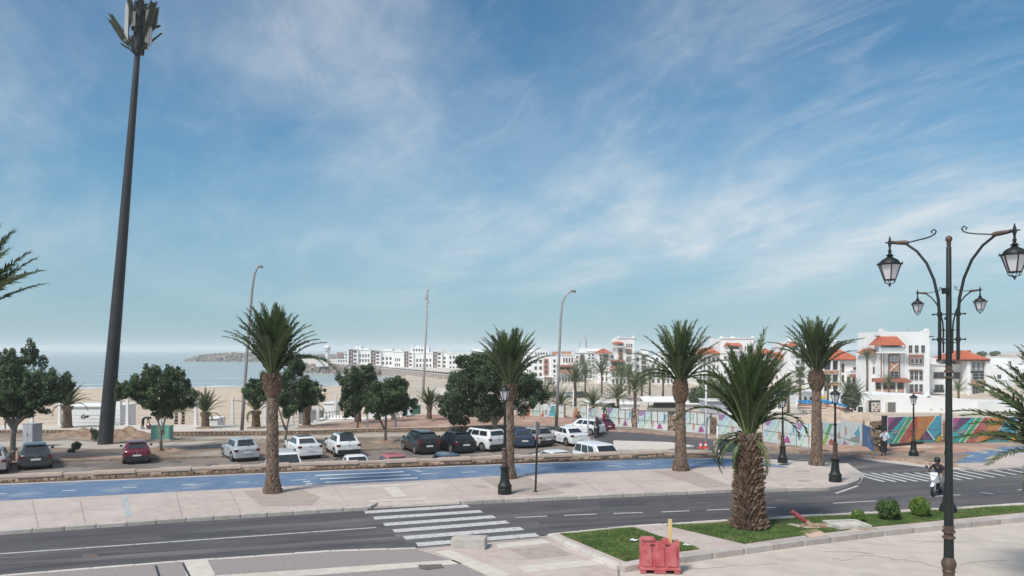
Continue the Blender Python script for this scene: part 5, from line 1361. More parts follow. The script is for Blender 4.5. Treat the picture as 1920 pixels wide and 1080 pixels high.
KIND = {
 # L, W, H, belt, bumper-height shoulder list; yw: windscreen base, roof front, roof rear, rear glass base (fractions of L from the front)
 'hatch': dict(L=3.95, W=1.70, H=1.45, belt=.93, hood=.84, ws=.27, rf=.45, rr=.82, rb=.965, tail=.92, gw=.80),
 'sedan': dict(L=4.35, W=1.74, H=1.43, belt=.92, hood=.82, ws=.25, rf=.44, rr=.68, rb=.88, tail=1.02, gw=.78),
 'cross': dict(L=4.05, W=1.76, H=1.54, belt=1.0, hood=.94, ws=.25, rf=.43, rr=.80, rb=.955, tail=1.0, gw=.80),
 'boxy':  dict(L=4.10, W=1.80, H=1.62, belt=1.08, hood=1.06, ws=.27, rf=.36, rr=.93, rb=.985, tail=1.06, gw=.88),
 'mpv':   dict(L=4.20, W=1.72, H=1.60, belt=1.0, hood=.95, ws=.21, rf=.40, rr=.86, rb=.985, tail=1.0, gw=.86),
 'van':   dict(L=4.10, W=1.80, H=1.80, belt=1.12, hood=1.02, ws=.16, rf=.36, rr=.93, rb=.99, tail=1.1, gw=.88),
 'pickup': dict(L=4.6, W=1.74, H=1.62, belt=1.0, hood=.95, ws=.22, rf=.34, rr=.52, rb=.56, tail=.98, gw=.80)}
def car(kind, px, py, heading, col, label, base=LOT, yref=None, roof=None, pillars=2, group='cars parked in the car park', k=1.0, lower=None, cat='car', rear_tall=False):
    K = KIND[kind]; L, W, H = K['L'], K['W'], K['H']
    b = P(px, py, 0, base)
    hv = Vector((math.sin(R(heading)), math.cos(R(heading)), 0))
    if yref == 'rear': b = b + hv*L/2
    t = thing('parked_' + ('van' if kind == 'van' else 'pickup' if kind == 'pickup' else 'car'), label, cat, b, -R(heading), group)
    t.scale = (k, k, k)
    def Y(f): return L*(.5 - f)
    hw = W/2
    # lower body loft: stations from front (f=0) to rear
    st = [(0.0, .30, K['hood']*.72, .74), (.012, .24, K['hood']*.86, .86), (.05, .20, K['hood']*.93, .95), (.16, .19, K['hood']*.98, 1), (K['ws'], .19, K['belt']*.985, 1), (.5, .19, K['belt'], 1.01), (K['rr'], .19, K['belt']*1.01, 1.0)]
    if kind == 'pickup': st += [(.60, .19, .94, 1.0), (.97, .22, .94, .98), (.995, .30, .92, .95)]
    else: st += [(K['rb'], .21, K['tail'], .965), (.985, .26, K['tail']*.97, .93), (1.0, .34, K['tail']*.86, .88)]
    st = sorted(st, key=lambda s: s[0])
    rings = []
    for f, zb, zs, wf in st:
        w = hw*wf; y = Y(f)
        rings.append([(-w*.80, y, zb), (-w*.95, y, zb+.07), (-w, y, zb+.22), (-w*1.0, y, zb+(zs-zb)*.62), (-w*.965, y, zs-.08), (-w*.90, y, zs-.01), (-w*.6, y, zs+.02), (0, y, zs+.035),
                      (w*.6, y, zs+.02), (w*.90, y, zs-.01), (w*.965, y, zs-.08), (w*1.0, y, zb+(zs-zb)*.62), (w, y, zb+.22), (w*.95, y, zb+.07), (w*.80, y, zb)])
    n = len(rings[0]); vs = [v for r in rings for v in r]; fs = []
    for i in range(len(rings)-1):
        for j in range(n): j2 = (j+1) % n; fs.append((i*n+j, i*n+j2, (i+1)*n+j2, (i+1)*n+j))
    fs.append(tuple(range(n))); fs.append(tuple(range((len(rings)-1)*n+n-1, (len(rings)-1)*n-1, -1)))
    mb = MB(); mb.add(vs, fs); body = mb.build('body', col, t, 'auto')
    bmn = bmesh.new(); bmn.from_mesh(body.data); bmesh.ops.recalc_face_normals(bmn, faces=list(bmn.faces)); bmn.to_mesh(body.data); bmn.free()
    # cabin
    gwb, gwt = hw*.93, hw*K['gw']*.84
    zb, zt = K['belt']-.04, H-.05
    yb0, yt0, yt1, yb1 = Y(K['ws']), Y(K['rf']), Y(K['rr']), Y(K['rb'])
    A = {}
    for s in (-1, 1):
        A[s] = [Vector((s*gwb*.97, yb1, zb)), Vector((s*gwb*.95, yb0, zb)), Vector((s*gwt*.97, yt0, zt)), Vector((s*gwt, yt1, zt-.02))]
    mb = MB(); q = A[-1] + A[1]; ym = (yt0+yt1)/2
    mb.add(q + [Vector((-gwt*.8, yt0-.12, H-.01)), Vector((gwt*.8, yt0-.12, H-.01)), Vector((gwt*.8, yt1+.12, H-.02)), Vector((-gwt*.8, yt1+.12, H-.02)), Vector((0, ym, H+.015))],
           [(0, 1, 2, 3), (5, 4, 7, 6), (1, 5, 6, 2), (4, 0, 3, 7), (2, 6, 9, 8), (6, 7, 10, 9), (7, 3, 11, 10), (3, 2, 8, 11), (8, 9, 12), (9, 10, 12), (10, 11, 12), (11, 8, 12)])
    cab = mb.build('cabin', col, t, 'auto')
    bmn = bmesh.new(); bmn.from_mesh(cab.data); bmesh.ops.recalc_face_normals(bmn, faces=list(bmn.faces)); bmn.to_mesh(cab.data); bmn.free()
    md = cab.modifiers.new('bev', 'BEVEL'); md.width = .10; md.segments = 3; md.limit_method = 'ANGLE'; md.angle_limit = R(14)
    if roof:
        mb = MB(); mb.add([(-gwt*.86, yt0-.06, H+.0), (gwt*.86, yt0-.06, H+.0), (gwt*.86, yt1+.06, H-.0), (-gwt*.86, yt1+.06, H-.0), (0, ym, H+.03)], [(0, 1, 4), (1, 2, 4), (2, 3, 4), (3, 0, 4)]); mb.build('roof_panel', roof, t)
    # glass
    segs = {2: [(.10, .40), (.44, .74), (.77, .93)], 1: [(.10, .52), (.56, .90)], 3: [(.05, .30), (.34, .58), (.62, .84)], 0: [(.25, .85)]}[pillars]
    for s in (-1, 1):
        for u0, u1 in segs: pane(A[s], u0, u1, .20, .84, .012, CGLASS, 'window', t, Vector((s, 0, .3)))
    F = [A[-1][1], A[1][1], A[1][2], A[-1][2]]; pane(F, .07, .93, .12, .92, .012, CGLASS, 'windscreen', t, Vector((0, 1, .5)))
    B = [A[-1][0], A[1][0], A[1][3], A[-1][3]]; pane(B, .11, .89, .26 if kind != 'sedan' else .10, .84, .012, CGLASS, 'rear_window', t, Vector((0, -1, .4)))
    # wheels
    for s in (-1, 1):
        for yy in (Y(.185), Y(.80)):
            link('wheel_arch', ARCHM, t, (s*hw*1.0, yy, .33), (0, 0, 0 if s > 0 else PI))
            wv = link('wheel', TYREM, t, (s*(hw-.085), yy, .31), (0, 0, 0 if s > 0 else PI)); link('rim', RIMM, wv)
    # lamps, plate, bumpers, mirrors, handles, trim
    tl = K['tail'] if kind != 'pickup' else .94
    for s in (-1, 1):
        mb = MB(); hh = .16 if not rear_tall else .36
        mb.box((s*hw*.80, Y(.992), tl - .17 + (.1 if rear_tall else 0)), (W*.13, .07, hh)); mb.box((s*hw*.915, Y(.972), tl - .17 + (.1 if rear_tall else 0)), (.06, .16, hh*.9)); mb.build('tail_light', REDL, t)
        mb = MB(); mb.box((s*hw*.72, Y(.012), K['hood']*.70), (W*.18, .10, .13)); mb.box((s*hw*.86, Y(.035), K['hood']*.72), (.07, .14, .11)); mb.build('headlight', CLEARL, t)
        mb = MB(); mb.box((s*(hw+.09), Y(K['ws']+.075), K['belt']+.07), (.17, .10, .13), 0, None, .85); mb.build('mirror', lower or col, t)
        mb = MB(); mb.box((s*hw*1.002, Y(.5), .30), (.02, L*.40, .09)); mb.build('side_trim', BLACKP if lower else col, t)
        for f in ((.52, .70) if pillars > 1 else (.52,)): mb = MB(); mb.box((s*hw*1.0, Y(f), K['belt']-.14), (.03, .16, .03)); mb.build('door_handle', BLACKP, t)
    lb = lower or col
    mb = MB(); mb.box((0, Y(.995), .42), (W*.92, .12, .26), 0, None, .96); mb.build('rear_bumper', lb, t); mb = MB(); mb.box((0, Y(1.0), .26), (W*.80, .06, .12)); mb.box((0, 0, .22), (W*.7, L*.8, .08)); mb.build('underside', BLACKP, t)
    mb = MB(); mb.box((0, Y(.004), .42), (W*.90, .12, .26), 0, None, .96); mb.build('front_bumper', lb, t); mb = MB(); mb.box((0, Y(.0), .50), (W*.5, .05, .10)); mb.build('grille', BLACKP, t)
    mb = MB(); mb.box((0, Y(1.0)-.055 if kind != 'sedan' else Y(1.0)-.05, (.62 if not lower else .60)), (.50, .02, .11)); mb.build('number_plate', PLATE, t)
    mb = MB(); mb.lathe([(0, .045), (.012, .045)], 10); o = mb.build('badge', RIM, t); o.location = (0, Y(.998)-.02, tl-.13); o.rotation_euler = (R(90), 0, 0)
    mb = MB(); mb.tube([(.05, Y(K['rb'])-.012, K['belt']+.04), (.32, (yb1+yt1)/2-.0, (zb+zt)/2-.08)], .012, n=4); mb.build('wiper', BLACKP, t)
    if kind == 'pickup':
        mb = MB(); y0, y1 = Y(.585), Y(.985)
        for c, d_ in [((0, (y0+y1)/2, .955), (W*.86, abs(y1-y0), .02))]: mb.box(c, d_)
        mb.build('load_bed', BLACKP, t)
        mb = MB()
        for s in (-1, 1): mb.tube([(s*hw*.86, y0+.02, .95), (s*hw*.80, y0+.02, 1.42), (s*hw*.86, y1+.1, 1.0)], .035, n=6)
        mb.tube([(-hw*.8, y0+.02, 1.42), (hw*.8, y0+.02, 1.42)], .035, n=6); mb.build('bed_rail', BLACKP, t)
    for f in (.34, .58) if pillars > 1 else (.40,):
        for s in (-1, 1): mb = MB(); mb.box((s*hw*1.003, Y(f), K['belt']*.60), (.012, .016, K['belt']*.66)); mb.build('door_seam', BLACKP, t)
    if kind in ('hatch', 'cross', 'mpv') :
        mb = MB(); mb.box((0, yt1-.06, H-.05), (gwt*1.7, .16, .03)); mb.build('spoiler', roof or col, t)
    return t
SILV, WHT, BLK, CHAR, WINE, BLU, GRYS = paint('silver', (.42, .44, .46), rough=.35), paint('white', (.76, .76, .76)), paint('black', (.008, .009, .012)), paint('charcoal', (.045, .05, .058)), paint('wine', (.15, .012, .035)), paint('blue', (.03, .05, .10)), paint('warm_grey', (.36, .34, .33), rough=.35)
RDP, SLATE = paint('faded_red', (.50, .13, .12)), paint('slate', (.07, .09, .13))
car('hatch', -14, 882, -30, GRYS, 'grey car cut off by the left edge of the picture', k=1.03)
car('hatch', 67, 881, -33, CHAR, 'dark grey hatchback parked leftmost, its rear to the camera', yref='rear', k=1.05, rear_tall=False)
car('hatch', 257, 871, -27, WINE, 'old wine red hatchback with black rear bumper, alone right of the mast', yref='rear', lower=BLACKP, k=.96, pillars=1)
car('hatch', 464, 866, -33, SILV, 'silver hatchback parked left of the first tall palm', yref='rear', k=1.0)
car('sedan', 583, 861.5, -30, WHT, 'white saloon car right of the first tall palm with a dark roof', yref='rear', roof=CHAR, k=.99)
car('cross', 655, 858, -26, WHT, 'white crossover with a black roof and black lower bumper', yref='rear', roof=BLK, lower=BLACKP, k=.99)
car('mpv', 806, 853, -26, BLK, 'black tall hatchback, left one of the two black cars', yref='rear', rear_tall=True, k=.98)
car('hatch', 874, 851, -29, BLK, 'black low hatchback, right one of the two black cars', yref='rear', k=1.02)
car('boxy', 935, 847, -42, WHT, 'white boxy off-roader with black wheel arches, left of the lamp post', yref='rear', lower=BLACKP, k=1.0, roof=CHAR)
car('sedan', 985, 842, -8, BLU, 'dark blue saloon seen from behind, right of the lamp post', yref='rear', k=.93)
car('hatch', 1029, 838.5, -36, GRYS, 'warm grey hatchback behind the sign pole', yref='rear', lower=BLACKP, k=.97)
car('sedan', 1090, 838, -24, WHT, 'white saloon with a thin red lamp strip, last in the back row', yref='rear', k=.98)
car('mpv', 1096, 813, -52, WHT, 'white people carrier with roof rails parked by the pale panels', k=.84, lower=None, base=LOT, pillars=3)
car('hatch', 1129, 806, -20, WINE, 'small dark red car behind the motorbike beside the people carrier', k=.74, base=LOT)
GN = 'cars parked nose to the low stone wall'
def nearcar(kind, px, off, col, label, k=1.0, **kw):
    b = P(px, 878, KZ); w = Vector(((px-CXP)/FPX*(yd(px)+off), yd(px)+off, LOT))
    q = CXP + FPX*w.x/w.y, HOR + FPX*(EYE-LOT)/w.y
    return car(kind, q[0], q[1], 156, col, label, k=k, group=GN, **kw)
nearcar('van', 534, 2.7, WHT, 'white small van half hidden by the first tall palm and the low wall', k=.99)
nearcar('pickup', 664, 3.2, WHT, 'white-cabbed pickup with a dark open bed behind the low wall', k=.92, pillars=0)
nearcar('hatch', 742, 3.0, RDP, 'red car of which only the roof shows above the low wall', k=.96)
nearcar('hatch', 845, 3.0, SLATE, 'dark slate car of which only the roof shows above the low wall', k=.93)
nearcar('sedan', 1046, 3.0, WHT, 'white saloon roof showing just above the low wall left of the white van', k=.97)
nearcar('van', 1124, 3.0, WHT, 'white small van with side windows behind the right part of the low wall', k=.97, pillars=3)
# cars far off before the hotels
for i, (px, col, lab) in enumerate([(1040, CHAR, 'tiny dark car before the hotels, leftmost'), (1058, WHT, 'tiny white car before the hotels'), (1073, SILV, 'tiny silver car before the hotels'), (1090, CHAR, 'tiny dark car before the hotels, rightmost')]):
    b = at(px, 739, 200); car('hatch', px, HOR + FPX*(EYE+6.2)/202, 80, col, lab, base=-6.2, group='cars parked before the hotels')

# ---------------------------------------------------------------- people
SKIN = mat('skin', (.26, .15, .10), rough=.6); HAIR = mat('black_hair', (.012, .010, .010), rough=.6)
def figure(name, label, loc, rz, J, mats, cat='person', group=None, sc=1.0):
    """J: ordered dict joint -> (pos, radius, parent, material index). One skinned surface; materials by nearest bone."""
    names = list(J); idx = {n: i for i, n in enumerate(names)}
    me = bpy.data.meshes.new('tmp'); me.from_pydata([J[n][0] for n in names], [(idx[J[n][2]], idx[n]) for n in names if J[n][2]], [])
    o = bpy.data.objects.new('tmp', me); COL.objects.link(o)
    md = o.modifiers.new('skin', 'SKIN'); md.use_smooth_shade = True
    sv = me.skin_vertices[0].data
    for i, n in enumerate(names):
        r = J[n][1]; sv[i].radius = r if hasattr(r, '__len__') else (r, r); sv[i].use_root = (i == 0)
    sb = o.modifiers.new('sub', 'SUBSURF'); sb.levels = sb.render_levels = 1
    dg = bpy.context.evaluated_depsgraph_get(); res = bpy.data.meshes.new_from_object(o.evaluated_get(dg)); bpy.data.objects.remove(o)
    for m in mats: res.materials.append(m)
    bones = [(Vector(J[J[n][2]][0]), Vector(J[n][0]), J[n][3]) for n in names if J[n][2]]
    for p in res.polygons:
        c = p.center; best, bm_ = 1e9, 0
        for a, b, m in bones:
            ab = b-a; tt = max(0, min(1, (c-a).dot(ab)/max(1e-9, ab.length_squared))); dd = (c-(a+ab*tt)).length
            if dd < best: best, bm_ = dd, m
        p.material_index = bm_; p.use_smooth = True
    res.name = 'body'
    t = thing(name, label, cat, loc, rz, group); t.scale = (sc,)*3
    link('body', res, t)
    return t
def hand(mb, w, d):
    """five short fingers growing from wrist w along d"""
    d = Vector(d).normalized(); s = d.cross(Vector((0, 1, .3))).normalized()
    for i, l in enumerate((.075, .085, .08, .06)):
        a = Vector(w) + s*(i-1.5)*.02 + d*.06; mb.tube([a, a+d*l*.6, a+d*l + Vector((0, .02, 0))], [.010, .009, .007], n=5)
    a = Vector(w) + s*-.04 + d*.02; mb.tube([a, a - s*.03 + d*.05], [.012, .008], n=5)
def face_and_hair(t, head, mats_hair=HAIR, fwd=(0, 1, 0)):
    h = Vector(head); f = Vector(fwd); mb = MB(); mb.ball(h + Vector((0, 0, .03)) - f*.02, .112, 12, 8, sc=(.88, 1, 1)); mb.build('hair', mats_hair, t, True)
    mb = MB(); mb.box(tuple(h + f*.105 + Vector((0, 0, -.02))), (.025, .03, .04)); 
    sd_ = f.cross(Vector((0, 0, 1)))
    for s in (-1, 1): mb.ball(h + sd_*s*.085 + Vector((0, 0, -.02)), .028, 6, 4, sc=(.6, 1, 1.2))
    mb.build('face', SKIN, t)
# walking man (faces +Y locally)
J = dict(pelvis=((0, 0, .95), (.15, .11), None, 1), belly=((0, .02, 1.10), (.145, .10), 'pelvis', 0), chest=((0, .04, 1.32), (.175, .11), 'belly', 0), neck=((0, .05, 1.48), (.055, .055), 'chest', 2), head=((0, .08, 1.62), (.095, .10), 'neck', 2),
         lsh=((-.19, .03, 1.40), .065, 'chest', 0), lel=((-.27, -.10, 1.14), .048, 'lsh', 0), lwr=((-.26, .08, .96), .032, 'lel', 2), lha=((-.255, .12, .92), .035, 'lwr', 2),
         rsh=((.19, .03, 1.40), .065, 'chest', 0), rel=((.26, .06, 1.13), .048, 'rsh', 0), rwr=((.24, .26, 1.00), .032, 'rel', 2), rha=((.235, .31, .97), .035, 'rwr', 2),
         lhip=((-.10, 0, .90), .10, 'pelvis', 1), lkn=((-.11, .20, .52), .065, 'lhip', 1), lan=((-.11, .12, .10), .042, 'lkn', 1), lto=((-.12, .30, .05), .038, 'lan', 3),
         rhip=((.10, 0, .90), .10, 'pelvis', 1), rkn=((.11, -.06, .50), .065, 'rhip', 1), ran=((.11, -.36, .16), .042, 'rkn', 1), rto=((.12, -.24, .03), .038, 'ran', 3))
SHIRT, TROU, SHOE, JKT, JEAN = mat('white_shirt', (.62, .64, .68), (.48, .51, .58), 9, .8), mat('black_trousers', (.018, .018, .022), rough=.8), mat('dark_shoes', (.02, .018, .018)), mat('dark_jacket', (.02, .022, .03), rough=.7), mat('beige_trousers', (.26, .22, .19), rough=.8)
b = PB(1659, 857.5); b.z += .02
t = figure('person', 'walking man in a white shirt and black trousers, crossing by the blue door', b, R(-72), J, [SHIRT, TROU, SKIN, SHOE], sc=.98)
face_and_hair(t, (0, .07, 1.64)); mb = MB(); hand(mb, (-.255, .10, .93), (0, .4, -.8)); hand(mb, (.235, .29, .98), (0, .6, -.5)); mb.build('fingers', SKIN, t)
# bending person on the promenade
J2 = dict(J); J2.update(belly=((0, .14, 1.04), (.145, .10), 'pelvis', 0), chest=((0, .36, 1.12), (.16, .11), 'belly', 0), neck=((0, .50, 1.08), .05, 'chest', 2), head=((0, .60, 1.00), (.095, .10), 'neck', 2), lsh=((-.18, .38, 1.10), .06, 'chest', 0), lel=((-.2, .45, .82), .045, 'lsh', 0), lwr=((-.15, .52, .58), .03, 'lel', 2), lha=((-.14, .54, .53), .033, 'lwr', 2),
                       rsh=((.18, .38, 1.10), .06, 'chest', 0), rel=((.2, .45, .82), .045, 'rsh', 0), rwr=((.15, .52, .58), .03, 'rel', 2), rha=((.14, .54, .53), .033, 'rwr', 2), lkn=((-.12, .02, .5), .065, 'lhip', 1), lan=((-.12, -.02, .1), .042, 'lkn', 1), lto=((-.12, .15, .05), .038, 'lan', 3), rkn=((.14, -.02, .5), .065, 'rhip', 1), ran=((.16, -.1, .1), .042, 'rkn', 1), rto=((.16, .08, .05), .038, 'ran', 3))
b = P(268, 805, .16, LOT)
t = figure('person', 'person in dark clothes bending over on the promenade, between mast and rounded tree', b, R(-80), J2, [JKT, TROU, SKIN, SHOE]); face_and_hair(t, (0, .62, .98), fwd=(0, .3, -.9)); mb = MB(); hand(mb, (-.14, .53, .55), (0, .1, -1)); hand(mb, (.14, .53, .55), (0, .1, -1)); mb.build('fingers', SKIN, t)
t = thing('rucksack', 'dark red rucksack standing on the promenade beside the bending person', 'bag', P(279, 805, .16, LOT)); mb = MB(); mb.ball((0, 0, .28), .28, 10, 6, sc=(.9, .6, 1)); mb.build('bag', paint('bag_red', (.16, .03, .05)), t); mb = MB(); mb.tube([(-.1, -.15, .5), (0, -.2, .62), (.1, -.15, .5)], .02, n=5); mb.build('strap', BLACKP, t)
# seated scooter riders
def rider(loc, rz, label, top, legs, sc=1.0):
    J3 = dict(pelvis=((0, -.28, .82), (.15, .12), None, 1), belly=((0, -.24, .98), (.14, .10), 'pelvis', 0), chest=((0, -.14, 1.20), (.175, .115), 'belly', 0), neck=((0, -.08, 1.36), .055, 'chest', 2), head=((0, -.04, 1.48), (.10, .11), 'neck', 2),
              lsh=((-.20, -.13, 1.27), .068, 'chest', 0), lel=((-.32, .08, 1.05), .05, 'lsh', 0), lwr=((-.30, .34, 1.02), .034, 'lel', 2), lha=((-.30, .38, 1.02), .035, 'lwr', 2), rsh=((.20, -.13, 1.27), .068, 'chest', 0), rel=((.32, .08, 1.05), .05, 'rsh', 0), rwr=((.30, .34, 1.02), .034, 'rel', 2), rha=((.30, .38, 1.02), .035, 'rwr', 2),
              lhip=((-.12, -.24, .80), .10, 'pelvis', 1), lkn=((-.20, .16, .72), .068, 'lhip', 1), lan=((-.16, .12, .34), .045, 'lkn', 1), lto=((-.16, .28, .30), .04, 'lan', 3), rhip=((.12, -.24, .80), .10, 'pelvis', 1), rkn=((.20, .16, .72), .068, 'rhip', 1), ran=((.16, .12, .34), .045, 'rkn', 1), rto=((.16, .28, .30), .04, 'ran', 3))
    t = figure('person', label, loc, rz, J3, [top, legs, SKIN, SHOE], sc=sc)
    mb = MB(); mb.ball((0, -.05, 1.52), .145, 14, 9, sc=(.92, 1, 1.0)); mb.build('helmet', BLACKP, t, True); mb = MB(); mb.box((0, .075, 1.50), (.17, .05, .09)); mb.build('visor', CGLASS, t)
    mb = MB(); mb.box((0, .06, 1.43), (.08, .06, .05)); mb.build('face', SKIN, t); mb = MB(); hand(mb, (-.30, .34, 1.02), (0, 1, -.2)); hand(mb, (.30, .34, 1.02), (0, 1, -.2)); mb.build('fingers', SKIN, t)
    return t
def scooter(loc, rz, label, m, sc=1.0):
    t = thing('scooter', label, 'scooter', loc, rz); t.scale = (sc,)*3
    for y, nm in ((.66, 'front'), (-.62, 'rear')):
        mb = MB(); mb.tube([(-.055, y, .27), (-.04, y, .27), (.04, y, .27), (.055, y, .27)], [.21, .27, .27, .21], n=20); w = mb.build('wheel', TYRE, t, 'auto'); mb = MB(); mb.tube([(-.06, y, .27), (.06, y, .27)], .16, n=14); mb.tube([(-.075, y, .27), (.075, y, .27)], .05, n=8); mb.build('rim', RIM, w, 'auto')
    mb = MB(); mb.add([(-.06, .60, .56), (.06, .60, .56), (.20, .42, .60), (-.20, .42, .60), (-.16, .54, .98), (.16, .54, .98), (.12, .40, 1.04), (-.12, .40, 1.04), (-.05, .74, .72), (.05, .74, .72)],
        [(0, 1, 9, 8), (0, 8, 4, 3), (1, 2, 5, 9), (8, 9, 5, 4), (4, 5, 6, 7), (2, 6, 5), (3, 4, 7), (3, 7, 6, 2), (0, 3, 2, 1)]); mb.build('front_fairing', m, t, 'auto')
    mb = MB(); mb.add([(-.07, .50, .54), (.07, .50, .54), (.07, .90, .46), (-.07, .90, .46), (-.06, .66, .60), (.06, .66, .60)], [(0, 1, 5, 4), (4, 5, 2, 3), (0, 4, 3), (1, 2, 5)]); mb.build('mudguard', m, t)
    mb = MB(); mb.box((0, .12, .32), (.30, .50, .10)); mb.box((0, .36, .52), (.34, .06, .42)); mb.build('floorboard', BLACKP, t)
    mb = MB(); mb.add([(-.18, -.05, .36), (.18, -.05, .36), (.16, -.10, .72), (-.16, -.10, .72), (-.12, -.85, .62), (.12, -.85, .62), (.11, -.90, .80), (-.11, -.90, .80)], [(0, 1, 2, 3), (1, 5, 6, 2), (5, 4, 7, 6), (4, 0, 3, 7), (3, 2, 6, 7), (0, 4, 5, 1)]); mb.build('rear_fairing', m, t, 'auto')
    mb = MB(); mb.box((0, -.42, .79), (.26, .78, .10), 0, None, .85); mb.build('seat', BLACKP, t); mb = MB(); mb.tube([(-.34, .30, 1.02), (-.15, .42, 1.02), (.15, .42, 1.02), (.34, .30, 1.02)], .022, n=6); mb.build('handlebar', BLACKP, t)
    for s in (-1, 1):
        mb = MB(); mb.tube([(s*.22, .38, 1.03), (s*.30, .42, 1.20)], .012, n=5); mb.ball((s*.32, .42, 1.25), .065, 8, 5, sc=(1, .4, .8)); mb.build('mirror', BLACKP, t)
        mb = MB(); mb.tube([(s*.07, .66, .27), (s*.07, .52, .62)], .025, n=6); mb.build('fork', STEEL, t)
    mb = MB(); mb.box((0, .60, .90), (.20, .05, .10)); mb.build('headlight', CLEARL, t); mb = MB(); mb.box((0, -.92, .72), (.16, .04, .07)); mb.build('tail_light', REDL, t); mb = MB(); mb.tube([(.15, -.3, .3), (.15, -.85, .38)], [.04, .055], n=8); mb.build('exhaust', STEEL, t)
    return t
b = P(1757, 927, .0)
scooter(b, R(138), 'white scooter ridden towards the camera beside the big lamp post', paint('scooter_white', (.78, .78, .80)), sc=.98); rider(b, R(138), 'rider in a black helmet and dark jacket on the white scooter', JKT, JEAN, .98)
b = P(1119, 819.5, 0, LOT)
scooter(b, R(165), 'dark motorbike standing in front of the white people carrier', paint('bike_black', (.02, .02, .025)), sc=1.0); rider(b, R(165), 'dark clothed rider sitting on the dark motorbike in the far road', JKT, TROU, 1.0)
b = PB(1133, 806, .05)
Jm = {k_: v for k_, v in J.items()}; t = figure('person', 'standing person in a red top by the dark motorbike and small red car', b, R(40), Jm, [paint('top_red', (.35, .03, .05), coat=0, rough=.8), TROU, SKIN, SHOE]); face_and_hair(t, (0, .07, 1.64)); mb = MB(); hand(mb, (-.255, .10, .93), (0, .4, -.8)); hand(mb, (.235, .29, .98), (0, .6, -.5)); mb.build('fingers', SKIN, t)
b = P(1085, 808, 0, LOT)
t = figure('person', 'dark clothed person between the white saloon and the people carrier', b, R(150), Jm, [JKT, TROU, SKIN, SHOE]); face_and_hair(t, (0, .07, 1.64)); mb = MB(); hand(mb, (-.255, .10, .93), (0, .4, -.8)); hand(mb, (.235, .29, .98), (0, .6, -.5)); mb.build('fingers', SKIN, t)
b = P(14, 806, .16, LOT)
t = figure('person', 'person in dark clothes on the promenade left of the grey cabinet', b, R(60), Jm, [JKT, TROU, SKIN, SHOE]); face_and_hair(t, (0, .07, 1.64)); mb = MB(); hand(mb, (-.255, .10, .93), (0, .4, -.8)); hand(mb, (.235, .29, .98), (0, .6, -.5)); mb.build('fingers', SKIN, t)
# ---------------------------------------------------------------- breakwaters, quay
def rubble(name, label, path, w, h, base, n, size, seed, group='rock breakwaters'):
    """ridge of rocks along a world path [(x,y,hscale)]"""
    rn = random.Random(seed); o0 = Vector((path[0][0], path[0][1], base)); t = thing(name, label, 'breakwater', o0, 0, group)
    core, rk = MB(), MB()
    for (x0, y0, s0), (x1, y1, s1) in zip(path, path[1:]):
        a, b = Vector((x0, y0, 0))-Vector((o0.x, o0.y, 0)), Vector((x1, y1, 0))-Vector((o0.x, o0.y, 0)); d = (b-a); u = d.normalized(); nn = Vector((-u.y, u.x, 0))
        vs = []
        for p, s in ((a, s0), (b, s1)): vs += [p - nn*w*.5 - Vector((0, 0, 1)), p - nn*w*.16*1 + Vector((0, 0, h*s*.86)), p + nn*w*.16 + Vector((0, 0, h*s*.86)), p + nn*w*.5 - Vector((0, 0, 1))]
        core.add(vs, [(0, 4, 5, 1), (1, 5, 6, 2), (2, 6, 7, 3), (0, 1, 2, 3), (7, 6, 5, 4)])
        m = int(n*d.length/1000)
        for i in range(m):
            f = rn.random(); q = rn.uniform(-1, 1); s = s0 + (s1-s0)*f
            z = h*s*(1 - max(0, abs(q)-.3)/.7)*.9; p = a + d*f + nn*q*w*.5 + Vector((0, 0, z + rn.uniform(-.4, .5)))
            r = size*rn.uniform(.6, 1.3); R3 = Matrix.Translation(p) @ Euler((rn.uniform(0, 3), rn.uniform(0, 3), rn.uniform(0, 3))).to_matrix().to_4x4()
            rk.box((0, 0, 0), (r, r*rn.uniform(.6, 1), r*rn.uniform(.5, .9)), 0, R3, rn.uniform(.6, .95))
    core.build('core', ROCK, t); o = rk.build('rocks', ROCK, t); o['kind'] = 'stuff'
    return t
def wp(px, Y): return ((px-CXP)/FPX*Y, Y)
rubble('breakwater', 'outer rock breakwater stretching across the bay to the horizon', [(*wp(366, 905), .35), (*wp(385, 895), .75), (*wp(430, 890), 1.05), (*wp(480, 885), .95), (*wp(540, 880), .8), (*wp(640, 860), .75)], 26, 8.6, SEA, 5200, 3.4, 1)
rubble('breakwater', 'inner rock bank below the lighthouse and the white marina flats', [(*wp(555, 470), .7), (*wp(600, 455), 1), (*wp(640, 446), 1), (*wp(690, 432), .95), (*wp(725, 415), .8)], 16, 4.6, SEA, 5200, 1.7, 2)
quay = sheet('marina_quay', None, 0, CREAM, base=-3.6, world_pts=[Vector(wp(585, 468)), Vector(wp(640, 452)), Vector(wp(700, 436)), Vector(wp(745, 405)), Vector(wp(840, 330)), Vector(wp(1000, 300)), Vector(wp(1100, 800)), Vector(wp(560, 800))])
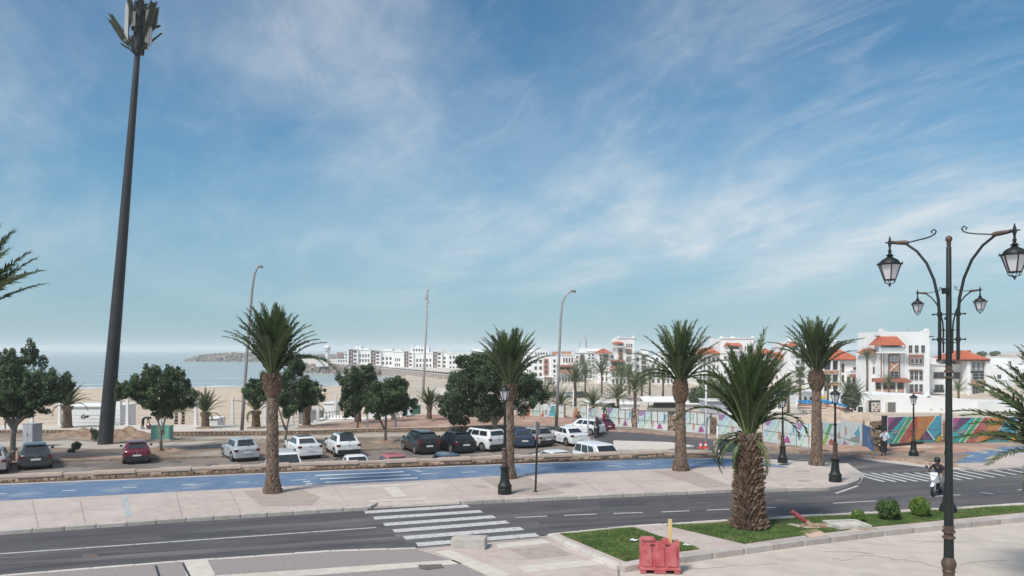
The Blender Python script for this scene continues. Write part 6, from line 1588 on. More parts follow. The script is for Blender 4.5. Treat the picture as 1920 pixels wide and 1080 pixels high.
# sea wall curving round the bay
QW = mat('pinkish_sea_wall', (.34, .27, .24), (.42, .34, .30), .3, .9)
t = thing('sea_wall', 'long pinkish sea wall with railing curving round the beach to the hotels', 'wall', (*wp(690, 425), -7.2)); o0 = t.location.copy()
pts = [(690, 428), (720, 412), (760, 372), (800, 335), (850, 300), (900, 270), (960, 240), (1040, 214)]
mb, mc, mr = MB(), MB(), MB()
for (p0, y0), (p1, y1) in zip(pts, pts[1:]):
    a, b = Vector((*wp(p0, y0), 0)), Vector((*wp(p1, y1), 0)); d = b-a; an = math.atan2(d.y, d.x); M = Matrix.Translation((a+b)/2 - Vector((o0.x, o0.y, 0))) @ Matrix.Rotation(an, 4, 'Z')
    mb.box((0, 0, 1.5), (d.length+.3, 1.2, 3.6), 0, M); mc.box((0, 0, 3.4), (d.length+.3, 1.5, .25), 0, M)
    for i in range(int(d.length/4)): mr.box((-d.length/2+i*4, 0, 4.0), (.15, .15, 1.0), 0, M)
    mr.box((0, 0, 4.5), (d.length, .1, .1), 0, M)
mb.build('wall_face', QW, t); mc.build('coping', CREAM, t); mr.build('railing', WPOST, t)
# lighthouse
t = thing('lighthouse', 'small white lighthouse standing at the end of the marina quay', 'lighthouse', at(614, 684, 450)); s = 450/FPX
mb = MB(); mb.lathe([(0, 4.4*s), (26*s, 3.4*s), (27*s, 3.4*s)], 14); mb.build('tower', WHITE2, t, 'auto')
mb = MB(); mb.lathe([(26.5*s, 3*s), (27*s, 6.6*s), (28*s, 6.8*s), (28.2*s, 5.5*s)], 14); mb.build('gallery', WHITE2, t, 'auto')
mb = MB(); mb.lathe([(28.2*s, 5.4*s), (31.5*s, 5.4*s)], 14); mb.build('lantern_room', mat('pale_glazing', (.45, .48, .5), rough=.3), t, 'auto'); mb = MB(); mb.lathe([(31.5*s, 6.2*s), (33*s, 6.0*s), (36*s, 3.4*s), (38*s, .3*s)], 14); mb.build('dome', WHITE2, t, 'auto')
t = thing('quay_parapet', 'white balustrade block at the foot of the lighthouse', 'parapet', at(606, 687, 447)); mb = MB(); mb.box((0, 0, 3.5*s), (22*s, 6, 7*s)); mb.build('base', WHITE2, t); mb = MB()
for i in range(7): mb.box(((-10+i*3.3)*s, -3, 8.5*s), (.9*s, .4, 3.5*s))
mb.box((0, -3, 10.3*s), (22*s, .4, 1*s)); mb.build('balustrade', WHITE2, t)

# ---------------------------------------------------------------- buildings
def window_mesh(name, nx, ny, fm, gm):
    mb = MB(); f = .06
    for i in range(nx+1): mb.box((-.5 + i/nx, -.25, 0), (f, .5, 1.0), 0)
    for j in range(ny+1): mb.box((0, -.251, -.5 + j/ny), (1.0+f, .5, f*1.1), 0)
    mb.add([(-.5, -.06, -.5), (.5, -.06, -.5), (.5, -.06, .5), (-.5, -.06, .5)], [(0, 1, 2, 3)], 1)
    return mb.mesh(name, [fm, gm])
WIN = {'w': window_mesh('window', 1, 1, WHITE2, GLASS), 'd': window_mesh('window', 2, 1, WFRAME, GLASS), 'g': window_mesh('window', 2, 2, WFRAME, GLASS), 'b': window_mesh('window', 2, 1, BROWN, GLASS), 'l': window_mesh('window', 3, 4, WHITE2, GLASS), 'h': window_mesh('window', 1, 4, WHITE2, GLASS),
       'p': window_mesh('window', 2, 1, WHITE2, mat('pale_curtain', (.35, .37, .38), rough=.4))}
class B:
    def __init__(s, label, D, ox=0, oy=0, sc=1.0, x=None, base=None, cat='building', name='building', group=None):
        s.D, s.ox, s.oy, s.sc = D, ox, oy, sc
        p = s.w(x or 0, base or 0, 0); s.o = p
        s.t = thing(name, label, cat, p, 0, group)
    def px(s, x, y): return s.ox + x/s.sc, s.oy + y/s.sc
    def w(s, x, y, off=0):
        a, b = s.px(x, y); return at(a, b, s.D - off)
    def rect(s, x0, x1, y0, y1, off):
        a, b = s.w(x0, y1, off), s.w(x1, y0, off); return (a+b)/2 - s.o, b.x-a.x, b.z-a.z
    def box(s, name, x0, x1, y0, y1, off, th, m, parent=None):
        c, W, H = s.rect(x0, x1, y0, y1, off); mb = MB(); mb.box((0, 0, 0), (W, th, H)); o = mb.build(name, m, parent or s.t); o.location = (c.x, c.y + th/2, c.z); return o
    def wall(s, x0, x1, y0, y1, off=0, th=9, m=None, name='wall'): return s.box(name, x0, x1, y0, y1, off, th, m or WHITE)
    def win(s, x0, x1, y0, y1, off=0, k='d', dep=.22):
        c, W, H = s.rect(x0, x1, y0, y1, off); return link('window', WIN[k], s.t, c, (0, 0, 0), (W, dep, H))
    def grid(s, x0, x1, y0, y1, nx, ny, fx=.55, fy=.6, off=0, k='d'):
        for i in range(nx):
            for j in range(ny):
                cx, cy = x0 + (i+.5)*(x1-x0)/nx, y0 + (j+.5)*(y1-y0)/ny; hx, hy = fx*(x1-x0)/nx/2, fy*(y1-y0)/ny/2; s.win(cx-hx, cx+hx, cy-hy, cy+hy, off, k)
    def roof(s, x0, x1, y0, y1, off=.8, th=8, inset=.35, m=None):
        c, W, H = s.rect(x0, x1, y0, y1, off); mb = MB(); a, b = W/2, W/2*inset; r = th*.12
        mb.add([(-a, 0, -H/2), (a, 0, -H/2), (a, th, -H/2), (-a, th, -H/2), (-b, th*.5-r, H/2), (b, th*.5-r, H/2), (b, th*.5+r, H/2), (-b, th*.5+r, H/2)], [(0, 1, 5, 4), (1, 2, 6, 5), (2, 3, 7, 6), (3, 0, 4, 7), (4, 5, 6, 7), (3, 2, 1, 0)])
        # raised rib tiles on the front slope
        n = int(W/.55)
        for i in range(n):
            u = (i+.5)/n*2-1; p0 = Vector((u*a, 0, -H/2)); p1 = Vector((u*b, th*.5-r, H/2)); mb.tube([p0, p1], .10, n=4, caps=False)
        o = mb.build('roof', m or TILE, s.t); o.location = (c.x, c.y, c.z); return o
    def awning(s, x0, x1, y0, y1, out=1.4, m=None, off=0):
        m = m or AWN
        c, W, H = s.rect(x0, x1, y0, y1, off); mb = MB(); mb.add([(-W/2, -out, -H/2), (W/2, -out, -H/2), (W/2, 0, H/2), (-W/2, 0, H/2), (-W/2, -out, -H/2-.15), (W/2, -out, -H/2-.15), (W/2, .0, -H/2-.15), (-W/2, 0, -H/2-.15)], [(0, 1, 2, 3), (4, 5, 1, 0), (7, 6, 5, 4), (0, 3, 7, 4), (1, 5, 6, 2)])
        n = int(W/.5)
        for i in range(n): mb.tube([(-W/2+(i+.5)*W/n, -out, -H/2+.02), (-W/2+(i+.5)*W/n, 0, H/2+.02)], .08, n=4, caps=False)
        o = mb.build('tiled_awning', m or TILE, s.t); o.location = c; return o
    def horn(s, x0, x1, y0, y1, off=0):
        c, W, H = s.rect(x0, x1, y0, y1, off); mb = MB()
        for k in range(3): mb.box((0, .6, -H/2 + H*(k+.5)/3), (W*(1-.28*k), 1.2, H/3+.01))
        o = mb.build('merlon', WHITE, s.t); o.location = c
GH = 'white hotel and marina buildings'
# --- the near white tower house (crop coordinates: 3x zoom of [1480,560])
T = B('tall white tower house with corner horns and orange porch roof, right of the villa', 186, 1480, 560, 3, 650, 560, group=GH)
T.wall(512, 789, 186, 560, 0, 12)
T.horn(512, 534, 168, 187); T.horn(766, 789, 168, 187)
T.wall(534, 548, 179, 187, 0, 1.2, name='parapet_step'); T.wall(752, 766, 181, 187, 0, 1.2, name='parapet_step')
for x0, x1, y in ((484, 512, 210), (789, 815, 212)): T.box('water_spout', x0, x1, y-2, y+3, .3, .4, DARK)
T.box('antenna', 668, 671, 160, 186, -4, .3, STEEL)
T.roof(499, 657, 212, 262, 2.2, 5, .62)
T.box('flat_balcony_recess', 514, 652, 263, 296, .03, .1, WHITE2); T.win(566, 613, 263, 297, .05, 'd'); T.win(522, 545, 268, 296, .05, 'p')
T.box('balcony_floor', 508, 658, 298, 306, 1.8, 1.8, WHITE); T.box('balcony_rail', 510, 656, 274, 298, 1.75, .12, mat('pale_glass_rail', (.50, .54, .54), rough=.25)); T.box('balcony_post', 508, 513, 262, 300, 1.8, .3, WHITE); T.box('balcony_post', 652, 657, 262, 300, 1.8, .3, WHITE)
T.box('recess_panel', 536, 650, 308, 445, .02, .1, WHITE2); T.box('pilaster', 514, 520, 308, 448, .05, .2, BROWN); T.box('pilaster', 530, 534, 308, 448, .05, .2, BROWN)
T.box('decorative_surround', 558, 623, 316, 445, .25, .25, BROWN); T.box('arched_head', 564, 617, 312, 322, .27, .25, BROWN)
T.win(567, 614, 322, 352, .36, 'p'); T.box('carved_panel', 566, 615, 362, 408, .32, .2, TERRA)
c, W, H = T.rect(566, 615, 362, 408, .40); mb = MB(); mb.tube([(-W/2, 0, -H/2), (W/2, 0, H/2)], .11, n=4); mb.tube([(-W/2, 0, H/2), (W/2, 0, -H/2)], .11, n=4); mb.tube([(-W*.16, 0, 0), (0, 0, H*.2), (W*.16, 0, 0), (0, 0, -H*.2), (-W*.16, 0, 0)], .08, n=4); o = mb.build('crossed_lattice', CREAMW, T.t); o.location = c
T.win(567, 614, 410, 441, .36, 'g')
T.awning(463, 662, 447, 466, 2.4, AWN); T.box('loggia_shade', 480, 648, 468, 508, .04, .1, DARK); T.box('loggia_wall', 480, 652, 508, 532, 1.4, .3, TERRA); T.box('loggia_rail', 480, 652, 518, 521, 1.45, .1, CREAMW)  # loggia has no depth: a dark panel carries its shade
for x in (478, 520, 600, 648): T.box('column', x, x+7, 466, 532, 1.6, .5, WHITE)
for x0, x1 in ((672, 690), (706, 725), (742, 761)): T.win(x0, x1, 263, 303, .02, 'g')
T.box('carved_screen', 674, 756, 314, 370, .3, .3, BROWN)
for x in (682, 706, 730): T.win(x, x+19, 338, 364, .38, 'w'); 
for k, z in ((0, 320), (1, 330)): T.box('screen_rail', 676, 754, z, z+3, .36, .1, TERRA)
T.box('arched_lintel', 676, 752, 401, 407, .35, .35, BROWN); T.box('arched_lintel', 682, 746, 398, 402, .33, .3, BROWN)
for y0, y1 in ((408, 457), (482, 524)):
    for x in (679, 704, 731): T.win(x, x+18, y0, y1, .03, 'g')
T.box('terracotta_sill', 678, 750, 524, 531, .4, .4, TERRA)
T.box('cornice', 520, 774, 540, 547, .6, .6, DARK)
# left wing of the tower
T.wall(457, 512, 304, 560, -3, 8, name='side_wall'); T.roof(455, 515, 280, 306, -1, 8, .3)
for y in (318, 382): T.win(494, 510, y, y+38, -2.95, 'b')
T.win(470, 484, 385, 420, -2.95, 'b')
# --- villa left
V = B('white villa with a wide orange hipped roof and balconies, left of the tower house', 205, 1480, 560, 3, 300, 545, group=GH)
V.wall(185, 412, 345, 560, 0, 12); V.roof(188, 420, 281, 343, 1.2, 13, .08); V.box('eave', 192, 414, 340, 347, .9, 12, BROWN)
for y0, y1 in ((350, 403), (428, 470), (486, 520)): V.box('flat_balcony_recess', 197, 236, y0, y1, .03, .1, DARK); V.box('flat_balcony_recess', 245, 275, y0, y1, .03, .1, DARK)  # flat panels, the shade of the recesses is their dark colour
for y in (404, 471): V.box('balcony_front', 192, 278, y, y+17, 1.0, .3, TERRA); V.box('balcony_cap', 190, 280, y-3, y, 1.05, .4, WHITE)
for x in (188, 236, 276): V.box('column', x, x+8, 347, 550, .9, .6, WHITE)
V.win(294, 307, 368, 412, .03, 'b'); V.win(360, 404, 386, 411, .03, 'b'); V.win(296, 306, 430, 470, .03, 'b')
V.wall(345, 475, 408, 560, 3, 5, name='terrace_block'); V.box('terrace_rail', 345, 475, 402, 409, 3.2, .3, WHITE2)
V.awning(340, 472, 425, 441, 1.8, AWN, off=3)
V.box('loggia_shade', 352, 468, 443, 478, 3.05, .1, DARK); V.box('loggia_shade', 365, 468, 492, 526, 3.05, .1, DARK)  # shade behind the columns drawn as flat dark panels
for x in (350, 373, 400, 425, 446): V.box('column', x, x+5, 441, 480, 4.2, .4, WHITE)
for x in (362, 395, 430): V.box('column', x, x+6, 488, 528, 4.0, .4, WHITE)
V.box('terrace_floor', 345, 475, 479, 490, 4.4, 1.4, WHITE); V.win(325, 343, 440, 472, 3.05, 'b')
# --- right wing
W_ = B('long low white wing right of the tower house with brown framed windows', 190, 1480, 560, 3, 900, 560, group=GH)
W_.wall(789, 1006, 371, 560, 0, 12); W_.wall(793, 905, 334, 372, -4, 8, name='upper_wall'); W_.box('parapet_cap', 789, 1006, 368, 373, .3, .6, WHITE)
W_.win(812, 870, 414, 448, .03, 'b'); W_.win(920, 981, 414, 451, .03, 'd'); W_.win(818, 866, 484, 516, .03, 'd'); W_.box('balcony_rail', 812, 872, 512, 530, .8, .1, DARK); W_.box('balcony_floor', 810, 874, 529, 534, .9, .9, WHITE)
W_.box('terrace_shade', 916, 1000, 484, 540, .03, .1, CREAMW); W_.win(826, 842, 342, 354, -3.9, 'd'); W_.win(868, 880, 345, 358, -3.9, 'd'); W_.box('tile_ridge', 905, 955, 345, 370, -2, 4, TERRA); W_.box('ledge', 895, 1010, 555, 562, 1, 1, WHITE)  # terrace is a flat panel, its shade put into the cream colour
X = B('white pavilion with an orange hipped roof and tall gridded glazing at the right', 187, 1480, 560, 3, 1060, 570, group=GH)
X.wall(1000, 1126, 350, 572, 0, 11); X.roof(934, 1138, 292, 342, 1.4, 12, .12); X.box('eave', 945, 1130, 338, 353, 1.0, 12, BROWN); X.box('chimney', 1010, 1022, 290, 302, -3, 1, TILE)
X.win(1022, 1104, 357, 402, .03, 'l'); X.box('arched_shade', 1020, 1106, 403, 420, .03, .1, DARK); X.win(1030, 1105, 420, 455, .03, 'g'); X.box('balcony_front', 1026, 1104, 458, 486, 1.0, .3, TERRA); X.box('balcony_cap', 1024, 1106, 456, 460, 1.05, .4, CREAMW)  # arch is a flat dark panel coloured as its inner shade
X.win(1030, 1062, 490, 540, .03, 'g'); X.win(1066, 1096, 490, 530, .03, 'g'); X.wall(1106, 1128, 348, 572, .8, 2, name='buttress'); X.wall(1000, 1020, 348, 572, .6, 2, name='buttress')
Z = B('stack of plain white blocks at the far right behind the edge palm', 196, 1480, 560, 3, 1240, 575, group=GH)
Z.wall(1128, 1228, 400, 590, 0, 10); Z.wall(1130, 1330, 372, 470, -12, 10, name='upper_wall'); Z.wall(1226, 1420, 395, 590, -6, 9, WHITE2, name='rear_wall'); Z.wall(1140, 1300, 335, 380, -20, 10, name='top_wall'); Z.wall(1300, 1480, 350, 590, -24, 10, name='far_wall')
Z.win(1170, 1190, 428, 452, .03, 'd'); Z.box('sill_ledge', 1162, 1225, 452, 458, .4, .4, WHITE); Z.box('garage_opening', 1145, 1210, 500, 530, .03, .1, WHITE2); Z.win(1232, 1246, 352, 362, -19.9, 'd'); Z.win(1270, 1284, 382, 392, -11.9, 'd'); Z.win(1290, 1312, 365, 375, -19.9, 'd')  # the sill is a plain white ledge standing out below the window
for px0, px1, y0, y1, Y, lab in [(1893, 1935, 666, 674, 400, 'white house on the hilltop at the right edge'), (1862, 1890, 671, 677, 400, 'low white house on the hill left of the edge house'), (1835, 1860, 672, 680, 395, 'leftmost low white house on the hill')]:
    h_ = B(lab, Y, 0, 0, 1, (px0+px1)/2, y1+4, name='house', group='houses on the hill'); h_.wall(px0, px1, y0, y1+6, 0, 9); h_.box('roof_slab', px0-1, px1+1, y0-.8, y0+.3, .4, 9.6, WHITE2)
    n = max(2, int((px1-px0)/8)); h_.grid(px0+2, px1-2, y0+2, y1, n, 1, .5, .7)
# --- long podium wall
Q = B('long low white wall building with three dark openings behind the painted panels', 148, 1480, 560, 3, 720, 645, group=GH)
def poly_wall(b, pts, off, th, m, name='wall'):
    q = [b.w(x, y, off) - b.o for x, y in pts]; n = len(q); vs = [v for v in q] + [v + Vector((0, th, 0)) for v in q]
    mb = MB(); mb.add(vs, [tuple(range(n)), tuple(range(2*n-1, n-1, -1))] + [((i+1) % n, i, n+i, n+(i+1) % n) for i in range(n)]); return mb.build(name, m, b.t)
poly_wall(Q, [(400, 650), (400, 541), (416, 534), (830, 552), (1062, 573), (1062, 655)], 0, 16, WHITE)
Q.wall(380, 402, 566, 645, -1, 10, name='side_wall'); Q.box('opening_shade', 386, 414, 608, 640, .02, .1, DARK)
Q.box('opening_shade', 432, 512, 572, 640, .03, .12, DARK); Q.box('opening_side', 432, 446, 572, 640, .2, .3, CREAMW); Q.box('opening_far_scene', 462, 508, 584, 634, .06, .08, CREAMW)  # no hole in the wall: dark panel painted as the shaded inside
for x, y in ((470, 592), (486, 606), (474, 620), (494, 590), (498, 622)): Q.box('stored_shape', x, x+9, y, y+8, .2, .2, BROWN)
Q.box('opening_shade', 553, 598, 583, 638, .03, .12, mat('grey_interior', (.16, .145, .13))); Q.box('opening_side', 541, 554, 583, 638, .2, .3, CREAMW)
for x in (690, 790, 850): Q.box('worn_patch', x, x+14, 618, 630, .02, .05, mat('grey_stain', (.46, .45, .43), (.62, .60, .58), 2))
Q.horn(776, 796, 531, 556)
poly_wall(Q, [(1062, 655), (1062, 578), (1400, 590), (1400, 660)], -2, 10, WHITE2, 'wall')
# --- water slides
S = B('blue and yellow water slides with a striped ramp behind the panels', 145, 1480, 560, 3, 120, 635, cat='water slide', name='water_slide')
SB, SR, SY = mat('slide_blue', (.02, .22, .50), (.05, .30, .58), 2, .4), mat('slide_orange', (.50, .20, .12), rough=.5), mat('slide_yellow', (.62, .45, .03), rough=.4)
for k, (x0, y0, x1, y1) in enumerate([(50, 578, 200, 572), (70, 586, 220, 582), (200, 580, 320, 598), (180, 570, 330, 605)]):
    q = [S.w(x0+(x1-x0)*i/10, y0+(y1-y0)*i/10 + (5 if i % 2 else -3), 1.0+k) - S.o for i in range(11)]; mb = MB(); mb.tube(q, .22, n=8); mb.build('slide_tube', SB, S.t, True)
q = [S.w(x, y, .5)-S.o for x, y in [(178, 552), (200, 556), (196, 568), (180, 566)]]; mb = MB(); mb.tube(q, .25, n=7); mb.build('slide_tube', SY, S.t, True)
for i, (dy, m) in enumerate([(0, SR), (7, WHITE), (14, SR), (21, WHITE)]):
    q = [S.w(x, y+dy, 2) - S.o for x, y in [(48, 600), (200, 603), (355, 632)]]; mb = MB(); mb.tube(q, .30, n=4); mb.build('ramp_beam', m, S.t)
for x in range(60, 340, 30): S.box('support', x, x+8, 606, 640, 1, .6, WHITE)
S.box('ground_building', 40, 330, 612, 642, -2, 5, CREAMW)
for x in (75, 130, 190, 240): S.box('opening_shade', x, x+22, 618, 640, -1.9, .2, DARK)  # doorways are dark panels, inner shade given by colour
# --- white pavilion roof left of the tall palm
A_ = B('open pavilion with a flat white roof behind the pale panels', 100, 0, 0, 1, 1236, 771, name='pavilion', cat='pavilion')
c, W, H = A_.rect(1202, 1270, 747, 752, 0); mb = MB(); mb.add([(-W*.5, -2, -.05), (W*.52, -2, .0), (W*.52, 3, .25), (-W*.42, 3, .25), (-W*.5, -2, -.2), (W*.52, -2, -.2), (W*.52, 3, 0), (-W*.42, 3, 0)], [(0, 1, 2, 3), (4, 5, 1, 0), (5, 6, 2, 1), (7, 4, 0, 3), (7, 6, 5, 4)]); o = mb.build('roof', WHITE, A_.t); o.location = c
for x in (1215, 1228, 1241, 1253, 1262, 1268): A_.box('post', x, x+1.2, 751, 770, .5, .15, DARK)
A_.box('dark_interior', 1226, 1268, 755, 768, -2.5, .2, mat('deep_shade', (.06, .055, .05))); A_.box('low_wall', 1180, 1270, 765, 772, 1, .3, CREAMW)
# beach club walls in the middle
for x0, x1, y0, y1, Y, m, lab in [(1160, 1200, 758, 768, 112, WHITE, 'low white beach club wall behind the second panel'), (1325, 1368, 752, 775, 104, mat('pale_roller_door', (.42, .42, .46), rough=.5), 'grey roller gate between white piers behind the shaggy palm'), (1368, 1392, 745, 775, 103, WHITE, 'white pier right of the grey roller gate'),
                                  (1275, 1322, 758, 772, 118, CREAMW, 'cream low building behind the tall date palm'), (1100, 1150, 756, 766, 120, CREAMW, 'cream terrace wall by the broad palm'), (1492, 1528, 736, 768, 152, WHITE, 'white house front with an arched window right of the shaggy palm'), (1430, 1470, 745, 770, 150, WHITE, 'white house behind the shaggy palm')]:
    h_ = B(lab, Y, 0, 0, 1, (x0+x1)/2, y1+3, name='house', group='low buildings of the beach clubs'); h_.wall(x0, x1, y0, y1+3, 0, 4, m); h_.box('roof_slab', x0-.5, x1+.5, y0-1, y0+.4, .3, 4.6, WHITE)
    if 'arched' in lab or 'behind the shaggy palm' in lab and m is WHITE: h_.grid(x0+3, x1-3, y0+6, y1-4, 3, 1, .45, .8, .03, 'd')

# --- hotels in the middle distance (crop coordinates: 4.364x zoom of [860,620])
def hotel(label, D, x0, x1, y0, y1, els, group=GH, ox=860, oy=620, sc=4.364, th=14, m=None, cap=True):
    h_ = B(label, D, ox, oy, sc, (x0+x1)/2, y1, group=group); h_.wall(x0, x1, y0, y1, 0, th, m)
    if cap: h_.box('parapet', x0, x1, y0-3, y0+2, .3, .6, WHITE)
    rn = random.Random(int(x0*7+y0)); wd = x1-x0; u = sc*D/300
    for i in range(5):
        q = x0 + wd*rn.uniform(.05, .92); hh = rn.uniform(.7, 2.2)*u; ww = rn.uniform(.6, 2.6)*u
        h_.box('roof_unit', q, q+ww, y0-3-hh, y0-2.5, -rn.uniform(1.5, 8), 1.5, rn.choice([WHITE2, STEEL, CREAMW]))
    for e in els:
        k = e[0]
        if k == 'grid': h_.grid(*e[1:])
        elif k == 'roof': h_.roof(*e[1:])
        elif k == 'awn': h_.awning(*e[1:])
        elif k == 'wall': h_.wall(*e[1:])
        elif k == 'win': h_.win(*e[1:])
        elif k == 'horn': h_.horn(*e[1:])
        else: h_.box(k, *e[1:])
    return h_
hotel('white block with a tall pinkish window slot, left of the long light pole hotels', 290, 600, 762, 205, 460, [('grid', 610, 690, 225, 440, 2, 4, .5, .5, 0, 'd'), ('slot_panel', 695, 735, 228, 362, .3, .3, TERRA), ('grid', 698, 732, 232, 360, 1, 3, .6, .6, .4, 'd'), ('wall', 610, 740, 160, 206, -6, 8, WHITE2, 'upper_wall'), ('grid', 620, 730, 172, 200, 5, 1, .4, .6, -5.9, 'd')])
hotel('white block with red-edged balconies right of the long light pole', 285, 762, 948, 198, 460, [('grid', 766, 800, 225, 440, 1, 5, .5, .5, 0, 'd'), ('awn', 800, 945, 280, 294, 2.0), ('loggia_shade', 812, 938, 296, 318, .03, .1, DARK), ('balcony_front', 805, 945, 320, 345, 1.5, .3, TERRA), ('grid', 850, 940, 210, 270, 4, 1, .45, .6, 0, 'b'), ('grid', 815, 940, 370, 440, 5, 1, .5, .7, 0, 'd'), ('roof_turret', 770, 830, 172, 200, -3, 6, TERRA), ('roof_turret', 850, 925, 170, 198, -5, 6, TERRA)])
hotel('white block carrying the aerial masts, with a blue glazed stairwell', 300, 945, 1142, 180, 460, [('wall', 985, 1052, 142, 184, -4, 8, WHITE2, 'upper_wall'), ('grid', 955, 985, 200, 300, 1, 3, .5, .5, 0, 'd'), ('stair_glazing', 990, 1030, 208, 275, .3, .3, BROWN), ('grid', 992, 1028, 190, 275, 1, 4, .8, .6, .4, 'g'), ('grid', 1055, 1140, 185, 290, 3, 4, .5, .5, 0, 'd'), ('grid', 960, 1130, 310, 440, 5, 3, .45, .5, 0, 'd'), ('aerial', 988, 994, 88, 145, -5, .8, STEEL), ('aerial', 1038, 1042, 20, 145, -5, .4, STEEL), ('aerial', 1044, 1050, 70, 145, -5, .9, STEEL), ('aerial', 1085, 1088, 150, 182, -5, .4, STEEL)])
hotel('white block with a red pyramid roof left of the tall white tower', 280, 1140, 1272, 184, 460, [('roof', 1138, 1262, 148, 182, 2, 14, .1), ('grid', 1145, 1178, 190, 300, 1, 4, .5, .5, 0, 'd'), ('stair_glazing', 1184, 1226, 192, 275, .3, .3, WFRAME), ('grid', 1186, 1224, 195, 275, 2, 3, .7, .6, .4, 'g'), ('grid', 1235, 1270, 195, 300, 1, 3, .6, .5, 0, 'd'), ('grid', 1160, 1262, 320, 420, 3, 2, .5, .6, 0, 'g'), ('canopy', 1160, 1215, 418, 424, 3, 3, WHITE)])
hotel('tall white tower with stepped horns and red awnings, centre distance', 270, 1298, 1438, 60, 460, [('horn', 1298, 1312, 38, 60), ('horn', 1424, 1438, 38, 60), ('wall', 1276, 1300, 70, 135, 0, 10, None, 'turret'), ('roof', 1270, 1354, 84, 104, 2, 8, .5), ('balcony_front', 1272, 1352, 122, 136, 1.4, .3, WHITE2), ('win', 1308, 1344, 108, 122, .03, 'd'), ('grid', 1366, 1424, 104, 140, 3, 1, .5, .8, 0, 'd'), ('carved_screen', 1370, 1414, 148, 190, .3, .3, BROWN), ('slot_panel', 1308, 1342, 148, 236, .3, .3, TERRA), ('grid', 1310, 1340, 150, 236, 1, 3, .7, .6, .4, 'd'), ('grid', 1370, 1414, 208, 255, 3, 1, .6, .9, 0, 'g'), ('grid', 1370, 1414, 270, 310, 3, 1, .6, .9, 0, 'g'), ('awn', 1240, 1352, 238, 250, 2.4), ('wall', 1240, 1300, 250, 460, 0, 8, None, 'side_wall'), ('loggia_shade', 1250, 1345, 254, 286, .04, .1, DARK), ('balcony_front', 1240, 1350, 290, 308, 1.6, .3, TERRA), ('awn', 1236, 1354, 312, 322, 2.2), ('grid', 1250, 1430, 330, 440, 6, 2, .5, .6, 0, 'd'), ('water_spout', 1438, 1458, 70, 74, .3, .5, DARK)])
hotel('white flats with a glazed balcony stack right of the tall tower', 272, 1438, 1562, 190, 470, [('balcony_stack', 1488, 1540, 180, 470, .5, .5, WHITE2), ('grid', 1450, 1482, 205, 440, 1, 4, .6, .5, 0, 'd'), ('grid', 1492, 1536, 190, 460, 1, 6, .8, .65, .6, 'g'), ('wall', 1480, 1550, 166, 192, -3, 8, WHITE, 'upper_wall')])
hotel('long white flats with dark square windows behind the wall-end palm', 266, 1560, 1790, 250, 475, [('grid', 1570, 1700, 262, 440, 3, 3, .45, .55, 0, 'g'), ('wall', 1570, 1700, 205, 252, -4, 8, WHITE, 'upper_wall'), ('grid', 1600, 1690, 215, 245, 2, 1, .5, .6, -3.9, 'd'), ('grid', 1700, 1785, 262, 440, 3, 3, .45, .5, 0, 'd'), ('arch_shade', 1700, 1740, 440, 475, .03, .1, DARK)])  # arch at the foot is a flat panel in shade colour
hotel('low white front with arcade under the hotels at centre left', 262, 640, 800, 385, 475, [('awn', 700, 760, 380, 392, 2.5, BROWN), ('grid', 650, 790, 400, 460, 6, 1, .6, .8, 0, 'd')])
# hotels further right (crop 3.097x of [1300,600])
HR = dict(ox=1300, oy=600, sc=3.097)
hotel('white tower with horns and an orange porch roof behind the shaggy palm', 262, 155, 355, 106, 460, [('horn', 155, 172, 92, 107), ('horn', 340, 355, 94, 107), ('horn', 216, 240, 92, 107), ('roof', 184, 292, 125, 150, 2, 8, .6), ('balcony_front', 182, 294, 170, 182, 1.5, .3, WHITE2), ('win', 215, 262, 152, 172, .03, 'd'), ('grid', 295, 345, 150, 182, 4, 1, .5, .9, 0, 'd'), ('grid', 170, 345, 200, 440, 6, 6, .45, .5, 0, 'd'), ('water_spout', 355, 372, 122, 126, .3, .5, DARK)], **HR)
hotel('white block with an orange roof behind the crown of the wall-end palm', 264, 20, 158, 198, 460, [('roof', 45, 160, 160, 194, 2, 12, .3), ('eave', 48, 158, 190, 198, 1.5, 12, BROWN), ('grid', 30, 155, 205, 440, 5, 5, .45, .5, 0, 'd'), ('roof', 20, 70, 176, 200, 3, 6, .4)], **HR)
hotel('white block with two orange roofs between the two horned towers', 258, 355, 560, 205, 460, [('roof', 375, 485, 166, 196, 2, 12, .3), ('eave', 378, 482, 192, 200, 1.5, 12, BROWN), ('roof', 478, 580, 188, 222, 4, 8, .5), ('grid', 365, 550, 225, 440, 7, 5, .45, .5, 0, 'd')], **HR)
hotel('white horned tower half hidden by the swollen necked palm', 250, 552, 832, 124, 460, [('horn', 552, 572, 96, 125), ('horn', 812, 832, 108, 125), ('roof', 560, 616, 127, 150, 2, 8, .6), ('balcony_front', 556, 640, 172, 184, 1.5, .3, WHITE2), ('win', 578, 604, 152, 172, .03, 'd'), ('win', 622, 640, 160, 182, .03, 'd'), ('win', 790, 804, 158, 180, .03, 'd'), ('balcony_stack', 590, 650, 190, 460, .4, .4, WHITE2), ('grid', 592, 648, 190, 450, 2, 7, .6, .6, .5, 'd'), ('grid', 690, 820, 200, 450, 4, 6, .45, .5, 0, 'd'), ('water_spout', 832, 852, 122, 127, .3, .5, DARK)], **HR)
for a in [('plain white stepped flats filling the skyline left of the long light pole', 330, 545, 660, 176, 440, 5, 4), ('plain white flats behind the wall-end palm crown', 300, 1640, 1900, 196, 440, 6, 4), ('white flats far behind the white tower with red awnings', 330, 1040, 1300, 168, 300, 7, 3)]:
    hotel(a[0], a[1], a[2], a[3], a[4], a[5], [('grid', a[2]+8, a[3]-8, a[4]+12, a[5]-20, a[6], a[7], .45, .5, 0, 'd'), ('wall', a[2]+20, a[2]+(a[3]-a[2])*.5, a[4]-20, a[4]+2, -4, 8, WHITE, 'upper_wall')])
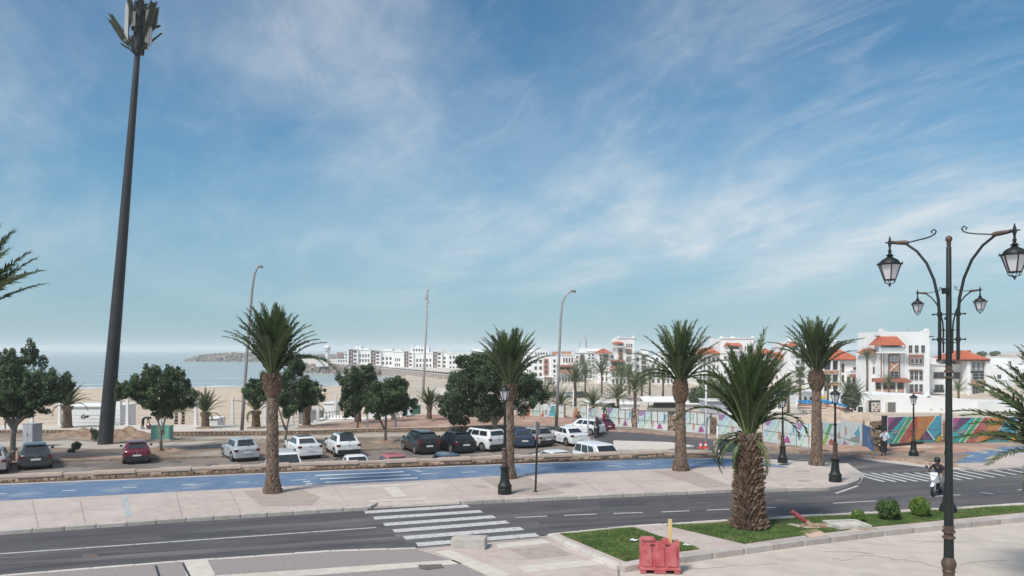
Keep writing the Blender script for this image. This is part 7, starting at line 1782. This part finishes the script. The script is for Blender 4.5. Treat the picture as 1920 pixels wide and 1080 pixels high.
# --- marina row at the left (crop 3.556x of [360,620])
GMR = 'white marina flats on the quay'
MR = dict(ox=360, oy=620, sc=3.556, group=GMR, th=16)
def mblock(x0, x1, y0, y1, nx, ny): return [('grid', x0, x1, y0, y1, nx, ny, .5, .55, 0, 'd')]
def tower_bits(x0, x1, y0, y1, n=4):
    mid = x0 + (x1-x0)*.52
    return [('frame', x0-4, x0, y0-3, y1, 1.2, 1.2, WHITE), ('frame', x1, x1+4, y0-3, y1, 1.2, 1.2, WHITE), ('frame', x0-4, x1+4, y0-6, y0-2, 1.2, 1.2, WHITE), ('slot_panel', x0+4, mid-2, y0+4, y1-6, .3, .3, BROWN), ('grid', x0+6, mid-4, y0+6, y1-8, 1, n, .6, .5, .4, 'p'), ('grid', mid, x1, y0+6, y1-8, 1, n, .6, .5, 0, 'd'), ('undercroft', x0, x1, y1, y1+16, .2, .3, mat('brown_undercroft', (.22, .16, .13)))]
hotel('low reddish and white block at the left end of the marina flats', 452, 965, 1042, 152, 216, [('upper_front', 966, 1008, 146, 180, .4, 6, mat('old_rose_render', (.34, .20, .20)))] + mblock(970, 1036, 150, 212, 4, 3), **MR)
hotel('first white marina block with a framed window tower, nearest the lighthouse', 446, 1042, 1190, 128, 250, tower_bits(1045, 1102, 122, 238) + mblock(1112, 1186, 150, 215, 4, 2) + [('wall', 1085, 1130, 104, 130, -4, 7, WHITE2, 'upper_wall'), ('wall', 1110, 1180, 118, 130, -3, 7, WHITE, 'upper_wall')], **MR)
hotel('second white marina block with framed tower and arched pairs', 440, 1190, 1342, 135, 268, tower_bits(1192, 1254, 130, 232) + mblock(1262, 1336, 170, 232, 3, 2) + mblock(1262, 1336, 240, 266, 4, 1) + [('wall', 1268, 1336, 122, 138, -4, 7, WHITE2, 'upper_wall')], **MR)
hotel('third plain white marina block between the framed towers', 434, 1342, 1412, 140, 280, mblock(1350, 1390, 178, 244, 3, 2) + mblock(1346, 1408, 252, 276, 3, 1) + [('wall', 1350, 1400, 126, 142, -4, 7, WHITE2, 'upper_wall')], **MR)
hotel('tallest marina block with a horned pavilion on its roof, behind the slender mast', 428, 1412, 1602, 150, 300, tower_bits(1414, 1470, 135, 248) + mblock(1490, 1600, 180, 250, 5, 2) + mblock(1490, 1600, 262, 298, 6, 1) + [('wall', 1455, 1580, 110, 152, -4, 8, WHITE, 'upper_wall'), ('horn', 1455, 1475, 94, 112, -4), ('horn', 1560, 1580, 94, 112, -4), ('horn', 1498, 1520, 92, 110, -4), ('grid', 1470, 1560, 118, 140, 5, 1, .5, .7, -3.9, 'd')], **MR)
hotel('fifth white marina block with framed tower, left of the broad dark tree', 420, 1602, 1700, 142, 300, tower_bits(1606, 1662, 138, 254) + mblock(1668, 1698, 170, 250, 1, 3) + [('wall', 1660, 1720, 140, 160, -3, 8, WHITE2, 'upper_wall')], **MR)
hotel('sixth white marina block with many small windows, behind the dark tree', 410, 1700, 1960, 150, 320, mblock(1712, 1950, 160, 300, 11, 4), **MR)
hotel('seventh white marina block with stepped roof between the broad tree and its palm', 380, 20, 200, 195, 400, [('grid', 30, 190, 215, 380, 6, 5, .5, .5, 0, 'd'), ('wall', 110, 200, 150, 197, -4, 9, WHITE, 'upper_wall'), ('horn', 110, 126, 136, 150, -4)], ox=860, oy=620, sc=4.364, group=GMR)
hotel('eighth white marina block right of the broad tree palm crown', 340, 470, 612, 196, 420, [('grid', 480, 605, 215, 400, 5, 5, .5, .5, 0, 'd'), ('wall', 580, 660, 150, 200, -4, 9, WHITE2, 'upper_wall')], ox=860, oy=620, sc=4.364, group=GMR)
hotel('ninth white marina block hidden behind the lamp post palm', 360, 195, 470, 200, 400, [('grid', 205, 460, 215, 380, 10, 5, .5, .5, 0, 'd')], ox=860, oy=620, sc=4.364, group=GMR)

HZM = bpy.data.materials.new('haze'); HZM.use_nodes = True
HZM.node_tree.nodes.remove(HZM.node_tree.nodes['Principled BSDF'])
_pv = HZM.node_tree.nodes.new('ShaderNodeVolumePrincipled'); _pv.inputs['Density'].default_value = .0003; _pv.inputs['Color'].default_value = (.97, 1, 1, 1)
HZM.node_tree.links.new(_pv.outputs[0], HZM.node_tree.nodes['Material Output'].inputs['Volume'])
mb = MB(); mb.box((0, 6900, 14), (28400, 14300, 47)); hzo = mb.build('haze', HZM); hzo['kind'] = 'stuff'; tag(hzo, 'thin sea haze over the bay and the marina')
print('objects', len(bpy.data.objects))
